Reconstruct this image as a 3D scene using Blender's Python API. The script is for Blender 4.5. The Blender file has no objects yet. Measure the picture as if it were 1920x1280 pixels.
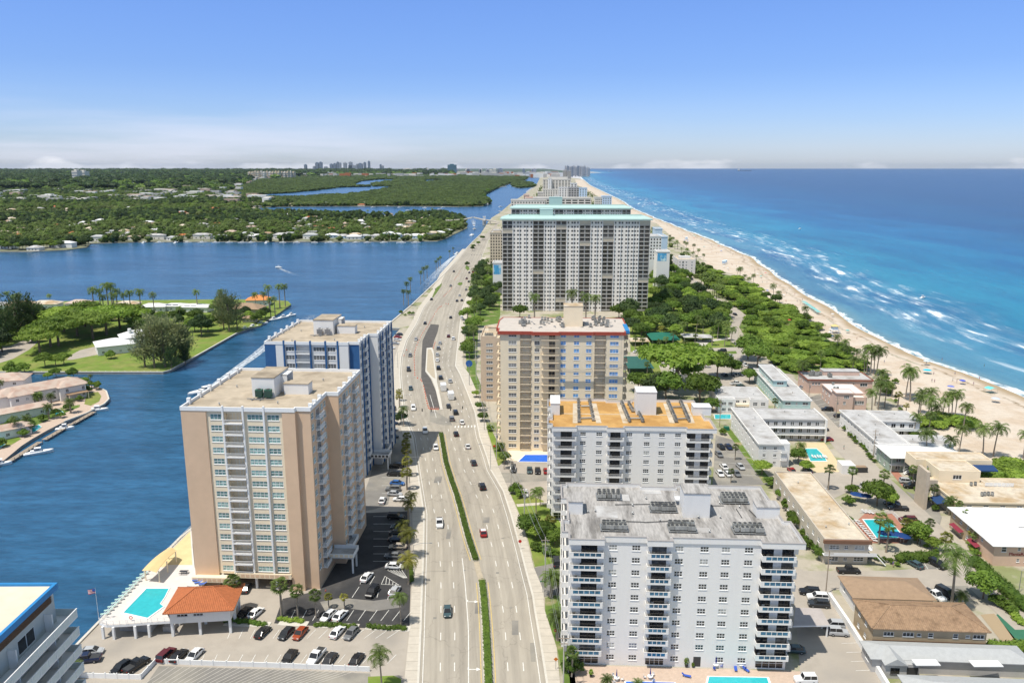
import bpy,math,random
from mathutils import Vector,noise
R=math.radians
scene=bpy.context.scene
COL=scene.collection
rnd=random.Random(7)
# camera, sky, sun, exposure
FPX,CH,PIT=1493.0,105.0,R(12.39)
cam_d=bpy.data.cameras.new('camera');cam=bpy.data.objects.new('camera',cam_d);COL.objects.link(cam)
cam_d.sensor_width=36;cam_d.lens=36*FPX/1920;cam_d.clip_start=1;cam_d.clip_end=120000
cam.location=(0,0,CH);cam.rotation_euler=(R(90)-PIT,0,0)
scene.camera=cam
SUNV=Vector((-0.333,-0.27,1)).normalized()
world=bpy.data.worlds.new('World');scene.world=world;world.use_nodes=True
sun_d=bpy.data.lights.new('sun','SUN');sun_d.energy=3.3;sun_d.angle=R(0.5);sun_d.color=(1,0.94,0.84)
sun=bpy.data.objects.new('sun',sun_d);COL.objects.link(sun)
sun.rotation_euler=SUNV.to_track_quat('Z','Y').to_euler();sun.location=(0,0,300)
scene.view_settings.view_transform='Standard';scene.view_settings.look='None'
scene.view_settings.exposure=0.58;scene.view_settings.gamma=1;scene.view_settings.use_curve_mapping=False
scene.cycles.max_bounces=5;scene.cycles.diffuse_bounces=3;scene.cycles.glossy_bounces=2
scene.cycles.transmission_bounces=2;scene.cycles.transparent_max_bounces=4;scene.cycles.volume_bounces=0
scene.cycles.caustics_reflective=False;scene.cycles.caustics_refractive=False
try:scene.cycles.use_denoising=True
except Exception:pass
def sky():
 nt=world.node_tree;N=nt.nodes;Lk=nt.links;N.clear()
 out=N.new('ShaderNodeOutputWorld');bg=N.new('ShaderNodeBackground');bg.inputs[1].default_value=0.145
 st=N.new('ShaderNodeTexSky');st.sky_type='NISHITA';st.sun_disc=False
 st.sun_elevation=math.asin(SUNV.z);st.sun_rotation=math.atan2(SUNV.x,SUNV.y)%(2*math.pi)
 st.altitude=100;st.air_density=1.0;st.dust_density=0.35;st.ozone_density=1.2
 tc=N.new('ShaderNodeTexCoord');sep=N.new('ShaderNodeSeparateXYZ');Lk.new(tc.outputs['Generated'],sep.inputs[0])
 # deeper blue with height in view; unseen upper sky warmed to tint facade light
 mr=N.new('ShaderNodeMapRange');mr.inputs[1].default_value=0.0;mr.inputs[2].default_value=1.0
 Lk.new(sep.outputs[2],mr.inputs[0])
 tint=N.new('ShaderNodeValToRGB');Lk.new(mr.outputs[0],tint.inputs[0]);te=tint.color_ramp.elements
 te[0].position=0.0;te[0].color=(0.42,0.485,0.72,1);te[1].position=1.0;te[1].color=(1,0.84,0.60,1)
 for p_,c_ in((0.05,(0.37,0.455,0.71)),(0.11,(0.325,0.425,0.70)),(0.19,(0.355,0.465,0.75)),(0.42,(0.98,0.88,0.68))):
  x_=te.new(p_);x_.color=(*c_,1)
 mul=N.new('ShaderNodeMixRGB');mul.blend_type='MULTIPLY';mul.inputs[0].default_value=1
 Lk.new(st.outputs[0],mul.inputs[1]);Lk.new(tint.outputs[0],mul.inputs[2])
 # low cloud banks: streaky layer and small cumulus heaps just above the horizon
 mp=N.new('ShaderNodeMapping');mp.inputs['Scale'].default_value=(1.3,1.3,16)
 Lk.new(tc.outputs['Generated'],mp.inputs[0])
 nz=N.new('ShaderNodeTexNoise');nz.inputs['Scale'].default_value=1.6;nz.inputs['Detail'].default_value=7
 nz.inputs['Roughness'].default_value=0.55;Lk.new(mp.outputs[0],nz.inputs[0])
 cr=N.new('ShaderNodeMapRange');cr.inputs[1].default_value=0.40;cr.inputs[2].default_value=0.66;Lk.new(nz.outputs[0],cr.inputs[0])
 hb=N.new('ShaderNodeMapRange');hb.inputs[1].default_value=0.085;hb.inputs[2].default_value=0.01;Lk.new(sep.outputs[2],hb.inputs[0])
 wb=N.new('ShaderNodeMapRange');wb.inputs[1].default_value=0.22;wb.inputs[2].default_value=-0.35;wb.inputs[3].default_value=0.1;Lk.new(sep.outputs[0],wb.inputs[0])
 m1=N.new('ShaderNodeMath');m1.operation='MULTIPLY';Lk.new(cr.outputs[0],m1.inputs[0]);Lk.new(hb.outputs[0],m1.inputs[1])
 m2=N.new('ShaderNodeMath');m2.operation='MULTIPLY';Lk.new(m1.outputs[0],m2.inputs[0]);Lk.new(wb.outputs[0],m2.inputs[1])
 m3=N.new('ShaderNodeMath');m3.operation='MULTIPLY';m3.inputs[1].default_value=0.75;Lk.new(m2.outputs[0],m3.inputs[0])
 mix=N.new('ShaderNodeMixRGB');mix.inputs[2].default_value=(4.3,4.35,5.1,1)
 Lk.new(m3.outputs[0],mix.inputs[0]);Lk.new(mul.outputs[0],mix.inputs[1])
 # cumulus heaps
 mp2=N.new('ShaderNodeMapping');mp2.inputs['Scale'].default_value=(9,9,26);Lk.new(tc.outputs['Generated'],mp2.inputs[0])
 n2=N.new('ShaderNodeTexNoise');n2.inputs['Scale'].default_value=1.0;n2.inputs['Detail'].default_value=6;Lk.new(mp2.outputs[0],n2.inputs[0])
 hh=N.new('ShaderNodeMapRange');hh.inputs[1].default_value=0.0;hh.inputs[2].default_value=0.03
 hh.inputs[3].default_value=0.16;hh.inputs[4].default_value=-0.16;Lk.new(sep.outputs[2],hh.inputs[0])
 ad=N.new('ShaderNodeMath');ad.operation='ADD';Lk.new(n2.outputs[0],ad.inputs[0]);Lk.new(hh.outputs[0],ad.inputs[1])
 c2=N.new('ShaderNodeMapRange');c2.inputs[1].default_value=0.66;c2.inputs[2].default_value=0.74;c2.inputs[4].default_value=0.6
 Lk.new(ad.outputs[0],c2.inputs[0])
 mix2=N.new('ShaderNodeMixRGB');mix2.inputs[2].default_value=(4.9,4.9,5.1,1)
 Lk.new(c2.outputs[0],mix2.inputs[0]);Lk.new(mix.outputs[0],mix2.inputs[1])
 Lk.new(mix2.outputs[0],bg.inputs[0]);Lk.new(bg.outputs[0],out.inputs[0])
sky()
# where a point of the photograph lies in the world
def ray(u,v):
 x=(u-960)/FPX;y=-(v-640)/FPX
 return x,math.cos(PIT)+math.sin(PIT)*y,-math.sin(PIT)+math.cos(PIT)*y
def G(u,v,z=0.0):
 x,y,q=ray(u,v);t=(z-CH)/q
 return(x*t,y*t)
def GP(pts,z=0.0):return[G(u,v,z)for u,v in pts]
# materials
MATS={}
def mat(name,col,rough=0.85,var=0.12,scale=0.6,spec=0.3,metal=0.0,bump=0.0,bscale=8.0,objcol=False,
world_co=False,col2=None,c2scale=0.15,c2lo=0.45,c2hi=0.6,stretch=(1,1,1),rand=0.0):
 if name in MATS:return MATS[name]
 m=bpy.data.materials.new(name);m.use_nodes=True;nt=m.node_tree;N=nt.nodes;Lk=nt.links
 bs=N['Principled BSDF'];bs.inputs['Roughness'].default_value=rough;bs.inputs['Metallic'].default_value=metal
 bs.inputs['Specular IOR Level'].default_value=spec
 if world_co:co=N.new('ShaderNodeNewGeometry').outputs['Position']
 else:co=N.new('ShaderNodeTexCoord').outputs['Object']
 mp=N.new('ShaderNodeMapping');mp.inputs['Scale'].default_value=stretch;Lk.new(co,mp.inputs[0])
 nz=N.new('ShaderNodeTexNoise');nz.inputs['Scale'].default_value=scale;nz.inputs['Detail'].default_value=6
 nz.inputs['Roughness'].default_value=0.65;Lk.new(mp.outputs[0],nz.inputs[0])
 mr=N.new('ShaderNodeMapRange');mr.inputs[1].default_value=0.25;mr.inputs[2].default_value=0.75
 mr.inputs[3].default_value=1-var;mr.inputs[4].default_value=1+var;Lk.new(nz.outputs[0],mr.inputs[0])
 if objcol:
  oi=N.new('ShaderNodeObjectInfo');src=oi.outputs['Color']
 else:
  rg=N.new('ShaderNodeRGB');rg.outputs[0].default_value=(*col,1);src=rg.outputs[0]
 if col2 is not None:
  n2=N.new('ShaderNodeTexNoise');n2.inputs['Scale'].default_value=c2scale;n2.inputs['Detail'].default_value=5;n2.inputs['Roughness'].default_value=0.6
  Lk.new(mp.outputs[0],n2.inputs[0])
  r2=N.new('ShaderNodeMapRange');r2.inputs[1].default_value=c2lo;r2.inputs[2].default_value=c2hi;Lk.new(n2.outputs[0],r2.inputs[0])
  mx=N.new('ShaderNodeMixRGB');mx.inputs[2].default_value=(*col2,1);Lk.new(r2.outputs[0],mx.inputs[0]);Lk.new(src,mx.inputs[1]);src=mx.outputs[0]
 vm=N.new('ShaderNodeVectorMath');vm.operation='SCALE';Lk.new(src,vm.inputs[0]);Lk.new(mr.outputs[0],vm.inputs['Scale'])
 last=vm.outputs[0]
 if rand:
  oi2=N.new('ShaderNodeObjectInfo');rr=N.new('ShaderNodeMapRange');rr.inputs[3].default_value=1-rand;rr.inputs[4].default_value=1+rand
  Lk.new(oi2.outputs['Random'],rr.inputs[0]);v2=N.new('ShaderNodeVectorMath');v2.operation='SCALE'
  Lk.new(last,v2.inputs[0]);Lk.new(rr.outputs[0],v2.inputs['Scale']);last=v2.outputs[0]
 Lk.new(last,bs.inputs['Base Color'])
 if bump:
  nb=N.new('ShaderNodeTexNoise');nb.inputs['Scale'].default_value=bscale;nb.inputs['Detail'].default_value=4;Lk.new(mp.outputs[0],nb.inputs[0])
  bp=N.new('ShaderNodeBump');bp.inputs['Strength'].default_value=bump;bp.inputs['Distance'].default_value=0.1
  Lk.new(nb.outputs[0],bp.inputs['Height']);Lk.new(bp.outputs[0],bs.inputs['Normal'])
 MATS[name]=m;return m
def leaf_mat(name,c1,c2,rand=0.35,trans=0.38):
 if name in MATS:return MATS[name]
 m=bpy.data.materials.new(name);m.use_nodes=True;nt=m.node_tree;N=nt.nodes;Lk=nt.links
 bs=N['Principled BSDF'];bs.inputs['Roughness'].default_value=0.55;bs.inputs['Specular IOR Level'].default_value=0.25
 oi=N.new('ShaderNodeObjectInfo');tc=N.new('ShaderNodeTexCoord')
 nz=N.new('ShaderNodeTexNoise');nz.inputs['Scale'].default_value=0.55;nz.inputs['Detail'].default_value=4;Lk.new(tc.outputs['Object'],nz.inputs[0])
 r1=N.new('ShaderNodeMapRange');r1.inputs[1].default_value=0.35;r1.inputs[2].default_value=0.65;Lk.new(nz.outputs[0],r1.inputs[0])
 ad=N.new('ShaderNodeMath');ad.operation='ADD';Lk.new(r1.outputs[0],ad.inputs[0]);Lk.new(oi.outputs['Random'],ad.inputs[1])
 hf=N.new('ShaderNodeMath');hf.operation='MULTIPLY';hf.inputs[1].default_value=0.5;Lk.new(ad.outputs[0],hf.inputs[0])
 mx=N.new('ShaderNodeMixRGB');mx.inputs[1].default_value=(*c1,1);mx.inputs[2].default_value=(*c2,1);Lk.new(hf.outputs[0],mx.inputs[0])
 rr=N.new('ShaderNodeMapRange');rr.inputs[3].default_value=1-rand;rr.inputs[4].default_value=1+rand
 pn=N.new('ShaderNodeMath');pn.operation='FRACT';p7=N.new('ShaderNodeMath');p7.operation='MULTIPLY';p7.inputs[1].default_value=7.31
 Lk.new(oi.outputs['Random'],p7.inputs[0]);Lk.new(p7.outputs[0],pn.inputs[0]);Lk.new(pn.outputs[0],rr.inputs[0])
 vm=N.new('ShaderNodeVectorMath');vm.operation='SCALE';Lk.new(mx.outputs[0],vm.inputs[0]);Lk.new(rr.outputs[0],vm.inputs['Scale'])
 Lk.new(vm.outputs[0],bs.inputs['Base Color'])
 tr=N.new('ShaderNodeBsdfTranslucent');Lk.new(vm.outputs[0],tr.inputs[0])
 ms=N.new('ShaderNodeMixShader');ms.inputs[0].default_value=trans;Lk.new(bs.outputs[0],ms.inputs[1]);Lk.new(tr.outputs[0],ms.inputs[2])
 Lk.new(ms.outputs[0],N['Material Output'].inputs[0])
 MATS[name]=m;return m
def glass_mat(name,dark,light,share=0.3,rough=0.08):
 """window glass seen from outside: dark room behind, some with pale blinds (one choice per window)"""
 if name in MATS:return MATS[name]
 m=bpy.data.materials.new(name);m.use_nodes=True;nt=m.node_tree;N=nt.nodes;Lk=nt.links
 bs=N['Principled BSDF'];bs.inputs['Roughness'].default_value=rough;bs.inputs['Specular IOR Level'].default_value=0.6
 oi=N.new('ShaderNodeObjectInfo');mr=N.new('ShaderNodeMapRange');mr.inputs[1].default_value=1-share;mr.inputs[2].default_value=1-share+0.12
 Lk.new(oi.outputs['Random'],mr.inputs[0])
 tc=N.new('ShaderNodeTexCoord');nz=N.new('ShaderNodeTexNoise');nz.inputs['Scale'].default_value=1.3;nz.inputs['Detail'].default_value=3
 va=N.new('ShaderNodeVectorMath');va.operation='ADD';Lk.new(tc.outputs['Object'],va.inputs[0])
 sc=N.new('ShaderNodeVectorMath');sc.operation='SCALE';sc.inputs[0].default_value=(37,91,53);Lk.new(oi.outputs['Random'],sc.inputs['Scale']);Lk.new(sc.outputs[0],va.inputs[1])
 Lk.new(va.outputs[0],nz.inputs[0])
 r2=N.new('ShaderNodeMapRange');r2.inputs[1].default_value=0.3;r2.inputs[2].default_value=0.7;r2.inputs[3].default_value=0.6;r2.inputs[4].default_value=1.5;Lk.new(nz.outputs[0],r2.inputs[0])
 mx=N.new('ShaderNodeMixRGB');mx.inputs[1].default_value=(*dark,1);mx.inputs[2].default_value=(*light,1);Lk.new(mr.outputs[0],mx.inputs[0])
 vm=N.new('ShaderNodeVectorMath');vm.operation='SCALE';Lk.new(mx.outputs[0],vm.inputs[0]);Lk.new(r2.outputs[0],vm.inputs['Scale'])
 Lk.new(vm.outputs[0],bs.inputs['Base Color']);MATS[name]=m;return m
W_WHITE=mat('white_stucco',(0.76,0.745,0.72),0.85,0.05,0.5,col2=(0.68,0.66,0.63),c2scale=0.5,c2lo=0.5,c2hi=0.75,stretch=(1,1,0.14))
W_WHITE2=mat('white_paint',(0.78,0.78,0.77),0.6,0.04,1.0)
W_BEIGE=mat('peach_beige_stucco',(0.66,0.47,0.32),0.85,0.07,0.25)
W_CREAM=mat('cream_stucco',(0.80,0.68,0.50),0.85,0.07,0.3)
W_TAN=mat('tan_stucco',(0.42,0.33,0.22),0.9,0.12,0.5,stretch=(1,1,0.3))
W_BLUE=mat('navy_blue_paint',(0.035,0.115,0.27),0.6,0.1,0.4)
W_PINK=mat('pink_stucco',(0.64,0.46,0.38),0.85,0.08,0.4)
W_MINT=mat('mint_stucco',(0.46,0.62,0.60),0.85,0.06,0.4)
W_GREY=mat('grey_stucco',(0.45,0.44,0.43),0.85,0.08,0.5)
AQUA=mat('aqua_metal',(0.40,0.56,0.53),0.5,0.06,0.2)
REDT=mat('red_trim',(0.35,0.07,0.045),0.7,0.1,0.5)
BLUT=mat('blue_trim',(0.03,0.22,0.50),0.5,0.08,0.5)
R_GREY=mat('grey_membrane_roof',(0.37,0.355,0.34),0.9,0.35,1.3,col2=(0.19,0.18,0.17),c2scale=0.3,c2lo=0.47,c2hi=0.66,stretch=(1.6,0.25,1))
R_ORANGE=mat('orange_gravel_roof',(0.52,0.31,0.11),0.95,0.14,0.25,col2=(0.40,0.22,0.07),c2scale=0.12,bump=0.3,bscale=5)
R_STAIN=mat('weathered_tan_roof',(0.44,0.37,0.28),0.95,0.18,0.35,col2=(0.27,0.22,0.16),c2scale=0.12,c2lo=0.45,c2hi=0.72)
R_CREAMST=mat('stained_cream_roof',(0.56,0.49,0.39),0.9,0.2,0.6,col2=(0.40,0.29,0.17),c2scale=0.14,c2lo=0.44,c2hi=0.66)
R_WHITE=mat('white_metal_roof',(0.70,0.70,0.69),0.5,0.05,0.3)
R_PALE=mat('pale_grey_roof',(0.46,0.455,0.45),0.85,0.16,0.5,col2=(0.27,0.25,0.23),c2scale=0.16,c2lo=0.46,c2hi=0.72)
R_TERRA=mat('terracotta_tile',(0.42,0.14,0.055),0.75,0.22,1.6,bump=0.2,bscale=6)
R_BROWN=mat('brown_shingle',(0.32,0.225,0.15),0.9,0.15,0.8,bump=0.3,bscale=10)
R_TANTILE=mat('weathered_barrel_tile',(0.30,0.20,0.125),0.85,0.3,1.5,col2=(0.20,0.13,0.08),c2scale=0.35,c2lo=0.5,c2hi=0.7)
R_ROSE=mat('rose_tile',(0.50,0.40,0.33),0.85,0.12,0.6,col2=(0.42,0.29,0.23),c2scale=0.3)
R_SHING=mat('grey_shingle',(0.40,0.41,0.41),0.9,0.1,1.0)
METAL=mat('grey_metal',(0.33,0.34,0.34),0.45,0.12,2,metal=0.5)
DARKM=mat('dark_metal',(0.05,0.05,0.05),0.5,0.1,2)
ACM=mat('ac_casing',(0.30,0.30,0.28),0.6,0.2,2,rand=0.3)
WOODP=mat('weathered_pole_wood',(0.33,0.27,0.21),0.9,0.15,3)
CONC=mat('pale_concrete',(0.50,0.47,0.42),0.9,0.12,0.5,world_co=True)
KERB=mat('kerb_concrete',(0.56,0.53,0.47),0.9,0.1,0.8,world_co=True)
GLASS=glass_mat('window_glass',(0.035,0.04,0.045),(0.40,0.40,0.38),0.18)
GLASSG=glass_mat('teal_window_glass',(0.12,0.22,0.21),(0.25,0.40,0.37),0.5)
GLASSB=glass_mat('blue_film_glass',(0.03,0.20,0.50),(0.05,0.28,0.62),0.4,0.3)
GLASSD=glass_mat('dark_door_glass',(0.022,0.024,0.027),(0.12,0.12,0.12),0.25)
GLASSR=glass_mat('blue_railing_glass',(0.012,0.085,0.16),(0.03,0.13,0.22),0.5,0.2)
GLASSC=mat('vehicle_glass',(0.02,0.022,0.025),0.08,0.05,1,spec=0.6)
PAINT=mat('vehicle_paint',(0.5,0.5,0.5),0.22,0.02,1,spec=0.55,objcol=True)
CLOTH=mat('dyed_cloth',(0.5,0.5,0.5),0.85,0.06,1,objcol=True)
TYRE=mat('tyre_rubber',(0.02,0.02,0.02),0.85,0.05,1)
LAMPW=mat('lamp_lens',(0.7,0.7,0.68),0.2,0.02,1)
LAMPR=mat('red_lens',(0.35,0.02,0.015),0.25,0.02,1)
SKIN=mat('skin',(0.45,0.27,0.19),0.7,0.05,1)
PAINTW=mat('road_paint_white',(0.72,0.71,0.67),0.8,0.25,1.5,world_co=True)
PAINTY=mat('road_paint_yellow',(0.60,0.44,0.14),0.8,0.25,1.5,world_co=True)
BARK=mat('grey_bark',(0.20,0.155,0.115),0.95,0.2,2)
PALMB=mat('palm_trunk_bark',(0.30,0.25,0.20),0.95,0.15,4)
LEAF_A=leaf_mat('broad_leaf_green',(0.08,0.15,0.025),(0.175,0.26,0.04))
LEAF_B=leaf_mat('bright_leaf_green',(0.14,0.235,0.03),(0.27,0.36,0.06))
LEAF_D=leaf_mat('dark_leaf_green',(0.04,0.08,0.026),(0.09,0.135,0.04))
LEAF_P=leaf_mat('palm_leaf_green',(0.09,0.145,0.035),(0.18,0.24,0.06))
LEAF_Y=leaf_mat('yellow_palm_leaf',(0.17,0.20,0.04),(0.28,0.25,0.05))
LEAF_C=leaf_mat('casuarina_needles',(0.19,0.23,0.09),(0.30,0.32,0.15),0.2)
# mesh and object helpers
class MB:
 def __init__(s):s.v=[];s.f=[];s.m=[]
 def q(s,*p,m=0):
  n=len(s.v);s.v+=[tuple(a)for a in p];s.f.append(tuple(range(n,n+len(p))));s.m.append(m)
 def box(s,x0,x1,y0,y1,z0,z1,m=0,T=None):
  n=len(s.v);c=[(x0,y0,z0),(x1,y0,z0),(x1,y1,z0),(x0,y1,z0),(x0,y0,z1),(x1,y0,z1),(x1,y1,z1),(x0,y1,z1)]
  if T:c=[T(*p)for p in c]
  s.v+=c
  for f in((0,3,2,1),(4,5,6,7),(0,1,5,4),(1,2,6,5),(2,3,7,6),(3,0,4,7)):
   s.f.append(tuple(n+i for i in f));s.m.append(m)
 def prism(s,P,z0,z1,m=0,top=True,bot=False,mtop=None):
  n=len(s.v);k=len(P)
  s.v+=[(p[0],p[1],z0)for p in P]+[(p[0],p[1],z1)for p in P]
  for i in range(k):
   j=(i+1)%k;s.f.append((n+i,n+j,n+k+j,n+k+i));s.m.append(m)
  if top:s.f.append(tuple(n+k+i for i in range(k)));s.m.append(m if mtop is None else mtop)
  if bot:s.f.append(tuple(n+i for i in reversed(range(k))));s.m.append(m)
 def cyl(s,x,y,z0,z1,r0,r1=None,n=8,m=0,cap=True):
  r1=r0 if r1 is None else r1;b=len(s.v)
  for k in range(n):
   a=2*math.pi*k/n;s.v.append((x+r0*math.cos(a),y+r0*math.sin(a),z0))
  for k in range(n):
   a=2*math.pi*k/n;s.v.append((x+r1*math.cos(a),y+r1*math.sin(a),z1))
  for k in range(n):
   j=(k+1)%n;s.f.append((b+k,b+j,b+n+j,b+n+k));s.m.append(m)
  if cap:s.f.append(tuple(b+n+k for k in range(n)));s.m.append(m);s.f.append(tuple(b+k for k in reversed(range(n))));s.m.append(m)
 def tube(s,pts,r0,r1=None,n=6,m=0):
  r1=r0 if r1 is None else r1;b=len(s.v);K=len(pts)
  for i,p in enumerate(pts):
   p=Vector(p);d=(Vector(pts[min(i+1,K-1)])-Vector(pts[max(i-1,0)])).normalized()
   a=d.orthogonal().normalized()if abs(d.z)<0.9 else Vector((1,0,0)).cross(d).normalized();c=d.cross(a)
   r=r0+(r1-r0)*i/max(1,K-1)
   for k in range(n):
    t=2*math.pi*k/n;s.v.append(tuple(p+a*(r*math.cos(t))+c*(r*math.sin(t))))
  for i in range(K-1):
   for k in range(n):
    j=(k+1)%n;s.f.append((b+i*n+k,b+i*n+j,b+(i+1)*n+j,b+(i+1)*n+k));s.m.append(m)
  s.f.append(tuple(b+(K-1)*n+k for k in range(n)));s.m.append(m)
 def mesh(s,name,mats):
  me=bpy.data.meshes.new(name);me.from_pydata(s.v,[],s.f)
  if not isinstance(mats,(list,tuple)):mats=[mats]
  for m in mats:me.materials.append(m)
  if len(mats)>1:me.polygons.foreach_set('material_index',s.m)
  me.update();return me
def put(name,me,parent=None,loc=(0,0,0),rz=0.0,color=None,scale=None):
 o=bpy.data.objects.new(name,me);COL.objects.link(o);o.location=loc
 if rz:o.rotation_euler=(0,0,rz)
 if parent is not None:o.parent=parent
 if color is not None:o.color=(*color,1)
 if scale is not None:o.scale=scale if hasattr(scale,'__len__')else(scale,)*3
 return o
def tag(o,label,cat,group=None,kind=None):
 if label:o['label']=label
 if cat:o['category']=cat
 if group:o['group']=group
 if kind:o['kind']=kind
 return o
def thing(name,label,cat,loc=(0,0,0),rz=0.0,group=None):
 o=bpy.data.objects.new(name,None);COL.objects.link(o);o.location=loc;o.rotation_euler=(0,0,rz)
 o.empty_display_size=0.5
 return tag(o,label,cat,group)
def struct(name,me,loc=(0,0,0)):
 o=put(name,me,None,loc);o['kind']='structure';return o
def sheet(name,pts,z,m,px=True,kind='structure',thick=0.0,parent=None):
 P=GP(pts)if px else pts
 b=MB()
 if thick:b.prism(P,z-thick,z)
 else:b.q(*[(x,y,z)for x,y in P])
 me=b.mesh(name,m)
 if me.polygons[-1].normal.z<0:me.flip_normals()
 o=put(name,me,parent)
 if kind:o['kind']=kind
 return o
def offset_line(L,d):
 out=[]
 for i,p in enumerate(L):
  a=Vector(L[max(0,i-1)]);c=Vector(L[min(len(L)-1,i+1)]);t=(c-a).normalized()
  out.append((p[0]+t.y*d,p[1]-t.x*d))
 return out
def strip(b,L,d0,d1,z,m=0,z2=None):
 A=offset_line(L,d0);C=offset_line(L,d1)
 for i in range(len(L)-1):
  b.q((*A[i],z),(*C[i],z),(*C[i+1],z),(*A[i+1],z),m=m)
def wallstrip(b,L,d0,d1,z0,z1,m=0):
 A=offset_line(L,d0);C=offset_line(L,d1)
 for i in range(len(L)-1):
  b.q((*A[i],z1),(*C[i],z1),(*C[i+1],z1),(*A[i+1],z1),m=m)
  b.q((*A[i],z0),(*A[i],z1),(*A[i+1],z1),(*A[i+1],z0),m=m)
  b.q((*C[i],z0),(*C[i+1],z0),(*C[i+1],z1),(*C[i],z1),m=m)
 for i in(0,len(L)-1):b.q((*A[i],z0),(*C[i],z0),(*C[i],z1),(*A[i],z1),m=m)
def densify(L,step):
 out=[L[0]]
 for a,c in zip(L,L[1:]):
  d=math.dist(a,c);n=max(1,int(d/step))
  for k in range(1,n+1):out.append((a[0]+(c[0]-a[0])*k/n,a[1]+(c[1]-a[1])*k/n))
 return out
def inside(p,P):
 x,y=p;r=False;j=len(P)-1
 for i in range(len(P)):
  xi,yi=P[i];xj,yj=P[j]
  if(yi>y)!=(yj>y)and x<(xj-xi)*(y-yi)/(yj-yi)+xi:r=not r
  j=i
 return r
def along(L,s):
 for a,c in zip(L,L[1:]):
  d=math.dist(a,c)
  if s<=d:return(a[0]+(c[0]-a[0])*s/d,a[1]+(c[1]-a[1])*s/d,math.atan2(c[1]-a[1],c[0]-a[0]))
  s-=d
 return None
def length(L):return sum(math.dist(a,c)for a,c in zip(L,L[1:]))
ORD=['first','second','third','fourth','fifth','sixth','seventh','eighth','ninth','tenth','eleventh','twelfth','thirteenth',
'fourteenth','fifteenth','sixteenth','seventeenth','eighteenth','nineteenth','twentieth']
def ordinal(i):
 if i<20:return ORD[i]
 t={2:'twenty',3:'thirty',4:'forty',5:'fifty',6:'sixty',7:'seventy',8:'eighty',9:'ninety'}
 n=i+1;return(t[n//10]+'-'+ORD[n%10-1])if n%10 else{20:'twentieth',30:'thirtieth',40:'fortieth',50:'fiftieth',60:'sixtieth'}.get(n,str(n)+'th')
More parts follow.
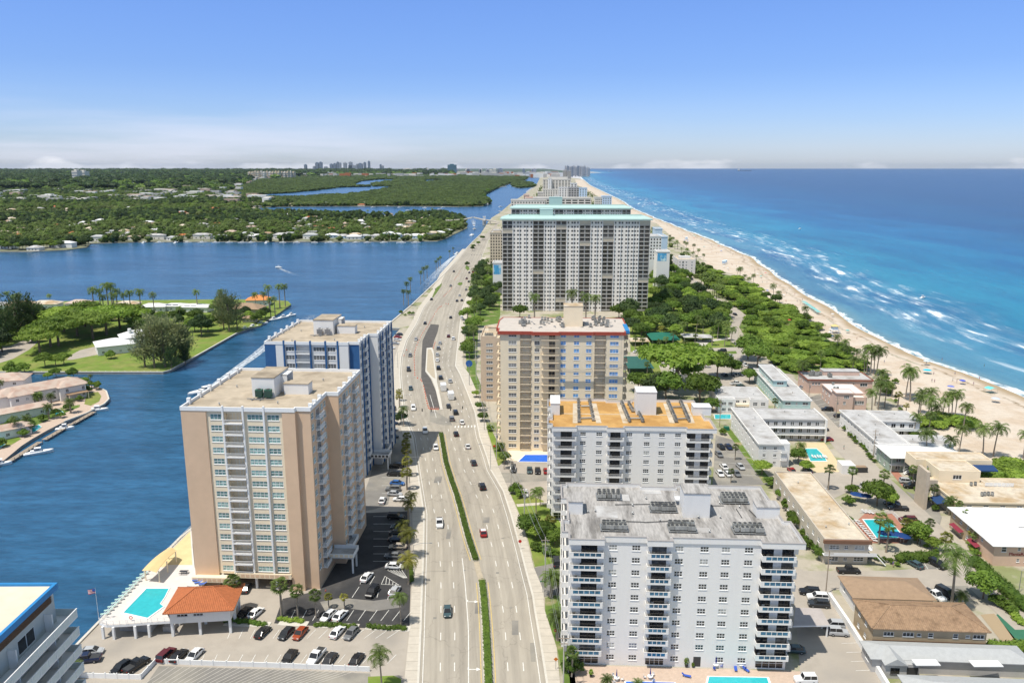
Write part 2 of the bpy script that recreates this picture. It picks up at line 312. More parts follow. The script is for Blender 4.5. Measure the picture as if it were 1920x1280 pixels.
# water
def water_mat(name,deep,shallow=None,ocean=False):
 m=bpy.data.materials.new(name);m.use_nodes=True;nt=m.node_tree;N=nt.nodes;Lk=nt.links
 bs=N['Principled BSDF'];bs.inputs['Roughness'].default_value=0.22;bs.inputs['Specular IOR Level'].default_value=0.03 if ocean else 0.3
 pos=N.new('ShaderNodeNewGeometry').outputs['Position']
 def noi(scale,st,det=5,vec=pos,rot=0):
  mp=N.new('ShaderNodeMapping');mp.inputs['Scale'].default_value=st;mp.inputs['Rotation'].default_value=(0,0,rot);Lk.new(vec,mp.inputs[0])
  n=N.new('ShaderNodeTexNoise');n.inputs['Scale'].default_value=scale;n.inputs['Detail'].default_value=det;n.inputs['Roughness'].default_value=0.6
  Lk.new(mp.outputs[0],n.inputs[0]);return n.outputs[0]
 def rng(x,a,b,c=0.0,d=1.0):
  r=N.new('ShaderNodeMapRange');r.inputs[1].default_value=a;r.inputs[2].default_value=b;r.inputs[3].default_value=c;r.inputs[4].default_value=d
  Lk.new(x,r.inputs[0]);return r.outputs[0]
 def math2(op,a,b):
  n=N.new('ShaderNodeMath');n.operation=op
  for i,q in enumerate((a,b)):
   if isinstance(q,(int,float)):n.inputs[i].default_value=q
   else:Lk.new(q,n.inputs[i])
  return n.outputs[0]
 def mixc(f,a,b):
  n=N.new('ShaderNodeMixRGB')
  for i,q in zip((0,1,2),(f,a,b)):
   if isinstance(q,tuple):n.inputs[i].default_value=(*q,1)
   elif isinstance(q,(int,float)):n.inputs[i].default_value=q
   else:Lk.new(q,n.inputs[i])
  return n.outputs[0]
 if ocean:
  at=N.new('ShaderNodeAttribute');at.attribute_name='shore'
  sp=N.new('ShaderNodeSeparateXYZ');Lk.new(at.outputs['Vector'],sp.inputs[0]);D=sp.outputs[1];sv=at.outputs['Vector']
  wob=rng(noi(0.008,(0.5,1,1),4,sv),0.3,0.7,-1,1)
  D2=math2('ADD',D,math2('MULTIPLY',wob,math2('MULTIPLY',D,0.25)))
  cr=N.new('ShaderNodeValToRGB');Lk.new(rng(D2,0,1100),cr.inputs[0]);e=cr.color_ramp.elements
  e[0].position=0.0;e[0].color=(0.23,0.33,0.32,1);e[1].position=1.0;e[1].color=(0.0002,0.044,0.125,1)
  for p,c in((0.010,(0.10,0.26,0.35)),(0.05,(0.055,0.23,0.36)),(0.10,(0.022,0.22,0.34)),(0.17,(0.012,0.20,0.34)),(0.28,(0.004,0.125,0.285)),(0.5,(0.001,0.076,0.19))):
   x=e.new(p);x.color=(*c,1)
  col=cr.outputs[0]
  # dark sea-grass patches and banks
  patch=math2('MULTIPLY',rng(noi(0.012,(0.45,1.6,1),6,sv),0.50,0.66),rng(D,250,20,0.0,0.75))
  col=mixc(patch,col,(0.012,0.075,0.22))
  band=math2('MULTIPLY',rng(noi(0.0024,(0.8,3.5,1),6,sv),0.42,0.70),0.55)
  col=mixc(band,col,(0.001,0.04,0.17))
  # breakers on the bar and at the edge
  fn=noi(0.06,(0.34,1.5,1),8,sv)
  clump=rng(noi(0.0075,(.7,1.6,1),3,sv),0.40,0.54)
  b1=math2('MULTIPLY',rng(D,22,38),rng(D,120,80));f1=math2('MULTIPLY',math2('MULTIPLY',rng(fn,0.565,0.63),b1),clump)
  haze=math2('MULTIPLY',math2('MULTIPLY',rng(fn,0.44,0.62),b1),math2('MULTIPLY',clump,0.28))
  edgew=noi(0.05,(1,0.2,1),3,sv)
  ew=math2('SUBTRACT',rng(edgew,0.3,0.7,1.2,8.0),D)
  edge=math2('MULTIPLY',rng(ew,0.0,1.0),rng(noi(0.35,(0.35,1,1),4,sv),0.36,0.55))
  f=math2('MAXIMUM',math2('MAXIMUM',f1,edge),haze)
  col=mixc(f,col,(0.80,0.85,0.88))
  Lk.new(rng(f,0,1,0.22,0.8),bs.inputs['Roughness'])
  chop=noi(0.16,(0.4,1,1),8,sv)
  col=mixc(rng(chop,0.35,0.65,0.16,0.0),col,(0.0,0.03,0.10))
 else:
  n1=noi(0.006,(1,2.0,1),6,pos,0.2)
  col=mixc(rng(n1,0.35,0.65),deep,shallow)
  n3=noi(0.05,(0.35,1.8,1),7,pos,0.12);col=mixc(rng(n3,0.40,0.64,0.0,0.45),col,tuple(c*1.55 for c in shallow))
  n2=noi(0.35,(0.5,1.4,1),6,pos,0.3);col=mixc(rng(n2,0.35,0.65,0.45,0.0),col,tuple(c*0.45 for c in deep))
 Lk.new(col,bs.inputs['Base Color'])
 nb=N.new('ShaderNodeTexNoise');nb.inputs['Scale'].default_value=0.30;nb.inputs['Detail'].default_value=6;nb.inputs['Roughness'].default_value=0.65
 mp=N.new('ShaderNodeMapping');mp.inputs['Scale'].default_value=(0.6,1.3,1);Lk.new(pos,mp.inputs[0]);Lk.new(mp.outputs[0],nb.inputs[0])
 bp=N.new('ShaderNodeBump');bp.inputs['Strength'].default_value=0.55;bp.inputs['Distance'].default_value=0.8;Lk.new(nb.outputs[0],bp.inputs['Height']);Lk.new(bp.outputs[0],bs.inputs['Normal'])
 return m
SHORE_PX=[(1920,743),(1813,697),(1763,680),(1713,663),(1663,640),(1613,617),(1580,593),(1537,563),(1493,543),(1467,527),(1437,500),
(1403,480),(1337,448),(1280,430),(1223,407),(1187,390),(1150,376),(1100,347),(1085,334),(1078,326)]
SH=GP(SHORE_PX)
SH=[(SH[0][0]-2,-400.0),(SH[0][0],100.0)]+SH+[(SH[-1][0]+500,14000.0),(SH[-1][0]+1500,40000.0)]
SHs=[]
for k in range(len(SH)):
 a=SH[max(0,k-1)];b_=SH[k];c=SH[min(len(SH)-1,k+1)]
 SHs.append(((a[0]+2*b_[0]+c[0])/4,b_[1])if 0<k<len(SH)-1 else b_)
def shore_x(Y):
 for a,c in zip(SHs,SHs[1:]):
  if a[1]<=Y<=c[1]:return a[0]+(c[0]-a[0])*(Y-a[1])/(c[1]-a[1])
 return SHs[-1][0]
def shore_grid(name,ds,zs,m,ys,jitter=True):
 b=MB();at=[]
 for Y in ys:
  X0=shore_x(Y)+(1.2*math.sin(Y*0.055)+0.8*math.sin(Y*0.021+1)if jitter and Y<3000 else 0)
  for d,z in zip(ds,zs):b.v.append((X0+d,Y,z));at.append((Y,d,0))
 n=len(ds)
 for i in range(len(ys)-1):
  for j in range(n-1):b.f.append((i*n+j,i*n+j+1,(i+1)*n+j+1,(i+1)*n+j))
 b.m=[0]*len(b.f);me=b.mesh(name,m)
 a=me.attributes.new('shore','FLOAT_VECTOR','POINT');a.data.foreach_set('vector',[q for p in at for q in p])
 return struct(name,me)
YS=[-400+20*i for i in range(0,200)]+[3700+150*i for i in range(0,70)]+[15000,20000,28000,38000]
ds=[-8,0,4,8,12,20,30,45,60,80,100,130,170,230,320,450,650,900,1300,2200,4500,9000,18000,45000]
shore_grid('ocean',ds,[-0.75]*len(ds),water_mat('ocean_water',None,None,True),YS)
def wedge(name,pts,z,m):
 b=MB();b.q(*[(x,y,z)for x,y in pts]);me=b.mesh(name,m)
 if me.polygons[0].normal.z<0:me.flip_normals()
 return struct(name,me)
LAG=water_mat('intracoastal_water',(0.007,0.052,0.115),(0.028,0.112,0.22))
wedge('intracoastal_waterway',[(-5200,-400),(60,-400),(60,3500),(700,14000),(-5200,14000)],-1.3,LAG)
# land
GROUND=mat('sandy_ground',(0.40,0.36,0.29),0.95,0.15,0.15,world_co=True,col2=(0.22,0.24,0.11),c2scale=0.05,c2lo=0.5,c2hi=0.6)
URBANG=mat('town_ground',(0.17,0.175,0.11),0.95,0.3,0.03,world_co=True,col2=(0.34,0.32,0.28),c2scale=0.022,c2lo=0.57,c2hi=0.66)
FARG=mat('far_land',(0.052,0.085,0.04),0.95,0.35,0.004,world_co=True,col2=(0.15,0.15,0.115),c2scale=0.0035,c2lo=0.50,c2hi=0.64,stretch=(1,0.7,1))
GRASS=mat('lawn_grass',(0.15,0.22,0.035),0.95,0.22,0.25,world_co=True,col2=(0.21,0.23,0.06),c2scale=0.09,bump=0.4,bscale=3)
GRASSD=mat('rough_grass',(0.105,0.165,0.03),0.95,0.3,0.3,world_co=True,col2=(0.30,0.26,0.15),c2scale=0.12,c2lo=0.55,c2hi=0.66)
SEAWALL=mat('stained_seawall',(0.30,0.28,0.25),0.9,0.3,0.6,world_co=True)
SAND=mat('beach_sand',(0.56,0.485,0.40),0.95,0.10,0.5,world_co=True,col2=(0.50,0.405,0.31),c2scale=0.06,bump=0.7,bscale=1.1)
ASPH_L=mat('worn_pale_asphalt',(0.40,0.365,0.305),0.9,0.13,0.10,world_co=True,col2=(0.30,0.275,0.235),c2scale=0.09,c2lo=0.42,c2hi=0.68,stretch=(2.6,0.12,1))
ASPH_M=mat('grey_asphalt',(0.20,0.19,0.175),0.9,0.15,0.25,world_co=True,col2=(0.29,0.27,0.23),c2scale=0.06)
ASPH_D=mat('sealed_and_shaded_asphalt',(0.042,0.042,0.044),0.85,0.25,0.2,world_co=True,col2=(0.075,0.072,0.07),c2scale=0.07)
LOT=mat('sandy_asphalt_lot',(0.38,0.34,0.29),0.92,0.13,0.2,world_co=True,col2=(0.25,0.23,0.205),c2scale=0.05,c2lo=0.55,c2hi=0.72)
WALK=mat('sidewalk_concrete',(0.50,0.455,0.385),0.92,0.12,0.5,world_co=True)
PAVER=mat('pool_deck_concrete',(0.62,0.58,0.54),0.9,0.08,0.6,world_co=True)
PINKP=mat('pink_paver',(0.50,0.39,0.31),0.9,0.12,1.2,world_co=True)
REDP=mat('red_brick_paving',(0.36,0.17,0.12),0.9,0.15,1.5,world_co=True)
WEST=GP([(10,1350),(110,1242),(185,1165),(335,1010)])+[(-90,260),(-84,380)]+GP([(690,690),(712,668),(720,651),(750,616),(725,615),(728,608),(772,571),(835,511),(862,479),(885,454),(900,440),(912,421),(922,408),(937,399),
(958,381),(979,367),(1005,349),(1012,334),(1007,326)])
EAST=[(shore_x(y)-14,y)for y in[100,200,300,400,450,500,600,700,850,1000,1250,1500,1750,2100,2500,2800,3300,4000,5000,6000,7000]]
def land(name,P,z=0.0,top=GROUND,depth=2.6,side=SEAWALL):
 b=MB();b.prism(P,z-depth,z,m=0,mtop=1);me=b.mesh(name,[side,top])
 if me.polygons[-1].normal.z<0:me.flip_normals()
 return struct(name,me)
BI=[(-75,40)]+WEST+[(x,y)for x,y in reversed(EAST)]+[(EAST[0][0],40)]
land('barrier_island_ground',BI)
P1=GP([(-260,697),(0,697),(150,697),(306,697),(318,694),(364,669),(444,624),(466,615),(488,610),(502,599),(524,586),(539,575),(546,570),(540,564),
(500,561),(400,561),(200,563),(0,566),(-300,572)])
land('peninsula_ground',P1,-0.1,GRASS)
P2=GP([(-120,716),(0,718),(100,720),(165,722),(178,724),(191,729),(199,733),(202,741),(204,748),(195,757),(180,765),(160,775),(120,790),(90,805),
(60,822),(40,835),(0,868),(-90,930)])
land('canal_point_ground',P2,-0.1,PINKP)
M1=GP([(-700,480),(0,471),(60,471),(125,468),(163,463),(170,456),(250,453.5),(400,452.5),(640,452.5),(820,451.5),(830,449),(868,431),(876,427),(874,417),
(862,407),(830,402),(760,403),(640,404),(560,402),(470,398),(455,393.5),(500,388),(560,387),(640,386.5),(780,386.5),(860,387.5),(905,386.5),(919,382),(915,374),
(903,370),(910,364),(930,354),(955,345),(985,338),(991,334),(975,331),(978,328)])
M1+=[(-150,13900),(-14000,13900),(-14000,1100)]
land('mainland_ground',M1,-0.3,URBANG,2.0)
wedge('far_mainland',[(-60000,13800),(M1[-3][0]+100,13800),(1200,13800),(1500,38000),(-60000,38000)],0.6,FARG)
wedge('far_mainland_plain',[(-60000,3300),(-1500,3300),(-900,4200),(-1000,5200),(-900,7000),(-500,9000),(-120,13900),(-60000,13900)],0.3,FARG)
MANG=mat('mangrove_canopy_ground',(0.035,0.065,0.02),0.95,0.35,0.02,world_co=True,col2=(0.06,0.10,0.028),c2scale=0.01,bump=1.0,bscale=0.1)
M2=GP([(570,386),(640,385.8),(780,385.8),(860,386.5),(905,385.5),(917,381.5),(913,374),(901,370),(908,364),(928,354),(953,345),(983,338),(988,334),(960,331.5),(800,331),(680,331),
(560,334),(480,340),(440,352),(430,366),(470,374),(520,380)])
wedge('mangrove_ground',M2,0.8,MANG)
def lagoon(name,px):return wedge(name,GP(px),1.0,LAG)
lagoon('mangrove_lagoon',[(468,371),(560,371.5),(600,369),(650,366.5),(682,363),(735,354),(738,351),(715,350),(690,351),(640,352),(600,357),(550,362),(480,366)])
lagoon('upper_lagoon',[(664,350),(700,350.5),(698,346),(740,341),(743,337),(715,337),(680,340),(664,345)])
lagoon('small_lagoon',[(790,342),(828,342),(833,338.5),(800,337.5)])
ISL=GP([(960,350),(975,353),(1000,351),(1008,347),(995,343),(975,340),(962,342)])
land('mangrove_islet_ground',ISL,0.2,MANG)
lr=MATS['far_land']
# beach
WB=GP([(1223,413),(1235,422),(1255,440),(1283,462),(1307,479),(1330,500),(1353,508),(1382,516),(1416,531),(1434,544),(1442,560),(1476,573),(1499,594),(1531,617),
(1567,646),(1604,674),(1630,695),(1640,705),(1655,730),(1690,765),(1730,800),(1800,850),(1850,880),(1920,930)])
WBs=sorted(WB,key=lambda p:p[1])
def west_x(Y):
 if Y<=WBs[0][1]:return WBs[0][0]+4
 for a,c in zip(WBs,WBs[1:]):
  if a[1]<=Y<=c[1]:return a[0]+(c[0]-a[0])*(Y-a[1])/max(1e-6,c[1]-a[1])
 return shore_x(Y)-70 if Y>1800 else WBs[-1][0]
def beach():
 b=MB();ys=[-100+12*i for i in range(160)]+[1830+60*i for i in range(80)];at=[]
 prof=[(-20,0.12),(-14,0.0),(-8,-0.28),(-3,-0.62),(0,-0.78),(6,-1.2)]
 rows=[]
 for Y in ys:
  X0=shore_x(Y)+(1.2*math.sin(Y*0.055)+0.8*math.sin(Y*0.021+1)if Y<3000 else 0)
  xw=min(west_x(Y),X0-26);row=[(xw,0.06,-99)]
  for k in range(1,8):row.append((xw+(X0-20-xw)*k/8,0.14+0.10*noise.noise(Vector((k*1.7,Y*0.03,0))),-60+k*5))
  row+=[(X0+d,z+0.02,d)for d,z in prof];rows.append((Y,row))
 n=len(rows[0][1])
 for Y,row in rows:
  for x,z,d in row:b.v.append((x,Y,z));at.append((Y,d,0))
 for i in range(len(rows)-1):
  for j in range(n-1):b.f.append((i*n+j,i*n+j+1,(i+1)*n+j+1,(i+1)*n+j))
 b.m=[0]*len(b.f)
 m=SAND;nt=m.node_tree;N=nt.nodes;Lk=nt.links;bs=N['Principled BSDF']
 src=bs.inputs['Base Color'].links[0].from_socket
 a=N.new('ShaderNodeAttribute');a.attribute_name='shore';sp=N.new('ShaderNodeSeparateXYZ');Lk.new(a.outputs['Vector'],sp.inputs[0])
 nz=N.new('ShaderNodeTexNoise');nz.inputs['Scale'].default_value=0.035;nz.inputs['Detail'].default_value=5;Lk.new(a.outputs['Vector'],nz.inputs[0])
 wb=N.new('ShaderNodeMath');wb.operation='MULTIPLY_ADD';wb.inputs[1].default_value=16;wb.inputs[2].default_value=-8;Lk.new(nz.outputs[0],wb.inputs[0])
 dd=N.new('ShaderNodeMath');dd.operation='ADD';Lk.new(sp.outputs[1],dd.inputs[0]);Lk.new(wb.outputs[0],dd.inputs[1])
 wet=N.new('ShaderNodeMapRange');wet.inputs[1].default_value=-9;wet.inputs[2].default_value=-3.0;Lk.new(dd.outputs[0],wet.inputs[0])
 mx=N.new('ShaderNodeMixRGB');mx.inputs[2].default_value=(0.36,0.275,0.175,1);Lk.new(wet.outputs[0],mx.inputs[0]);Lk.new(src,mx.inputs[1])
 # weed line left by the tide
 n2=N.new('ShaderNodeTexNoise');n2.inputs['Scale'].default_value=0.35;n2.inputs['Detail'].default_value=5;Lk.new(a.outputs['Vector'],n2.inputs[0])
 ab=N.new('ShaderNodeMath');ab.operation='ADD';ab.inputs[1].default_value=12.5;Lk.new(dd.outputs[0],ab.inputs[0])
 a2=N.new('ShaderNodeMath');a2.operation='ABSOLUTE';Lk.new(ab.outputs[0],a2.inputs[0])
 w1=N.new('ShaderNodeMapRange');w1.inputs[1].default_value=2.6;w1.inputs[2].default_value=0.2;Lk.new(a2.outputs[0],w1.inputs[0])
 w2=N.new('ShaderNodeMapRange');w2.inputs[1].default_value=0.44;w2.inputs[2].default_value=0.62;Lk.new(n2.outputs[0],w2.inputs[0])
 w3=N.new('ShaderNodeMath');w3.operation='MULTIPLY';Lk.new(w1.outputs[0],w3.inputs[0]);Lk.new(w2.outputs[0],w3.inputs[1])
 m2=N.new('ShaderNodeMixRGB');m2.inputs[2].default_value=(0.20,0.145,0.08,1);Lk.new(w3.outputs[0],m2.inputs[0]);Lk.new(mx.outputs[0],m2.inputs[1])
 Lk.new(m2.outputs[0],bs.inputs['Base Color'])
 me=b.mesh('beach',m);at_=me.attributes.new('shore','FLOAT_VECTOR','POINT');at_.data.foreach_set('vector',[q for p in at for q in p])
 struct('beach',me)
beach()
# main road
LC=GP([(778,1420),(784,1280),(788.6,1179),(791,1107),(793.7,1036),(795,964),(784,892),(774,820),(759,783),(751.6,732),(749,701),(751.6,670),(761,639),(780,607.5),(794,576),
(819,545),(834,514),(862.5,482.5),(875,467),(900,449),(912.5,437),(925,424),(935,411)])
RC=GP([(1045,1420),(1025.8,1280),(1015.7,1215),(1003,1143),(999.6,1118),(985,1064),(978,1036),(958,964),(944,921),(920.5,881),(913,856),(900,820),(890.6,773),(875,732.5),
(862.5,701),(854,686),(856,664),(859,639),(862.5,607),(867,576),(880,545),(890.6,514),(903,482),(915.6,451),(926,434),(936,418),(942,411)])
LC=densify(LC,12);RC=densify(RC,12)
def edge_x(L,y):
 for p,q in zip(L,L[1:]):
  if min(p[1],q[1])<=y<=max(p[1],q[1]):return p[0]+(q[0]-p[0])*(y-p[1])/((q[1]-p[1])or 1e-6)
 return L[0][0]if y<L[0][1]else L[-1][0]
def road_mat():
 m=mat('boulevard_asphalt',(0.39,0.352,0.292),0.9,0.10,0.25,world_co=True,col2=(0.315,0.285,0.24),c2scale=0.05,c2lo=0.4,c2hi=0.7,stretch=(2.2,0.3,1));nt=m.node_tree;N=nt.nodes;Lk=nt.links;bs=N['Principled BSDF']
 src=bs.inputs['Base Color'].links[0].from_socket;at=N.new('ShaderNodeAttribute');at.attribute_name='road';sp=N.new('ShaderNodeSeparateXYZ');Lk.new(at.outputs['Vector'],sp.inputs[0])
 mp=N.new('ShaderNodeMapping');mp.inputs['Scale'].default_value=(0.02,1.5,1);Lk.new(at.outputs['Vector'],mp.inputs[0]);n=N.new('ShaderNodeTexNoise');n.inputs['Scale'].default_value=1;n.inputs['Detail'].default_value=3;Lk.new(mp.outputs[0],n.inputs[0])
 w=N.new('ShaderNodeMath');w.operation='MULTIPLY';w.inputs[1].default_value=2*math.pi/3.1;Lk.new(sp.outputs[1],w.inputs[0]);c=N.new('ShaderNodeMath');c.operation='COSINE';Lk.new(w.outputs[0],c.inputs[0])
 a_=N.new('ShaderNodeMath');a_.operation='MULTIPLY_ADD';a_.inputs[1].default_value=-0.055;a_.inputs[2].default_value=0.97;Lk.new(c.outputs[0],a_.inputs[0])
 r=N.new('ShaderNodeMapRange');r.inputs[1].default_value=.3;r.inputs[2].default_value=.7;r.inputs[3].default_value=.88;r.inputs[4].default_value=1.06;Lk.new(n.outputs[0],r.inputs[0]);k=N.new('ShaderNodeMath');k.operation='MULTIPLY';Lk.new(a_.outputs[0],k.inputs[0]);Lk.new(r.outputs[0],k.inputs[1])
 vo=N.new('ShaderNodeTexVoronoi');vo.feature='DISTANCE_TO_EDGE';vo.inputs['Scale'].default_value=0.11;m2=N.new('ShaderNodeMapping');m2.inputs['Scale'].default_value=(1,.6,1);g=N.new('ShaderNodeNewGeometry');nn=N.new('ShaderNodeTexNoise');nn.inputs['Scale'].default_value=.5;Lk.new(g.outputs[0],nn.inputs[0])
 va=N.new('ShaderNodeVectorMath');va.operation='ADD';sc=N.new('ShaderNodeVectorMath');sc.operation='SCALE';sc.inputs['Scale'].default_value=3;Lk.new(nn.outputs[1],sc.inputs[0]);Lk.new(g.outputs[0],va.inputs[0]);Lk.new(sc.outputs[0],va.inputs[1]);Lk.new(va.outputs[0],m2.inputs[0]);Lk.new(m2.outputs[0],vo.inputs[0])
 cr=N.new('ShaderNodeMapRange');cr.inputs[1].default_value=.002;cr.inputs[2].default_value=.012;cr.inputs[3].default_value=.80;Lk.new(vo.outputs[0],cr.inputs[0]);k2=N.new('ShaderNodeMath');k2.operation='MULTIPLY';Lk.new(k.outputs[0],k2.inputs[0]);Lk.new(cr.outputs[0],k2.inputs[1])
 v=N.new('ShaderNodeVectorMath');v.operation='SCALE';Lk.new(src,v.inputs[0]);Lk.new(k2.outputs[0],v.inputs['Scale']);Lk.new(v.outputs[0],bs.inputs['Base Color']);return m
b=MB();at=[];ys_=[LC[0][1]+i*6 for i in range(int((1560-LC[0][1])/6))];F_=[0,.1,.2,.3,.4,.4999,.5001,.6,.7,.8,.9,1]
for i,y in enumerate(ys_):
 a,c=edge_x(LC,y),edge_x(RC,y)
 for k in F_:x=a+(c-a)*k;b.v.append((x,y,.05));at.append((y,(x-a)if k<.5 else(c-x)+40.3,0))
for i in range(len(ys_)-1):
 for k in range(11):n_=i*12+k;b.f.append((n_,n_+1,n_+13,n_+12));b.m.append(0)
me=b.mesh('boulevard',road_mat());A_=me.attributes.new('road','FLOAT_VECTOR','POINT');A_.data.foreach_set('vector',[q for p in at for q in p]);struct('boulevard',me)
for i,(u,v,w,h)in enumerate(((890,1150,1.4,5),(836,1010,1.2,7),(905,980,2,4),(960,1190,1.5,6),(813,905,2.5,6),(995,1240,1.1,7),(845,1230,.8,.8),(930,1075,.8,.8),(940,1010,.8,.8),(812,1160,.8,.8),(868,1070,.7,.7),(955,1140,.7,.7))):
 x,y=G(u,v);b=MB();b.q((x,y,.057),(x+w,y,.057),(x+w,y+h,.057),(x,y+h,.057));struct('asphalt_patch' if w>1 else 'manhole_cover',b.mesh('patch',ASPH_M))
def kerb_obj(name,L,w=0.25):b=MB();wallstrip(b,L,-w,0+w,-0.1,0.17);return struct(name,b.mesh(name,KERB))
LK=[p for p in LC if p[1]<1250];RK=[p for p in RC if p[1]<1250]
kerb_obj('kerb',LK);kerb_obj('kerb',RK)
LSW=GP([(745,1420),(757.7,1280),(768,1179),(772,1107),(774,1036),(773,964),(769.6,928),(768,856),(757,820),(745,783),(738,740),(737,701),(741,668),(752,636),(770,607.5),(785,576),
(809,545),(825,514),(853,482.5),(867,467)])
RSW=GP([(1080,1420),(1050,1280),(1044,1215),(1021,1143),(1019,1107),(1001,1064),(983,992),(965,946),(954.6,920),(934,874),(916,820),(908,773),(893,732),(879,700),(868,686),(868,664),
(870,639),(873,607),(878,576),(890,545),(900,514),(912,482)])
def walk(name,A,C,z=0.13,m=WALK):
 b=MB();b.q(*[(x,y,z)for x,y in A+C[::-1]]);me=b.mesh(name,m)
 if me.polygons[0].normal.z<0:me.flip_normals()
 struct(name,me)
walk('sidewalk',densify(LSW,15),[p for p in LK if p[1]<=LSW[-1][1]])
walk('sidewalk',[p for p in RK if p[1]<=RSW[-1][1]],densify(RSW,15))
# sidewalk joints as recessed dark gaps between slabs
def joints(L1,L2,step,name):
 b=MB();s=0;tot=min(length(L1),420)
 while s<tot:
  x,y,a=along(L1,s)
  j=min(range(len(L2)),key=lambda k:(L2[k][0]-x)**2+(L2[k][1]-y)**2)
  k2=min(max(j,1),len(L2)-1);p,q=L2[k2-1],L2[k2];t=(y-p[1])/(q[1]-p[1])if abs(q[1]-p[1])>1e-6 else 0;x2=p[0]+(q[0]-p[0])*t
  b.q((x,y,0.134),(x2,y,0.134),(x2,y+0.09,0.134),(x,y+0.09,0.134));s+=step
 me=b.mesh(name,mat('joint_dirt',(0.24,0.21,0.17),0.95));
 struct(name,me)
joints(densify(LSW,5),densify(LK,5),3.2,'sidewalk_joints');joints(densify(RSW,5),densify(RK,5),3.2,'sidewalk_joints')
def dashes(name,L,dash=3.0,gap=8.4,w=0.17,m=PAINTW,z=0.065,s0=0.0,s1=1e9):
 b=MB();s=s0;tot=min(length(L),s1)
 while s<tot:
  e=min(s+dash,tot);k=max(1,int((e-s)/4))
  for i in range(k):
   x0,y0,a0=along(L,s+(e-s)*i/k);x1,y1,a1=along(L,min(s+(e-s)*(i+1)/k,tot-1e-3))
   nx,ny=-math.sin(a0)*w/2,math.cos(a0)*w/2;mx,my=-math.sin(a1)*w/2,math.cos(a1)*w/2
   b.q((x0-nx,y0-ny,z),(x1-mx,y1-my,z),(x1+mx,y1+my,z),(x0+nx,y0+ny,z))
  s+=dash+gap
 me=b.mesh(name,m)
 if me.polygons and me.polygons[0].normal.z<0:me.flip_normals()
 struct(name,me)
LA=GP([(824,1400),(825.3,1280),(826.7,1160),(827,1107),(826,1060),(821,1010),(815,964),(806.6,915),(802,888),(794,840),(783,800)])
LB=GP([(851,1400),(852,1280),(853,1158),(851,1104),(848,1053.6),(842.5,1016),(839,975),(830.7,944),(818,888),(806,840),(797,800)])
LCC=GP([(877,1400),(878.5,1280),(878.5,1179),(872,1093),(866.6,1046)])
LD=GP([(960,1400),(954,1280),(950,1219),(945.7,1158),(937,1104),(929.5,1053.6),(920.5,1016),(910.5,976),(900.7,946),(883.6,908),(865,870),(848,830),(836,790)])
LE=GP([(994,1400),(984,1280),(978.7,1219),(970.8,1158),(961.8,1104),(952,1053.6),(942,1016),(931,974.5),(920.5,944),(903,908),(890,888),(876,856),(864,825),(854,795)])
for L in(LA,LB,LD,LE):dashes('lane_dashes',L)
dashes('lane_line',LCC,1e6)
dashes('edge_line',[p for p in offset_line(LC,0.9)if p[1]<700],1e6,0,0.14)
dashes('edge_line',[p for p in offset_line(RC,-1.4)if p[1]<330],1e6,0,0.14)
for q in([(775,783),(766,732),(764,701),(767,668),(776,639),(793,607),(806,576),(832,545),(848,514),(872,482),(892,460)],
[(880,783),(862,732),(846,701),(840,680),(843,660),(848,620),(852,590),(861,555),(871,522),(886,490),(900,460)],
[(866,773),(848,732),(833,701),(829,680),(832,650),(838,620),(842,590),(850,560),(862,522),(876,490),(890,464)]):
 dashes('lane_dashes',GP(q))
dashes('edge_line',GP([(818,783),(812,760),(806,740)]),1e6)
MED1=GP([(827,814),(836,867),(846,900),(856,928),(866,963),(875.6,1000),(885,1030),(892,1050)])
MED2=GP([(904,1092),(908,1130),(911.5,1179),(914,1230),(916,1280),(919,1400)])
MEDS=mat('median_soil',(0.42,0.36,0.27),0.95,0.15,1.0,world_co=True)
for i,L in enumerate((MED1,MED2)):
 L=densify(L,6);b=MB();wallstrip(b,L,-1.0,1.0,0,0.2);struct('median_kerb',b.mesh('median_kerb',KERB))
 dashes('median_yellow_line',offset_line(L,1.5),1e6,0,0.16,PAINTY);dashes('median_yellow_line',offset_line(L,-1.5),1e6,0,0.16,PAINTY)
L=densify(GP([(893,1053),(897,1070),(903,1090)]),5);b=MB();wallstrip(b,L,-0.7,0.7,0,0.16);struct('median_nose',b.mesh('median_nose',MEDS))
# turn arrows painted in the turning lane
for(u,v)in((886,1128),(889,1255)):
 x,y=G(u,v);b=MB();z=0.066
 b.q((x-1.4,y+0.9,z),(x-1.15,y+0.9,z),(x-1.15,y+0.15,z),(x-1.4,y+0.0,z));b.q((x-1.4,y,z),(x+0.5,y,z),(x+0.5,y+0.22,z),(x-1.2,y+0.22,z))
 b.q((x+0.5,y-0.5,z),(x+1.4,y+0.1,z),(x+0.5,y+0.75,z));struct('turn_arrow',b.mesh('turn_arrow',PAINTW))
# crosswalk bars and stop line at the junction
b=MB()
for i in range(12):
 x,y=G(852+i*6.2,802-i*0.2);b.q((x,y,0.067),(x+0.45,y,0.067),(x+0.45,y+2.6,0.067),(x,y+2.6,0.067))
struct('crosswalk',b.mesh('crosswalk',PAINTW))
sheet('junction_patch',[(805,790),(830,797),(848,797),(842,786),(815,770),(806,772)],0.056,ASPH_M)
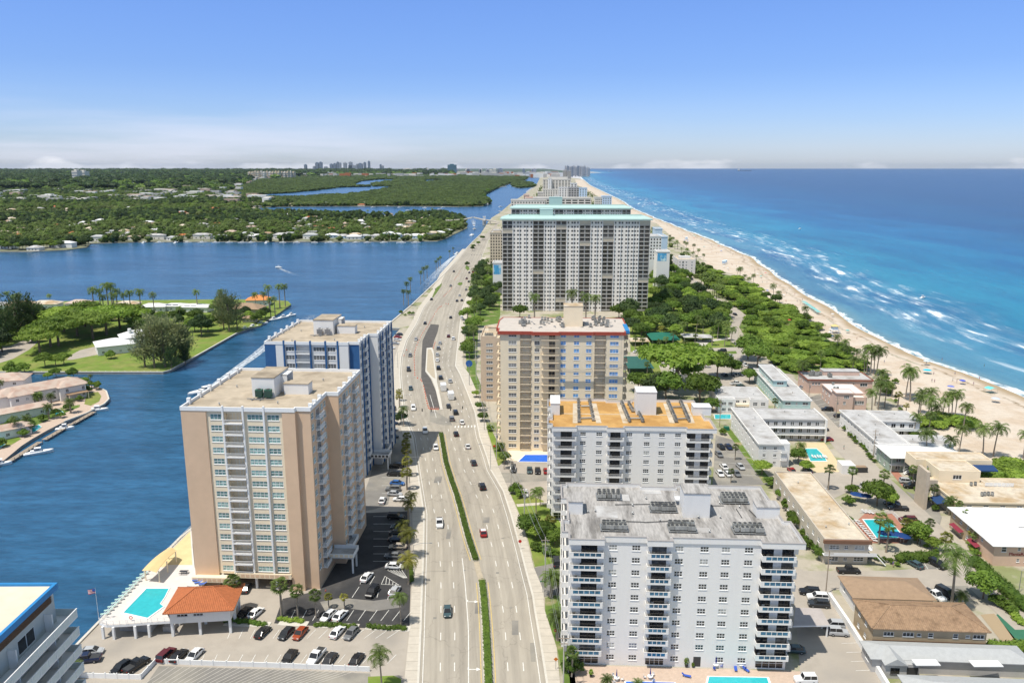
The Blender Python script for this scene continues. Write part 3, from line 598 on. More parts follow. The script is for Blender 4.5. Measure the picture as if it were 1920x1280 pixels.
# roadworks: dark new asphalt and long concrete island
cw=lambda L:[(700+x/3.2,420+y/3.2)for x,y in L]
sheet('new_asphalt_strip',cw([(345,600),(395,605),(385,650),(365,700),(355,742),(320,745),(312,885),(345,930),(375,1000),(400,1108),(342,1110),(325,1050),(305,980),(287,920),(290,780),(295,700),(318,650)]),0.058,mat('new_asphalt',(0.10,0.092,0.085),0.9,0.25,0.3,world_co=True))
isl=GP(cw([(320,745),(352,742),(362,765),(372,860),(382,905),(382,950),(405,1050),(417,1113),(402,1115),(372,985),(350,930),(312,885)]))
b=MB();b.prism(isl,0,0.22,0,mtop=0);me=b.mesh('traffic_island',KERB);struct('traffic_island',me)
sheet('island_soil',cw([(326,753),(346,753),(356,780),(366,870),(372,930),(352,918),(320,878)]),0.24,MEDS)
for px in([(512,352),(532,350),(535,362),(520,370),(505,362)],[(556,248),(572,255),(578,272),(565,280),(552,265)],[(376,385),(412,355),(408,372),(382,410),(360,440),(352,440)]):
 P=GP(cw(px));b=MB();b.prism(P,0,0.2);struct('median_grass',b.mesh('median_grass',GRASSD))
# building kit
CACHE={}
def split_mb(mb):
 par=list(range(len(mb.v)))
 def find(a):
  while par[a]!=a:par[a]=par[par[a]];a=par[a]
  return a
 for f in mb.f:
  r=find(f[0])
  for i in f[1:]:par[find(i)]=r
 G_={}
 for f,m in zip(mb.f,mb.m):G_.setdefault(find(f[0]),[]).append((f,m))
 out=[]
 for fs in G_.values():
  q=MB();ix={}
  for f,m in fs:
   for i in f:
    if i not in ix:ix[i]=len(q.v);q.v.append(mb.v[i])
   q.f.append(tuple(ix[i]for i in f));q.m.append(m)
  out.append(q)
 return out
class Bldg:
 """a building: Empty at its front left corner, local x along the front, y backwards, z up"""
 def __init__(s,name,label,X,Y,rot,cat='building',group=None):
  s.X,s.Y,s.a=X,Y,R(rot);s.o=thing(name,label,cat,(X,Y,0),s.a,group);s.c,s.s=math.cos(s.a),math.sin(s.a)
 def toL(s,x,y):x-=s.X;y-=s.Y;return(x*s.c+y*s.s,-x*s.s+y*s.c)
 def L(s,u,v,z=0):return s.toL(*G(u,v,z))
 def F(s,u,v,y0=0.0):
  dx,dy,dz=ray(u,v);ly=-dx*s.s+dy*s.c;o=s.toL(0,0);t=(y0-o[1])/ly
  return(o[0]+(dx*s.c+dy*s.s)*t,CH+dz*t)
 def S(s,u,v,x0):
  dx,dy,dz=ray(u,v);lx=dx*s.c+dy*s.s;o=s.toL(0,0);t=(x0-o[0])/lx
  return(o[1]+(-dx*s.s+dy*s.c)*t,CH+dz*t)
 def part(s,name,mb,m,kind=None,loc=(0,0,0),rz=0):
  me=mb.mesh(name,m)if isinstance(mb,MB)else mb
  o=put(name,me,s.o,loc,rz)
  if kind:o['kind']=kind
  return o
def loose(B,name,mb,m):
 """each separate piece of the builder becomes a part of its own"""
 par=B.o if hasattr(B,'o')else B
 for q in split_mb(mb):put(name,q.mesh(name,m),par)
def fp(f,s,d,z):ox,oy,a=f;return(ox+math.cos(a)*s+math.sin(a)*d,oy+math.sin(a)*s-math.cos(a)*d,z)
def wall(mb,f,W,z0,z1,holes=(),rev=0.18,m=0):
 """a wall face with real openings: holes are (s0, s1, z0, z1)"""
 hs=[h for h in holes if h[1]>h[0]]
 xs=sorted({0.0,W}|{round(min(max(q,0),W),3)for h in hs for q in h[:2]});zs=sorted({z0,z1}|{round(min(max(q,z0),z1),3)for h in hs for q in h[2:4]})
 cells=set()
 for h in hs:
  for i in range(len(xs)-1):
   if xs[i]>=h[0]-0.002 and xs[i+1]<=h[1]+0.002:
    for k in range(len(zs)-1):
     if zs[k]>=h[2]-0.002 and zs[k+1]<=h[3]+0.002:cells.add((i,k))
 for i in range(len(xs)-1):
  k=0
  while k<len(zs)-1:
   if(i,k)in cells:k+=1;continue
   e=k
   while e+1<len(zs)-1 and(i,e+1)not in cells:e+=1
   mb.q(fp(f,xs[i],0,zs[k]),fp(f,xs[i+1],0,zs[k]),fp(f,xs[i+1],0,zs[e+1]),fp(f,xs[i],0,zs[e+1]),m=m);k=e+1
 for h in hs:
  a,b_,c,d=h[:4]
  mb.q(fp(f,a,0,c),fp(f,a,0,d),fp(f,a,-rev,d),fp(f,a,-rev,c),m=m);mb.q(fp(f,b_,0,c),fp(f,b_,-rev,c),fp(f,b_,-rev,d),fp(f,b_,0,d),m=m)
  mb.q(fp(f,a,0,c),fp(f,a,-rev,c),fp(f,b_,-rev,c),fp(f,b_,0,c),m=m);mb.q(fp(f,a,0,d),fp(f,b_,0,d),fp(f,b_,-rev,d),fp(f,a,-rev,d),m=m)
def win_meshes(w,h,nx,ny,fm,gm,sill=True,fw=0.08):
 k=('w',round(w,2),round(h,2),nx,ny,fm.name,gm.name,sill)
 if k in CACHE:return CACHE[k]
 a=MB();y0,y1=0.02,0.14
 a.box(-w/2,w/2,y0,y1,-h/2,-h/2+fw);a.box(-w/2,w/2,y0,y1,h/2-fw,h/2)
 for i in range(nx+1):
  x=-w/2+fw/2+(w-fw)*i/nx;a.box(x-fw/2,x+fw/2,y0+0.005,y1-0.005,-h/2+fw,h/2-fw)
 for i in range(1,ny):
  z=-h/2+h*i/ny;a.box(-w/2+fw,w/2-fw,y0+0.01,y1-0.01,z-fw/2,z+fw/2)
 if sill:a.box(-w/2-0.08,w/2+0.08,-0.10,0.03,-h/2-0.10,-h/2-0.01)
 b=MB();b.box(-w/2+0.02,w/2-0.02,0.085,0.12,-h/2+0.02,h/2-0.02)
 CACHE[k]=(a.mesh('window',fm),b.mesh('pane',gm));return CACHE[k]
def window(B,f,h,nx=2,ny=2,fm=None,gm=None,sill=True,name='window'):
 """window filling the opening h = (s0, s1, z0, z1) of face f; the pane is its child"""
 fm=fm or W_WHITE2;gm=gm or GLASS
 w,hh=h[1]-h[0],h[3]-h[2];a,b_=win_meshes(w,hh,nx,ny,fm,gm,sill)
 o=put(name,a,B.o,fp(f,(h[0]+h[1])/2,-0.0,(h[2]+h[3])/2),f[2]);put('pane',b_,o);return o
def slot(sx,z,w,h):return(sx-w/2,sx+w/2,z-h/2,z+h/2)
def roof_slab(mb,P,z,h=1.0,t=0.3,m=0,mr=1):
 """flat roof polygon with a parapet ring h high"""
 mb.q(*[(x,y,z)for x,y in P],m=mr)
 n=len(P);cx=sum(p[0]for p in P)/n;cy=sum(p[1]for p in P)/n
 area=sum(P[i][0]*P[(i+1)%n][1]-P[(i+1)%n][0]*P[i][1]for i in range(n));sgn=1 if area>0 else-1
 Q=[]
 for i in range(n):
  p0,p1,p2=Vector(P[i-1]),Vector(P[i]),Vector(P[(i+1)%n]);a=(p1-p0).normalized();c=(p2-p1).normalized()
  na=Vector((-a.y,a.x))*sgn;nc=Vector((-c.y,c.x))*sgn;k=(na+nc);k=k/max(0.3,k.dot(na))if k.length>1e-6 else na
  Q.append(tuple(p1+k*t))
 for i in range(n):
  j=(i+1)%n
  mb.q((*P[i],z+h),(*P[j],z+h),(*Q[j],z+h),(*Q[i],z+h),m=m);mb.q((*Q[i],z),(*Q[j],z),(*Q[j],z+h),(*Q[i],z+h),m=m)
  mb.q((*P[i],z),(*P[j],z),(*P[j],z+h),(*P[i],z+h),m=m)
def ac_mesh(kind=0):
 k=('ac',kind)
 if k in CACHE:return CACHE[k]
 b=MB()
 if kind==0:b.box(-0.45,0.45,-0.45,0.45,0.25,1.15);b.cyl(0,0,1.15,1.24,0.40,0.36,10,m=1);b.box(-0.5,0.5,-0.4,-0.3,0,0.25,m=1);b.box(-0.5,0.5,0.3,0.4,0,0.25,m=1)
 elif kind==1:b.cyl(0,0,0.2,1.1,0.45,0.45,12);b.cyl(0,0,1.1,1.16,0.38,0.34,10,m=1);b.box(-0.5,0.5,-0.1,0.1,0,0.2,m=1)
 else:b.box(-1.2,1.2,-0.8,0.8,0.3,1.8);b.cyl(-0.55,0,1.8,1.92,0.45,0.42,10,m=1);b.cyl(0.55,0,1.8,1.92,0.45,0.42,10,m=1);b.box(-1.1,1.1,-0.7,-0.5,0,0.3,m=1);b.box(-1.1,1.1,0.5,0.7,0,0.3,m=1)
 CACHE[k]=b.mesh('ac_unit',[ACM,DARKM]);return CACHE[k]
def acs(B,pts,z,kind=0):
 for x,y in pts:put('ac_unit',ac_mesh(kind),B.o,(x,y,z),rnd.choice((0,0,1.57)))
def vents(B,pts,z):
 for x,y in pts:
  if 'vent' not in CACHE:
   b=MB();b.cyl(0,0,0,0.5,0.12,n=8);b.cyl(0,0,0.5,0.75,0.28,0.05,8);CACHE['vent']=b.mesh('roof_vent',METAL)
  put('roof_vent',CACHE['vent'],B.o,(x,y,z))
def balc_meshes(w,d,style,mats):
 """slab with parapet; returns slab mesh and list of (name, mesh) sub-parts"""
 k=('b',round(w,2),round(d,2),style,mats[0].name)
 if k in CACHE:return CACHE[k]
 wm=mats[0];s=MB();sub=[]
 if style=='glass':
  s.box(0,w,-d,0,-0.18,0.0);s.box(0,w,-d,-d+0.14,0,0.26);s.box(0,0.12,-d+0.14,0,0,1.0);s.box(w-0.12,w,-d+0.14,0,0,1.0)
  s.box(0,w,-d-0.02,-d+0.10,1.02,1.12);s.box(0,0.75,-d,-d+0.12,0.26,1.02);s.box(w-0.55,w,-d,-d+0.12,0.26,1.02)
  n=5 if w>5.5 else 4;x0,x1=0.75,w-0.55
  for i in range(1,n):x=x0+(x1-x0)*i/n;s.box(x-0.06,x+0.06,-d,-d+0.10,0.26,1.02)
  g=MB();g.box(x0,x1,-d+0.02,-d+0.05,0.26,1.02);sub.append(('railing_glass',g.mesh('railing_glass',mats[1])))
 elif style=='bars':
  s.box(0,w,-d,0,-0.18,0.0);s.box(0,0.75,-d,-d+0.14,0,1.1);s.box(w-0.45,w,-d,-d+0.14,0,1.1);s.box(0.75,w-0.45,-d,-d+0.14,0,0.3)
  s.box(0,0.12,-d+0.14,0,0,1.1);s.box(w-0.12,w,-d+0.14,0,0,1.1)
  g=MB();g.box(0.75,w-0.45,-d+0.03,-d+0.09,1.02,1.1);x=0.85
  while x<w-0.5:g.box(x-0.025,x+0.025,-d+0.04,-d+0.08,0.3,1.02);x+=0.17
  sub.append(('railing',g.mesh('railing',mats[1])))
 elif style=='rail':
  s.box(0,w,-d,0,-0.16,0.04);g=MB();g.box(0,w,-d,-d+0.06,1.0,1.08);g.box(0,w,-d,-d+0.06,0.1,0.16);x=0.03
  while x<=w:g.box(x-0.02,x+0.02,-d+0.01,-d+0.05,0.16,1.0);x+=0.16
  for xx in(0,w-0.05):g.box(xx,xx+0.05,-d,0,1.0,1.07);g.box(xx,xx+0.05,-d,0,0.1,0.15);g.box(xx,xx+0.05,-d*0.5-0.02,-d*0.5+0.02,0.15,1.0)
  sub.append(('railing',g.mesh('railing',mats[1])))
 CACHE[k]=(s.mesh('balcony',wm),sub);return CACHE[k]
def balcony(B,f,s0,z,w,d,style,mats,door=None):
 me,sub=balc_meshes(w,d,style,mats);o=put('balcony',me,B.o,fp(f,s0,0,z),f[2])
 for n,m in sub:put(n,m,o)
 if door:
  for(dx,dw)in door:
   a,p=win_meshes(dw,2.05,2 if dw<3 else 3,1,W_WHITE2 if mats[0]!=W_CREAM else W_TAN,GLASSD,False)
   q=put('sliding_door',p,o,(dx+dw/2,0.02,1.12))
 return o
def penthouse(B,x0,x1,y0,y1,z0,z1,wm,rm,name='roof_house',lip=0.12):
 b=MB();b.box(x0,x1,y0,y1,z0,z1);b.box(x0-lip,x1+lip,y0-lip,y1+lip,z1,z1+0.22,m=1);return B.part(name,b,[wm,rm])
def slab_condo(key,label,X,Y,rot,roofm,style):
 """white condominium slab: ten floors, three protruding balcony stacks on the front"""
 B=Bldg('condominium_block',label,X,Y,rot);W,D,fh,n=46.5,28.0,2.84,10;zt=28.75;PR=1.7
 f=(0,0,0);b=MB();wins=[];cols=[9.2,14.0,22.9,28.1,32.5,37.2];doors=[]
 stacks=[(0.2,7.0),(16.2,5.0),(39.6,6.9)]
 for k in range(n):
  z=0.35+k*fh
  for c in cols:
   if k==0 and c==28.1:continue
   wins.append((c,slot(c,z+1.55,1.75,1.25)))
  for i,(sx,sw)in enumerate(stacks):
   if k==0:doors.append((i,(sx+0.5,sx+sw-0.5,0.2,2.6)))
   elif i==2:doors+=[(i,(sx+.15,sx+2.7,z+.05,z+2.3)),(i,(sx+4.4,sx+sw-.1,z+.05,z+2.3))]
   else:doors.append((i,(sx+sw*(0.34 if i==0 else 0.22),sx+sw*.82,z+0.05,z+2.25)))
 holes=[w[1]for w in wins]+[d[1]for d in doors]
 if style=='glass':holes.append((27.0,28.6,0.05,2.5))
 wall(b,f,W,0,zt,holes)
 # west and east sides
 sw=[];fl=(0,D,R(-90));fr=(W,0,R(90))
 for k in range(n):
  for c in(3.5,9.5,14.5,20.5,25.5):sw.append(slot(c,1.9+k*fh,1.5,1.25))
 wall(b,fl,D,0,zt,sw);wall(b,fr,D,0,zt,sw);wall(b,(W,D,R(180)),W,0,zt)
 B.part('wall',b,W_WHITE)
 for c,h in wins:window(B,f,h,3,2,gm=GLASS)
 for h in sw:window(B,fl,h,2,2);window(B,fr,h,2,2)
 if style=='glass':
  dd=MB();dd.box(27.0,28.6,0.10,0.16,0.05,2.5);B.part('entrance_door',dd,DARKM)
 for i,h in doors:
  if h[2]>1:
   w_=h[1]-h[0];a,p=win_meshes(w_,h[3]-h[2],2,1,DARKM,GLASSD,False);o=put('sliding_door',a,B.o,fp(f,(h[0]+h[1])/2,0,(h[2]+h[3])/2));put('pane',p,o)
  else:window(B,f,h,4,2,gm=GLASSD,name='ground_floor_glazing',sill=False)
 rail={'glass':(W_WHITE,GLASSR),'bars':(W_WHITE,mat('bar_railing_grey',(0.42,0.41,0.40),0.6))}[style]
 for k in range(1,n):
  z=0.35+k*fh
  for i,(sx,sw_)in enumerate(stacks):
   o=balcony(B,f,sx,z,sw_,PR,style,rail)
   if rnd.random()<0.6:
    q=MB();cx=rnd.uniform(0.6,sw_*0.3);q.box(cx,cx+0.55,-0.95,-0.4,0.35,0.45);q.box(cx,cx+0.55,-0.45,-0.4,0.45,0.95)
    for a_ in(cx+0.03,cx+0.48):
     for c_ in(-0.92,-0.45):q.box(a_,a_+0.05,c_,c_+0.05,0.0,0.35)
    put('chair',q.mesh('chair',rnd.choice((DARKM,R_STAIN,W_GREY))),o)
 # side balconies wrapping the corners and fins
 for k in range(1,n):
  z=0.35+k*fh
  for s_ in((1.5,5.6),(19.0,5.5)):
   balcony(B,fl,D-s_[0]-s_[1],z,s_[1],1.3,style,rail)
  balcony(B,fr,2.0,z,6.5,1.5,style,rail)
 # roof: fascia stepping out over the stacks, membrane, parapet
 P=[(-0.1,-PR-0.1),(7.3,-PR-0.1),(7.3,-0.25),(16.1,-0.25),(16.1,-PR-0.1),(21.3,-PR-0.1),(21.3,-0.25),(39.4,-0.25),(39.4,-PR-0.1),(W+1.6,-PR-0.1),(W+1.6,8.8),(W+0.1,8.8),
(W+0.1,D+0.1),(26,D+0.1),(26,D-1.4),(18,D-1.4),(18,D+0.1),(-0.1,D+0.1),(-0.1,D-1),(-1.4,D-1),(-1.4,D-9.2),(-0.1,D-9.2),(-0.1,7.4),(-1.4,7.4),(-1.4,1.4),(-0.1,1.4)]
 b=MB();b.prism(P,zt,zt+0.5,0,top=False,bot=True);roof_slab(b,P,zt+0.5,0.75,0.35,0,1);B.part('roof',b,[W_WHITE,roofm])
 cop=MB();n_=len(P)
 for i in range(n_):
  j=(i+1)%n_;a=Vector(P[i]);c=Vector(P[j]);t=(c-a);L_=t.length;ang=math.atan2(t.y,t.x);T=lambda x,y,z,a=a,ang=ang:(a.x+math.cos(ang)*x-math.sin(ang)*y,a.y+math.sin(ang)*x+math.cos(ang)*y,z)
  cop.box(-0.06,L_+0.06,-0.07,0.36,zt+1.25,zt+1.33+0.002*i,T=T)
 B.part('coping',cop,mat('coping_grey',(0.33,0.31,0.30),0.7))
 return B,zt+0.5
# near white condominium with blue glass balconies
B3,zr=slab_condo('near','nearest white condominium with blue glass balcony fronts beside the boulevard',11.9,153.4,-2.6,R_GREY,'glass')
def clus(B,u0,v0,u1,v1,nx,ny,z,kind=0):
 x0,y0=B.L(u0,v0,z);x1,y1=B.L(u1,v1,z);lo,hi=min(y0,y1),max(y0,y1)
 fr=MB();fr.box(x0-0.8,x1+0.8,lo-0.7,hi+0.7,z+0.28,z+0.38);
 for i in range(int((x1-x0)/1.4)+1):fr.box(x0-0.5+i*1.4,x0-0.3+i*1.4,lo-0.6,hi+0.6,z,z+0.28)
 B.part('unit_stand',fr,METAL)
 acs(B,[(x0+(x1-x0)*i/max(1,nx-1)+rnd.uniform(-.1,.1),lo+(hi-lo)*j/max(1,ny-1)+rnd.uniform(-.1,.1))for i in range(nx)for j in range(ny)],z+0.38,kind)
cc=lambda x,y:(1030+x/3.368,900+y/3.368)
for a,c,nx,ny in(((318,122),(432,98),5,3),((655,200),(780,180),7,3),((1105,145),(1222,118),6,3),((345,318),(470,296),6,2),((775,325),(900,298),6,2),((1185,336),(1325,312),6,2)):
 clus(B3,*cc(*a),*cc(*c),nx,ny,zr)
x0,y0=B3.L(*cc(845,235),zr);x1,_=B3.L(*cc(1010,235),zr);penthouse(B3,x0,x1,y0,y0+5.5,zr,zr+5.6,W_WHITE,R_GREY)
x0,y0=B3.L(*cc(130,215),zr);x1,_=B3.L(*cc(210,215),zr);penthouse(B3,x0-0.3,x1,y0,y0+5,zr,zr+2.9,W_WHITE,R_GREY)
x0,y0=B3.L(*cc(1308,240),zr);x1,_=B3.L(*cc(1450,240),zr);penthouse(B3,x0,x1,y0,y0+3.6,zr,zr+2.5,W_WHITE,R_GREY)
b=MB();x0,y0=B3.L(*cc(795,160),zr);b.box(x0,x0+1.6,y0,y0+2.2,zr+1.3,zr+1.4);[b.box(x0+a,x0+a+0.06,y0+c,y0+c+0.06,zr,zr+2.4)for a in(0,1.5)for c in(0,1.1,2.1)];b.box(x0,x0+1.56,y0,y0+0.05,zr+2.3,zr+2.4);B3.part('roof_access_platform',b,W_WHITE2)
vents(B3,[B3.L(*cc(*p),zr)for p in((245,205),(525,165),(525,215),(940,240),(1078,240),(1200,175),(290,200),(610,120),(1075,150),(700,260),(1010,330))],zr)
pipe=MB()
for q in(((415,158),(640,155)),((430,262),(600,268)),((1020,165),(1100,165)),((600,270),(760,262)),((1180,185),(1215,240)),((1260,190),(1310,240))):
 a=B3.L(*cc(*q[0]),zr);c=B3.L(*cc(*q[1]),zr);pipe.tube([(*a,zr+0.2),(*c,zr+0.2)],0.09,n=5)
loose(B3,'roof_pipe',pipe,DARKM)
patch=MB()
for q in((300,165,420,235),(440,90,500,130),(590,60,700,85),(900,300,1010,330)):
 a=B3.L(*cc(q[0],q[3]),zr);c=B3.L(*cc(q[2],q[1]),zr);patch.box(a[0],c[0],a[1],c[1],zr+0.01,zr+0.05)
B3.part('roof_patches',patch,R_PALE,kind='stuff')
# second white condominium with orange gravel roof
B4,zr=slab_condo('second','white condominium with orange gravel roof just behind the nearest white block',11.9,225.5,-2.6,R_ORANGE,'bars')
c4=lambda x,y:(1000+x/4.8,720+y/4.8)
x0,y0=B4.L(*c4(925,275),zr);x1,_=B4.L(*c4(1103,275),zr);penthouse(B4,x0,x1,y0,y0+6.5,zr,zr+7.2,W_WHITE,R_WHITE)
x0,y0=B4.L(*c4(1440,283),zr);x1,_=B4.L(*c4(1597,283),zr);penthouse(B4,x0,x1,y0,y0+4.2,zr,zr+2.6,W_WHITE,R_WHITE)
x0,y0=B4.L(*c4(155,330),zr);x1,_=B4.L(*c4(240,330),zr);penthouse(B4,x0,x1,y0+6,y0+15,zr,zr+3.6,W_WHITE,R_WHITE)
wk=MB()
for q in((378,172,378,350),(545,172,590,350),(770,172,830,350),(1190,172,1250,350),(1360,172,1430,350)):
 a=B4.L(*c4(q[2],q[3]),zr);c=B4.L(*c4(q[0],q[1]),zr);wk.q((a[0]-0.8,a[1],zr+0.03),(a[0]+0.8,a[1],zr+0.03),(c[0]+0.8,c[1],zr+0.03),(c[0]-0.8,c[1],zr+0.03))
for q in((245,265,1640,290),):
 a=B4.L(*c4(q[0],q[1]),zr);c=B4.L(*c4(q[2],q[3]),zr);wk.q((a[0],a[1]-0.3,zr+0.035),(c[0],a[1]-0.3,zr+0.035),(c[0],a[1]+0.3,zr+0.035),(a[0],a[1]+0.3,zr+0.035))
loose(B4,'roof_walkway',wk,R_CREAMST)
for(xa,ya,xb,yb,n_)in((405,160,412,345,13),(505,160,540,330,9),(795,180,865,345,14),(860,190,895,250,5),(950,280,985,345,6),(1210,170,1285,345,15),(1325,170,1400,340,14)):
 for i in range(n_):
  t=i/(n_-1);p=B4.L(*c4(xa+(xb-xa)*t,ya+(yb-ya)*t),zr);acs(B4,[p],zr+0.1,i%2)
dk=MB()
for(xa,ya,xb,yb)in((430,210,520,210),(430,320,530,315),(870,320,960,320),(1225,220,1330,215),(1300,325,1380,320)):
 a=B4.L(*c4(xa,ya),zr);c=B4.L(*c4(xb,yb),zr);dk.tube([(*a,zr+0.5),(*c,zr+0.5)],0.28,n=6)
loose(B4,'roof_duct',dk,METAL)
# twin towers on the waterway
def water_tower(label,X,Y,style):
 beige=style=='beige';A=W_BEIGE if beige else W_BLUE;Wl=W_CREAM if beige else W_WHITE;TR=W_WHITE2 if beige else W_BLUE
 B=Bldg('apartment_tower',label,X,Y,-3.3);W1,W2,D1,D=31.6,34.8,14.6,38.0;zt=47.2;fh=2.86;n=15;zb=4.1
 gm=GLASSG if beige else GLASS
 f=(0,0,0);b=MB();wn=[]
 cols=[(7.1,9.9),(16.3,20.2),(21.2,24.2)];bal=(10.6,15.2)
 if not beige:cols=[(6.9,9.9),(16.3,20.2),(21.0,23.8)]
 for k in range(n):
  z=zb+k*fh
  for a,c in cols:wn.append((a,c,z+0.75,z+2.2))
 holes=[(bal[0],bal[1],zb+k*fh,zb+k*fh+fh-0.35)for k in range(n)]
 # front: flank walls proud of the window field
 fc=(6.2,0.35,0);m0=1
 wall(b,(6.2,0.35,0),18.8,zb,zt,[(a-6.2,c-6.2,z0,z1)for a,c,z0,z1 in wn]+[(a-6.2,c-6.2,z0,z1)for a,c,z0,z1 in holes],0.16,m=1)
 wall(b,(0,0,0),3.7,0,zt,(),m=0);wall(b,(3.7,0,0),2.5,0,zt,(),m=0 if beige else 1);b.q((6.2,0,0),(6.2,0.35,0),(6.2,0.35,zt),(6.2,0,zt),m=0)
 b.box(25.0,28.2,0.0,1.2,0,zt,m=0 if beige else 1)
 wall(b,(28.2,1.15,0),3.4,0,zt,(),m=0)
 # recess behind the balconies
 for a,c,z0,z1 in holes:
  b.q((a,0.35,z0),(a,0.35,z1),(a,1.9,z1),(a,1.9,z0),m=1);b.q((c,0.35,z0),(c,1.9,z0),(c,1.9,z1),(c,0.35,z1),m=1)
  b.q((a,1.9,z0),(c,1.9,z0),(c,1.9,z1),(a,1.9,z1),m=1);b.q((a,0.35,z0),(c,0.35,z0),(c,1.9,z0),(a,1.9,z0),m=1);b.q((a,0.35,z1),(c,0.35,z1),(c,1.9,z1),(a,1.9,z1),m=1)
 # right side: front block, recessed step, rear block
 fr1=(31.6,1.15,R(90));fr2=(W2,D1,R(90));s1=[];s2=[];wl=[]
 for k in range(n):
  z=zb+k*fh
  for a,c in((0.8,2.6),(8.6,10.4),(11.2,12.8)):s1.append((a,c,z+0.7,z+2.15))
  for a,c in((0.7,2.5),(7.6,9.4),(10.6,12.6),(17.4,19.4),(20.2,22.0)):s2.append((a,c,z+0.7,z+2.15))
  for a,c in((3,5),(9,11),(15,17),(22,24),(29,31)):wl.append((a,c,z+0.7,z+2.15))
 wall(b,fr1,D1-1.15,0,zt,s1,m=0 if beige else 1);wall(b,(31.6,D1,0),W2-31.6,0,zt,(),m=0 if beige else 1);wall(b,fr2,D-D1,0,zt,s2,m=0 if beige else 1)
 wall(b,(0,D,R(-90)),D,0,zt,wl,m=1);wall(b,(W2,D,R(180)),W2,0,zt,m=1)
 # ground floor: open garage behind columns
 b.q((6.2,6,0),(25,6,0),(25,6,zb),(6.2,6,zb),m=1);b.q((6.2,0.35,zb),(25,0.35,zb),(25,6,zb),(6.2,6,zb),m=1);b.q((6.2,0.35,0),(6.2,0.35,zb),(6.2,6,zb),(6.2,6,0),m=0)
 B.part('wall',b,[A,Wl])
 for h in wn:window(B,(0,0.35,0),h,4 if h[1]-h[0]>3.2 else 3,2,gm=gm)
 for h in s1:window(B,fr1,h,2,2,gm=gm)
 for h in s2:window(B,fr2,h,2,2,gm=gm)
 for h in wl:window(B,(0,D,R(-90)),h,2,2,gm=gm)
 col=MB()
 for x in(6.9,10.3,15.5,20.7):col.box(x-0.25,x+0.25,0.4,0.9,0,zb)
 loose(B,'column',col,W_WHITE2)
 pl=MB();px_=[(10.25,10.6),(15.2,15.6),(20.35,20.75)]
 if not beige:px_=[(6.25,6.7),(10.15,10.6),(15.2,15.7),(20.3,20.8),(24.4,24.9)]
 for a,c in px_:pl.box(a,c,-0.25,0.348,zb-0.4,zt+1.35)
 loose(B,'facade_fin',pl,W_WHITE2 if beige else W_BLUE)
 rl=(W_WHITE2,W_WHITE2)
 for k in range(n):
  z=zb+k*fh
  balcony(B,(0,0.35,0),bal[0],z,bal[1]-bal[0],0.9,'rail',rl)
  a,p=win_meshes(2.6,2.0,3,1,W_WHITE2,GLASSD if k%4 else GLASSG,False);o=put('balcony_door',a,B.o,((bal[0]+bal[1])/2+0.4,1.82,z+1.15));put('pane',p,o)
  balcony(B,fr1,3.6,z,4.2,1.2,'rail',rl);balcony(B,fr2,3.2,z,4.0,1.2,'rail',rl);balcony(B,fr2,13.2,z,3.8,1.2,'rail',rl)
  for ff,s_ in((fr1,5.7),(fr2,5.2),(fr2,15.1)):
   a,p=win_meshes(2.8,2.1,3,1,W_WHITE2,GLASSD,False);o=put('sliding_door',a,B.o,fp(ff,s_,0.12,z+1.15),ff[2]);put('pane',p,o)
 if not beige:
  db=MB()
  for s_ in(3.2,8.0,D1-1.8):q=fp(fr1,s_,0,0);db.box(q[0]-0.02,q[0]+0.35,q[1]-0.35,q[1]+0.35,0,zt+0.5)
  for s_ in(3.0,7.4,13.0,17.2,22.6):q=fp(fr2,s_,0,0);db.box(q[0]-0.02,q[0]+0.35,q[1]-0.35,q[1]+0.35,0,zt+0.5)
  loose(B,'facade_fin',db,W_BLUE)
 P=[(-0.1,-0.1),(28.2,-0.1),(28.2,0.95),(31.8,0.95),(31.8,D1-0.1),(W2+0.1,D1-0.1),(W2+0.1,D+0.1),(-0.1,D+0.1)]
 b=MB();b.prism(P,zt,zt+0.25,0,top=False);roof_slab(b,P,zt+0.25,0.75,0.35,0,1);B.part('roof',b,[W_WHITE2,R_STAIN])
 pp=MB()
 for y in(4,10,16,22,28,34):pp.box(-0.25,0.6,y,y+0.8,zt+0.25,zt+1.9)
 for y in(1.8,5.0,9.4):pp.box(31.0,31.95,y,y+0.6,zt+0.25,zt+1.7)
 for y in(D1+2,D1+7,D1+12.5,D1+17.5):pp.box(W2-0.7,W2+0.25,y,y+0.6,zt+0.25,zt+1.7)
 loose(B,'parapet_pier',pp,W_WHITE2)
 zr=zt+0.25;T=(lambda x,y:(320+x/2.909,560+y/2.909))
 if beige:
  x0,y0=B.L(*T(447,535),zr);x1,_=B.L(*T(572,535),zr);xa,ya=B.L(*T(620,520),zr)
 else:x0,y0,x1,xa,ya=12.0,15.5,19.0,19.8,17.2
 penthouse(B,x0,x1,y0,y0+11,zr,zr+5.0,W_WHITE,R_STAIN);penthouse(B,xa,xa+6.4,ya,ya+3.4,zr,zr+2.7,W_WHITE,R_STAIN,'stair_house')
 b=MB();b.box(x1,x1+1.6,y0+5,y0+5.3,zr,zr+4.6);b.box(x1,x1+1.6,y0+9.5,y0+9.8,zr,zr+4.6);b.box(x1,x1+1.6,y0+5,y0+9.8,zr+4.3,zr+4.6);B.part('roof_frame',b,W_WHITE)
 acg=mat('green_ac_casing',(0.03,0.12,0.08),0.5)
 for q in(0.22,0.62):
  u=MB();cx=x0+(x1-x0)*q;u.box(cx,cx+1.7,y0-1.5,y0-0.3,zr+0.4,zr+2.3);u.cyl(cx+0.85,y0-0.9,zr+2.3,zr+2.45,0.5,0.45,10,m=1)
  for i in range(6):u.box(cx-0.02,cx+1.72,y0-1.53,y0-1.5,zr+0.6+i*0.27,zr+0.7+i*0.27,m=1)
  B.part('rooftop_chiller',u,[acg if beige else W_GREY,DARKM])
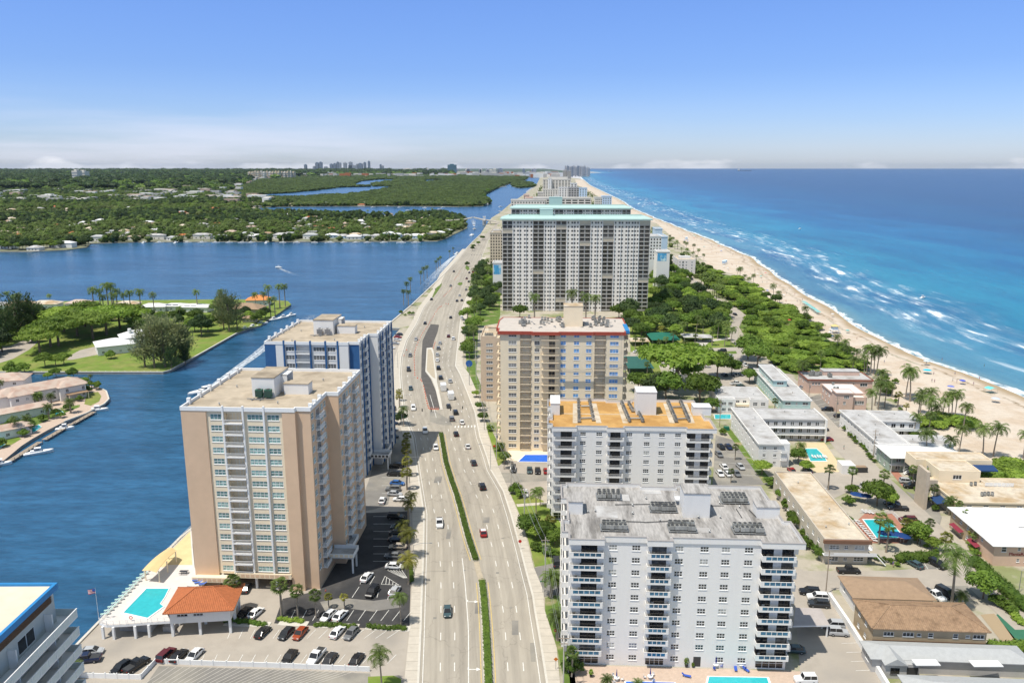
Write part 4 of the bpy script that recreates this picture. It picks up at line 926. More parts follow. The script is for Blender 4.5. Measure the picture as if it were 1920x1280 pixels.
 b=MB();b.box(x0-0.5,x1+1,y0-2.6,y0-2.45,zr+0.2,zr+0.35);b.box(x0+0.5,x0+4,y0-3.1,y0-2.95,zr+0.2,zr+0.35);b.box(x0+1,x0+1.2,y0-3.4,y0-1.6,zr,zr+0.3);b.box(x0+3,x0+3.2,y0-3.4,y0-1.6,zr,zr+0.3);loose(B,'roof_pipe',b,METAL)
 vents(B,[(8,4),(24,25),(27,28),(6,20),(22,6),(12,30)],zr)
 # entrance canopies on the east side
 b=MB();c0=W2+0.4
 for(x0_,x1_,y0_,y1_,z_)in((32.0,38.6,8.6,14.0,4.6),(W2+0.3,37.0,14.4,20.5,4.6)):
  b.box(x0_,x1_,y0_,y1_,z_,z_+0.3,m=1)
  for(a,c,d,e)in((x0_,x1_,y0_,y0_+0.15),(x0_,x1_,y1_-0.15,y1_),(x1_-0.15,x1_,y0_+0.15,y1_-0.15)):b.box(a,c,d,e,z_+0.3,z_+1.3,m=0)
  k_=x0_+0.3
  while k_<x1_-0.6:b.box(k_,k_+0.9,y0_-0.04,y0_+0.0,z_+0.4,z_+1.15,m=2);k_+=1.3
 for x,y in((37.8,9.4),(37.8,13.2)):b.box(x,x+0.4,y,y+0.4,0,4.6,m=0)
 B.part('entrance_canopy',b,[W_WHITE2,R_PALE,Wl if beige else DARKM])
 return B
B1=water_tower('beige apartment tower with teal windows beside the pool deck',-80.5,185.2,'beige')
B2=water_tower('navy blue and white apartment tower behind the beige one',-82.4,258.7,'blue')
# house number and lamps painted down the blue wall of the rear tower (illegible small figures)
def text_part(B,s,size,loc,rx,rz,m,name='lettering',depth=0.03):
 cu=bpy.data.curves.new(name,'FONT');cu.body=s;cu.size=size;cu.extrude=depth;cu.align_x='LEFT';cu.materials.append(m)
 o=bpy.data.objects.new(name,cu);COL.objects.link(o);o.location=loc;o.rotation_euler=(rx,0,rz)
 bpy.context.view_layer.update();me=bpy.data.meshes.new_from_object(o.evaluated_get(bpy.context.evaluated_depsgraph_get()));bpy.data.objects.remove(o)
 o=put(name,me,B.o if isinstance(B,Bldg)else B,loc);o.rotation_euler=(rx,0,rz)
 return o
# pool podium, clubhouse and garage edge in front of the beige tower
Bp=Bldg('pool_terrace','raised white pool terrace on columns beside the waterway',*G(195,1168),-3.3,cat='terrace')
zd=3.6
dk=[(78,555),(340,290),(470,235),(600,245),(690,290),(640,345),(560,360),(480,545),(250,580)]
dkp=lambda P,z:[Bp.L(160+x/3,980+y/3,z)for x,y in P]
DK=dkp([(78,560),(330,300),(488,140),(595,35),(604,140),(615,250),(700,270),(650,362),(575,352),(455,500),(480,552),(350,560),(230,570),(120,575)],zd)
b=MB();b.prism(DK,zd-0.55,zd,0,bot=True,mtop=1);B_=Bp.part('terrace_slab',b,[W_WHITE2,PAVER])
yl=MB();yl.q(*[(x,y,zd+0.02)for x,y in dkp([(495,140),(590,45),(602,235),(520,235),(470,235),(430,250),(410,225)],zd)]);me=yl.mesh('yellow_deck',mat('yellow_deck_paint',(0.62,0.50,0.27),0.9,0.1,0.5))
if me.polygons[0].normal.z<0:me.flip_normals()
Bp.part('yellow_deck',me,None)
pool_px=[(345,370),(470,370),(445,420),(420,455),(440,470),(350,535),(215,505)]
WPOOL=mat('pool_water',(0.03,0.42,0.46),0.08,0.12,0.8,world_co=True,spec=0.5,bump=0.25,bscale=2)
b=MB();PP=dkp(pool_px,zd);n_=len(PP);cx=sum(p[0]for p in PP)/n_;cy=sum(p[1]for p in PP)/n_
ring=[(cx+(x-cx)*1.10,cy+(y-cy)*1.10)for x,y in PP]
b.q(*[(x,y,zd+0.05)for x,y in PP],m=1)
for i in range(n_):
 j=(i+1)%n_;b.q((*PP[i],zd+0.14),(*PP[j],zd+0.14),(*ring[j],zd+0.14),(*ring[i],zd+0.14));b.q((*ring[i],zd),(*ring[j],zd),(*ring[j],zd+0.14),(*ring[i],zd+0.14));b.q((*PP[i],zd+0.04),(*PP[j],zd+0.04),(*PP[j],zd+0.14),(*PP[i],zd+0.14))
Bp.part('pool',b,[W_WHITE2,WPOOL])
b=MB()
for x,y in((90,575),(150,578),(272,572),(350,565),(485,560)):
 px_,py_=dkp([(x,y)],zd)[0];b.box(px_-0.25,px_+0.25,py_+0.1,py_+0.6,0,zd-0.55)
loose(Bp,'column',b,W_WHITE2)
b=MB();q=DK[10:]+DK[:4]
for i in range(len(q)-1):
 a,c=Vector(q[i]),Vector(q[i+1]);Lx=(c-a).length;t=(c-a)/Lx
 b.tube([(*a,zd+1.05),(*c,zd+1.05)],0.04,n=4);b.tube([(*a,zd+0.55),(*c,zd+0.55)],0.025,n=4);k_=0
 while k_<Lx:p=a+t*k_;b.box(p.x-0.03,p.x+0.03,p.y-0.03,p.y+0.03,zd,zd+1.05);k_+=1.4
Bp.part('railing',b,W_WHITE2)
b=MB();
for a,c,h_ in(((170,590),(350,640),1.6),((410,600),(470,640),1.2)):
 p0=Bp.L(160+a[0]/3,980+a[1]/3+14);p1=Bp.L(160+c[0]/3,980+c[1]/3);b.box(p0[0],p1[0],p1[1]+2,p1[1]+4.5,0,h_)
loose(Bp,'equipment_tank',b,R_PALE)
# roof over the seating by the water: long curved yellow canopy
cn=thing('shade_canopy','long yellow shade canopy on the waterside edge of the pool terrace','canopy',(0,0,0))
A_=[G(160+x/3,980+y/3,zd+3.0)for x,y in((318,275),(400,285),(512,155),(470,138))]
b=MB();NS=10
for i in range(NS):
 t0,t1=i/NS,(i+1)/NS
 def pt(t,e,lift=0):
  a=Vector(A_[0]).lerp(Vector(A_[3]),t)if e==0 else Vector(A_[1]).lerp(Vector(A_[2]),t)
  return(a.x,a.y,zd+3.0+0.9*math.sin(math.pi*min(1,0.15+t*0.85))*0.8+lift)
 def mid(t,lift=0):a=Vector(pt(t,0)).lerp(Vector(pt(t,1)),0.5);return(a.x,a.y,a.z+0.35+lift)
 b.q(pt(t0,0),mid(t0),mid(t1),pt(t1,0));b.q(mid(t0),pt(t0,1),pt(t1,1),mid(t1));b.q(pt(t0,0,-0.12),pt(t1,0,-0.12),pt(t1,0),pt(t0,0));b.q(pt(t0,1,-0.12),pt(t0,1),pt(t1,1),pt(t1,1,-0.12))
put('canopy_roof',b.mesh('canopy_roof',mat('yellow_canopy',(0.66,0.48,0.24),0.7,0.06,0.5)),cn)
b=MB()
for x,y in((0.1,1),(0.5,1),(0.95,1),(0.1,0),(0.95,0)):
 a=(Vector(A_[0]).lerp(Vector(A_[3]),x))if y==0 else(Vector(A_[1]).lerp(Vector(A_[2]),x));b.box(a.x-0.12,a.x+0.12,a.y-0.12,a.y+0.12,zd,zd+3.1)
loose(cn,'canopy_post',b,W_CREAM)
def hip_roof(mb,x0,x1,y0,y1,z,h,ov=0.7,m=0,ribs=0.0,rm=0,hipx=None):
 x0-=ov;x1+=ov;y0-=ov;y1+=ov;W,D=x1-x0,y1-y0
 if W>=D:r=D/2 if hipx is None else hipx;A=(x0+r,(y0+y1)/2,z+h);C=(x1-r,(y0+y1)/2,z+h)
 else:r=W/2 if hipx is None else hipx;A=((x0+x1)/2,y0+r,z+h);C=((x0+x1)/2,y1-r,z+h)
 p=[(x0,y0,z),(x1,y0,z),(x1,y1,z),(x0,y1,z)]
 if W>=D:F=[(p[0],p[1],C,A),(p[1],p[2],C),(p[2],p[3],A,C),(p[3],p[0],A)]
 else:F=[(p[0],p[1],A),(p[1],p[2],C,A),(p[2],p[3],C),(p[3],p[0],A,C)]
 for q in F:mb.q(*q,m=m)
 mb.q(p[3],p[2],p[1],p[0],m=m)
 for i in range(4):a,c=p[i],p[(i+1)%4];mb.q((a[0],a[1],z-0.18),(c[0],c[1],z-0.18),c,a,m=m)
 if ribs:
  for q in F:
   a,c=Vector(q[0]),Vector(q[1]);e=(c-a);L_=e.length;e/=L_;top=[Vector(t)for t in q[2:]]
   nrm=e.cross(top[-1]-a).normalized();up=nrm.cross(e).normalized();k=ribs/2
   ta=(top[-1]-a);tc=(top[0]-a);sa,ha=ta.dot(e),ta.dot(up);sc,hc=tc.dot(e),tc.dot(up)
   while k<L_:
    if k<sa:hh=ha*k/sa
    elif k>sc:hh=hc*(L_-k)/max(1e-6,L_-sc)
    else:hh=ha
    if hh>0.3:
     w=ribs*0.22;o=a+e*k;n0=nrm*0.09
     P0=[o-e*w,o+n0,o+e*w];P1=[q_+up*(hh-0.05)for q_ in P0]
     mb.q(P0[0],P0[1],P1[1],P1[0],m=rm);mb.q(P0[1],P0[2],P1[2],P1[1],m=rm);mb.q(P0[0],P0[2],P0[1],m=rm)
    k+=ribs
  for a_,c_ in([(p[0],A),(p[3],A),(p[1],C),(p[2],C),(A,C)]if W>=D else[(p[0],A),(p[1],A),(p[2],C),(p[3],C),(A,C)]):
   mb.tube([tuple(Vector(a_)+Vector((0,0,0.05))),tuple(Vector(c_)+Vector((0,0,0.05)))],0.14,n=5,m=rm)
ch=lambda x,y:(160+x/3,980+y/3)
X,Y=G(*ch(485,640));Bc=Bldg('clubhouse','white clubhouse on stilts with an orange barrel-tile hip roof',X,Y,6)
Wc,Dc=13.4,9.5;b=MB();wl=[(1.6,4.0,4.9,5.6),(5.2,7.4,4.9,5.6)]
wall(b,(0,0,0),Wc,3.3,6.5,wl);wall(b,(Wc,0,R(90)),Dc,3.3,6.5,[(2,3.2,4.6,5.8)]);wall(b,(0,Dc,R(-90)),Dc,3.3,6.5);wall(b,(Wc,Dc,R(180)),Wc,3.3,6.5)
b.q((0,0,3.3),(Wc,0,3.3),(Wc,Dc,3.3),(0,Dc,3.3));Bc.part('wall',b,W_WHITE)
for h in wl:window(Bc,(0,0,0),h,3,1,gm=GLASSD)
window(Bc,(Wc,0,R(90)),(2,3.2,4.6,5.8),2,1)
b=MB()
for x in(0.3,6.4,Wc-0.3):
 for y in(0.3,Dc/2,Dc-0.3):b.box(x-0.28,x+0.28,y-0.28,y+0.28,0,3.3)
loose(Bc,'stilt',b,W_WHITE2)
b=MB();hip_roof(b,0,Wc,0,Dc,6.5,2.9,1.1,ribs=0.42);Bc.part('roof',b,R_TERRA)
# cream balustrade beam along the podium edge
X,Y=G(*ch(690,300),3.6);b=MB();tw=B1
pr=Bldg('podium_edge','cream panelled podium edge over the open garage of the beige tower',B1.X,B1.Y,-3.3,cat='balustrade')
b.box(0.5,11.0,-3.2,-2.9,3.4,4.7);b.box(11.0,25.0,-0.6,-0.3,3.4,4.7);b.box(10.8,11.1,-3.2,-0.3,3.4,4.7);b.box(0.5,11,-2.9,0.3,3.4,3.7);b.box(11.0,25,-0.3,0.3,3.4,3.7)
pr.part('beam',b,W_CREAM);q=MB();k_=0.8
while k_<24.5:
 yy=-3.23 if k_<10.2 else-0.63
 if not 9.9<k_<11.2:q.box(k_,k_+0.95,yy,yy+0.035,3.65,4.45)
 k_+=1.25
loose(pr,'recessed_panel',q,W_BEIGE)
# cream tower with red trim
def cream_tower():
 B=Bldg('apartment_tower','cream apartment tower with red roof trim and blue filmed windows',-4.3,285.6,-2.6)
 W,D,zt,n=45.2,27.0,45.9,16;fh=2.84;f=(0,0,0)
 cr=lambda x:(x-320)/(1145-320)*(W-2.2)+2.0
 wins=[];lit=[]
 for i,(cx,w)in enumerate(((368,3.0),(541,1.9),(725,2.0),(818,2.0),(904,2.0),(1082,3.2))):
  for k in range(n):
   z=0.6+k*fh;wins.append((i,slot(cr(cx),z+1.5,w,1.35)))
 st=[(cr(422),cr(500)-cr(422)),(cr(585),cr(697)-cr(585)),(cr(945),cr(1022)-cr(945))]
 bh=[(a,a+w,0.6+k*fh,0.6+k*fh+fh-0.3)for a,w in(st[0],st[2])for k in range(n)]
 wh=[(a+w*0.35,a+w*0.75,0.65+k*fh,0.6+k*fh+2.1)for a,w in(st[1],)for k in range(n)]
 b=MB();wall(b,f,W,0,zt,[w[1]for w in wins]+bh+wh,0.15)
 for a,c,z0,z1 in bh:
  b.q((a,0,z0),(a,0,z1),(a,1.5,z1),(a,1.5,z0));b.q((c,0,z0),(c,1.5,z0),(c,1.5,z1),(c,0,z1));b.q((a,1.5,z0),(c,1.5,z0),(c,1.5,z1),(a,1.5,z1))
  b.q((a,0,z0),(c,0,z0),(c,1.5,z0),(a,1.5,z0));b.q((a,0,z1),(c,0,z1),(c,1.5,z1),(a,1.5,z1))
 sl=[slot(c,2.1+k*fh,1.6,1.3)for k in range(n)for c in(9,14,22)]
 wall(b,(0,D,R(-90)),D,0,zt,sl);wall(b,(W,0,R(90)),D,0,zt,sl);wall(b,(W,D,R(180)),W,0,zt)
 B.part('wall',b,W_CREAM)
 for i,h in wins:window(B,f,h,3 if i in(0,5)else 2,2,gm=GLASSB if i>=2 else GLASS)
 for h in wh:a,p=win_meshes(h[1]-h[0],h[3]-h[2],2,1,W_TAN,GLASSD,False);o=put('sliding_door',a,B.o,fp(f,(h[0]+h[1])/2,0,(h[2]+h[3])/2));put('pane',p,o)
 for h in sl:window(B,(0,D,R(-90)),h,2,2);window(B,(W,0,R(90)),h,2,2)
 rl=(W_CREAM,mat('tan_railing',(0.45,0.38,0.29),0.7))
 for k in range(n):
  z=0.6+k*fh
  balcony(B,f,st[0][0],z,st[0][1],0.35,'rail',rl);balcony(B,f,st[2][0],z,st[2][1],0.35,'rail',rl)
  for a,w in(st[0],st[2]):
   q,p=win_meshes(w*0.5,1.2,2,1,W_WHITE2,GLASSD,False);o=put('window',q,B.o,(a+w*0.5,1.42,z+1.6));put('pane',p,o)
  if k:balcony(B,f,st[1][0]-0.8,z,st[1][1]+0.8,1.4,'rail',rl)
  balcony(B,(0,D,R(-90)),D-7.0,z,5.2,1.6,'rail',rl);balcony(B,(W,0,R(90)),1.0,z,7,1.6,'rail',rl);balcony(B,(W,0,R(90)),12,z,7,1.6,'rail',rl)
 P=[(-1.0,-0.7),(cr(500),-0.7),(cr(500),-1.5),(cr(700),-1.5),(cr(700),-0.8),(cr(940),-0.8),(cr(940),-0.5),(W+0.6,-0.5),(W+0.6,1.5),(W+2.0,1.5),(W+2.0,D),(W-6,D+0.4),(-0.6,D+0.4),(-1.8,D-6),(-1.8,5),(-1.0,5)]
 b=MB();b.prism(P,zt-0.9,zt+0.2,0,top=False,bot=True);roof_slab(b,P,zt+0.2,0.12,0.5,0,2)
 B.part('roof',b,[REDT,W_WHITE2,mat('pale_roof_tan',(0.50,0.45,0.40),0.9,0.1,0.4)])
 q=MB();q.box(-0.4,0.6,3.0,3.2,zt+0.2,zt+0.7)
 b=MB();b.box(W+0.62,W+2.05,1.4,14,zt-0.6,zt+0.58);B.part('blue_trim',b,BLUT)
 zr=zt+0.2;c1=lambda x,y:(860+x/3.766,560+y/3.766)
 x0,y0=B.L(*c1(742,195),zr);x1,_=B.L(*c1(875,195),zr);penthouse(B,x0,x1,y0,y0+7,zr,zr+7.6,W_CREAM,R_CREAMST)
 for(xa,ya,xb,yb,m_)in((430,195,500,135,16),(655,170,725,140,8),(700,200,760,185,5),(840,195,900,170,7),(930,200,1060,140,24),(560,190,640,150,5)):
  acs(B,[B.L(860+(xa+(xb-xa)*rnd.random())/3.766,560+(ya+(yb-ya)*rnd.random())/3.766,zr)for _ in range(m_)],zr+0.1,0)
 rb=MB()
 for _ in range(60):
  p=B.L(860+rnd.uniform(420,1120)/3.766,560+rnd.uniform(150,210)/3.766,zr);a=rnd.random()*0.6;rb.box(p[0],p[0]+0.3+a,p[1],p[1]+0.3,zr,zr+0.15+a*0.5)
 o=B.part('roof_clutter',rb,METAL,kind='stuff')
 # window-cleaning stage hung on the facade by workers
 g=thing('hanging_stage','hanging work stage with workers on the cream tower facade','scaffold',(B.X,B.Y,0),B.a)
 for(a,c,zz)in((cr(700),cr(930),31.3),(cr(945),cr(1135),33.2)):
  m_=MB();m_.box(a,c,-1.9,-1.1,zz,zz+0.08);m_.box(a,c,-1.9,-1.85,zz+1.0,zz+1.05);m_.box(a,c,-1.9,-1.87,zz+0.5,zz+0.54)
  for x in(a,c,(a+c)/2):m_.box(x-0.03,x+0.03,-1.9,-1.84,zz,zz+1.0)
  for x in(a+0.3,c-0.3):m_.tube([(x,-1.5,zz+1),(x,-1.3,zt)],0.03,n=4)
  put('platform',m_.mesh('platform',METAL),g)
 return B
cream_tower()
def block(B,x0,x1,y0,y1,z,wm,rm,F=(),Lf=(),Rt=(),par=0.4,eave=0.0,z0=0.0,gm=None,fm=None,wallname='wall',roofname='roof',back=(),pt=0.25,fas=None):
 """plain storeyed block; F, Lf, Rt list openings as (s, z, w, h, nx, ny)"""
 b=MB();faces=[((x0,y0,0),x1-x0,F),((x0,y1,R(-90)),y1-y0,Lf),((x1,y0,R(90)),y1-y0,Rt),((x1,y1,R(180)),x1-x0,back)]
 for f,W,hs in faces:wall(b,f,W,z0,z,[slot(h[0],h[1],h[2],h[3])for h in hs],0.12)
 B.part(wallname,b,wm)
 for f,W,hs in faces:
  for h in hs:window(B,f,slot(h[0],h[1],h[2],h[3]),h[4]if len(h)>4 else 2,h[5]if len(h)>5 else 2,gm=gm,fm=fm)
 P=[(x0-eave,y0-eave),(x1+eave,y0-eave),(x1+eave,y1+eave),(x0-eave,y1+eave)]
 b=MB();b.prism(P,z,z+0.25,0,top=False,bot=True);roof_slab(b,P,z+0.25,par,pt,0,1);B.part(roofname,b,[fas or wm,rm])
def rows(ss,zs,w=1.3,h=1.2,nx=2,ny=2):return[(s,z,w,h,nx,ny)for s in ss for z in zs]
def bpos(l,r,z,rot=None):
 p,q=G(*l,z),G(*r,z);a=math.degrees(math.atan2(q[1]-p[1],q[0]-p[0]));return p[0],p[1],(a if rot is None else rot),math.dist(p,q)
# beige wing left of the cream tower
B=Bldg('apartment_building','beige eleven storey apartment wing left of the cream tower',*G(902,752),-2.6);W=17;zt=29.6
ss=rows((4.0,),[2.0+2.72*k for k in range(10)],3.0,1.3,3,2)
block(B,0,W,0,24,zt,mat('beige_wing_stucco',(0.60,0.47,0.35),0.85,0.08),R_CREAMST,ss,rows((6,12,18),[2+2.72*k for k in range(10)],1.5,1.3),par=0.6)
for k in range(10):balcony(B,(0,0,0),8.2,0.6+2.72*k,3.6,0.9,'rail',(W_CREAM,W_CREAM))
for k in range(10):q,p=win_meshes(2.4,2.0,2,1,W_TAN,GLASSD,False);o=put('sliding_door',q,B.o,(10,-0.1,1.75+2.72*k));put('pane',p,o)
penthouse(B,3,10,8,13,zt+0.3,zt+3.2,W_CREAM,R_CREAMST);acs(B,[(2+i,4)for i in range(4)],zt+0.3)
# giant white tower with aqua roof edge, and its twin behind
W_OFF0=mat('warm_grey_concrete',(0.58,0.55,0.50),0.85,0.06)
def giant(label,X,Y,zt,full=True,mirror=False):
 B=Bldg('apartment_tower',label,X,Y,-2.0);W,D=107.5,24.0;f=(0,0,0);s=W/(1218-941.7);mx=(lambda u:(u-941.7)*s)if not mirror else(lambda u:W-(u-941.7)*s)
 fh=2.98;n=23 if full else 5;ztop=zt;zs=[ztop-0.6-fh*(k+1)for k in range(n)]
 log=[tuple(sorted((mx(a),mx(c))))for a,c in((942.5,961),(1000,1020),(1043,1062),(1087,1107),(1130.5,1150.5),(1198.5,1217.5))]
 sm=[mx(u)for u in(964.3,971.5,976,984.5,989,997,1022.8,1029,1033,1040,1065.2,1073,1077.5,1083.8,1109.6,1116.8,1121,1127.8,1153,1161,1166,1174,1178.5,1185,1189.8,1195.3)]
 holes=[(a,c,z+0.1,z+fh-0.25)for a,c in log for z in zs]+[(x-0.75,x+0.75,z+0.95,z+2.35)for x in sm for z in zs]
 b=MB();wall(b,f,W,0,ztop,holes,0.25)
 for a,c in log:
  for z in zs:
   b.q((a,0,z+0.1),(a,0,z+fh-0.25),(a,1.8,z+fh-0.25),(a,1.8,z+0.1));b.q((c,0,z+0.1),(c,1.8,z+0.1),(c,1.8,z+fh-0.25),(c,0,z+fh-0.25))
   b.q((a,0,z+0.1),(c,0,z+0.1),(c,1.8,z+0.1),(a,1.8,z+0.1));b.q((a,1.8,z+0.1),(c,1.8,z+0.1),(c,1.8,z+fh-0.25),(a,1.8,z+fh-0.25))
 side=[(s_-0.8,s_+0.8,z+0.9,z+2.3)for z in zs for s_ in(4,9,14,19)]
 wall(b,(0,D,R(-90)),D,0,ztop,side,0.2);wall(b,(W,0,R(90)),D,0,ztop,side,0.2);wall(b,(W,D,R(180)),W,0,ztop)
 B.part('wall',b,mat('white_tower_stucco',(0.77,0.725,0.665),0.85,0.05,0.05))
 g=MB()
 for x in sm:
  for z in zs:g.box(x-0.72,x+0.72,0.12,0.16,z+0.97,z+2.33)
 for z in zs:
  for s_ in(4,9,14,19):
   for ff in((0,D,R(-90)),(W,0,R(90))):
    q=[fp(ff,s_+dx,-0.15,z+dz)for dx,dz in((-0.8,0.9),(0.8,0.9),(0.8,2.3),(-0.8,2.3))];g.q(*q)
 B.part('small_windows',g,GLASSD,kind='stuff')
 fins=MB()
 for u in(962.3,974,986.5,998.7,1021.2,1031,1041.5,1063.6,1075.2,1085.4,1108,1119,1129.2,1151.6,1163.6,1176.2,1187.3,1197):x=mx(u);fins.box(x-0.18,x+0.18,-0.55,-0.002,ztop-n*fh,ztop-0.1)
 loose(B,'facade_fin',fins,W_WHITE2)
 SHUT=mat('cream_storm_shutter',(0.62,0.54,0.42),0.7,0.08,1.0)
 shut={(0,2),(2,1),(3,0),(4,0),(5,0),(3,5),(4,4),(1,12),(5,14),(4,13),(2,19)}
 DGL=glass_mat('dark_loggia_glass',(0.03,0.028,0.024),(0.10,0.095,0.085),0.3)
 for j,(a,c)in enumerate(log):
  w=c-a
  key=('log',round(w,1))
  if key not in CACHE:
   r=MB();r.box(0,w,-0.35,0.02,-0.22,0.12);r.box(0,w,-0.33,-0.27,1.0,1.08);x=0.1
   while x<w:r.box(x,x+0.05,-0.32,-0.28,0.12,1.0);x+=0.5
   r.box(w*0.44,w*0.44+0.7,0.6,1.7,0.12,fh-0.25)
   gl=MB();gl.box(0.3,w*0.42,1.6,1.68,0.2,2.4);gl.box(w*0.52,w-0.3,1.6,1.68,0.2,2.4)
   sh=MB();sh.box(0.05,w-0.05,-0.02,0.03,0.15,fh-0.3)
   for i in range(12):sh.box(0.05,w-0.05,-0.05,-0.02,0.2+i*0.2,0.28+i*0.2)
   CACHE[key]=(r.mesh('balcony',W_OFF0),gl.mesh('glazing',DGL),sh.mesh('storm_shutter',SHUT))
  r,gl,sh=CACHE[key]
  for k,z in enumerate(zs):
   o=put('balcony',r,B.o,(a,0,z));put('glazing',gl,o)
   if(j,k)in shut and full:put('storm_shutter',sh,o)
 P=[(-1.5,-1.5),(W+1.5,-1.5),(W+1.5,D+1),(-1.5,D+1)]
 b=MB();z=ztop;e=[(-1.5,-1.6),(W+1.5,-1.6),(W+1.5,D+1.6),(-1.5,D+1.6)];i_=[(4.5,2.2),(W-4.5,2.2),(W-4.5,D-3.6),(4.5,D-3.6)]
 for k in range(4):
  j=(k+1)%4;b.q((*e[k],z),(*e[j],z),(*e[j],z+0.9),(*e[k],z+0.9));b.q((*e[k],z+0.9),(*e[j],z+0.9),(*i_[j],z+3.0),(*i_[k],z+3.0));b.q((*i_[k],z+3.0),(*i_[j],z+3.0),(*i_[j],z+1.5),(*i_[k],z+1.5))
 b.q(*[(*p,z)for p in reversed(e)]);b.q(*[(*p,z+1.5)for p in i_],m=1)
 for x in[1.5+5.9*q for q in range(18)]:b.box(x,x+0.35,-1.75,-1.58,z,z+0.9)
 B.part('roof',b,[AQUA,mat('pale_aqua_roof',(0.62,0.66,0.60),0.9,0.1,0.1)])
 return B,(lambda u:mx(u))
gb,gx=giant('huge white beachside tower with aqua roof edge and rows of dark balconies',-7.2,585.0,67.0)
penthouse(gb,gx(1012),gx(1037),9,19,68.5,74.0,AQUA,AQUA)
gb2,gx2=giant('matching white tower with aqua roof standing behind the huge white tower',-0.5,729.0,67.6,False)
penthouse(gb2,34,46,6,15,69,77.5,AQUA,AQUA)
# buildings further up the barrier island
def far_block(label,u0,u1,vt,Y,D=20,wm=None,rm=None,nr=8,ncol=8,rot=-2,dark=0.5,cat='building',name='apartment_building',fh=3.0,pent=None,glass=None,ww=None,group=None):
 t=Y/(math.cos(PIT)+math.sin(PIT)*(-(vt-640)/FPX));q=ray(0,vt)[2];zt=CH+q*t
 dep=Y*math.cos(PIT)+(CH-zt)*math.sin(PIT)
 X0=(u0-960)/FPX*dep;X1=(u1-960)/FPX*dep;W=X1-X0
 B=Bldg(name,label,X0,Y,rot,cat,group);wm=wm or W_WHITE;gm=glass or GLASSD
 n=max(1,int((zt-1)/fh));n=min(n,nr)
 ww=ww or W/ncol*dark;hs=[((i+0.5)*W/ncol,zt-1.0-(k+0.5)*fh,ww,fh*0.55)for i in range(ncol)for k in range(n)]
 sd=[((i+0.5)*D/4,zt-1.0-(k+0.5)*fh,1.8,fh*0.5)for i in range(4)for k in range(n)]
 b=MB();wall(b,(0,0,0),W,0,zt,[slot(*h)for h in hs],0.5);wall(b,(0,D,R(-90)),D,0,zt,[slot(*h)for h in sd],0.3);wall(b,(W,0,R(90)),D,0,zt,[slot(*h)for h in sd],0.3);wall(b,(W,D,R(180)),W,0,zt)
 B.part('wall',b,wm)
 g=MB()
 for s,z,w,h in hs:g.q((s-w/2,0.4,z-h/2),(s+w/2,0.4,z-h/2),(s+w/2,0.4,z+h/2),(s-w/2,0.4,z+h/2))
 for s,z,w,h in sd:
  for ff in((0,D,R(-90)),(W,0,R(90))):g.q(*[fp(ff,s+a,-0.25,z+c)for a,c in((-w/2,-h/2),(w/2,-h/2),(w/2,h/2),(-w/2,h/2))])
 B.part('windows',g,gm,kind='stuff')
 b=MB();roof_slab(b,[(-.3,-.3),(W+.3,-.3),(W+.3,D+.3),(-.3,D+.3)],zt,0.9,0.5,0,1);B.part('roof',b,[wm,rm or R_PALE])
 if pent:penthouse(B,W*pent[0],W*pent[1],D*0.3,D*0.7,zt,zt+pent[2],wm,R_PALE)
 return B,W,zt
W_OFF=mat('off_white_render',(0.68,0.64,0.57),0.85,0.06,0.1);W_SKY=mat('pale_blue_render',(0.50,0.62,0.74),0.8,0.05,0.1)
W_SAND=mat('sand_render',(0.62,0.53,0.40),0.85,0.06,0.1)
far_block('cream slab with blank side wall left of the huge white tower',918.5,943,437,812,34,W_SAND,None,14,5,pent=(0.2,0.8,2))
far_block('long low hotel with dark glass bays behind the aqua towers',1000,1108,372,1000,30,W_OFF,None,6,9,dark=0.8,pent=(0.36,0.44,3))
far_block('low white block with square windows left of the dark glass hotel',958,1022,376,990,24,W_OFF,None,6,12,dark=0.45)
far_block('tall white hotel slab highest of the far group',1018,1070,337,1750,40,W_OFF,None,26,9,dark=0.55,pent=(0.2,0.9,6))
far_block('narrow white lift tower of the tall far hotel',1027,1034,335,1742,8,W_WHITE,None,26,1,dark=0.1)
far_block('lower white wing with blue glazing in front of the tall far hotel',1018,1050,356,1600,30,W_OFF,None,12,7,dark=0.4)
far_block('white block with arched top windows right of the tall far hotel',1070,1082,344,1600,25,W_WHITE,None,14,2,dark=0.55)
far_block('grey white stepped block in the middle of the far group',1048,1068,352,1430,25,W_WHITE,None,14,4,dark=0.45)
far_block('white block with wide dark balconies in the far group',1066,1086,352,1420,25,W_GREY,None,14,4,dark=0.7)
far_block('pale blue white block rightmost of the far group',1086,1101,353,1410,25,W_SKY,None,14,3,dark=0.3)
far_block('tan small block with balconies near the far beach',1116,1130,371,1100,22,W_OFF,None,8,4,dark=0.5)
far_block('pale blue box building near the far beach',1130,1147,369,1090,26,W_SKY,None,8,4,dark=0.35)
far_block('dark grey tower pair beyond the far hotels',1056,1063.5,320,3000,40,W_GREY,None,30,3,dark=0.6,pent=(0.2,0.6,4))
far_block('second dark grey tower beyond the far hotels',1064.5,1071,320.5,2980,40,W_GREY,None,30,3,dark=0.6)
far_block('low white roofed block at far waterway bend',1008,1018,361,1480,40,W_OFF,None,3,4)
far_block('low cream motel behind the aqua towers on the waterway side',985,1006,372,1180,40,W_OFF,R_TERRA,2,5)
far_block('pink low motel in the far strip',982,992,366,1400,40,W_PINK,None,2,4)
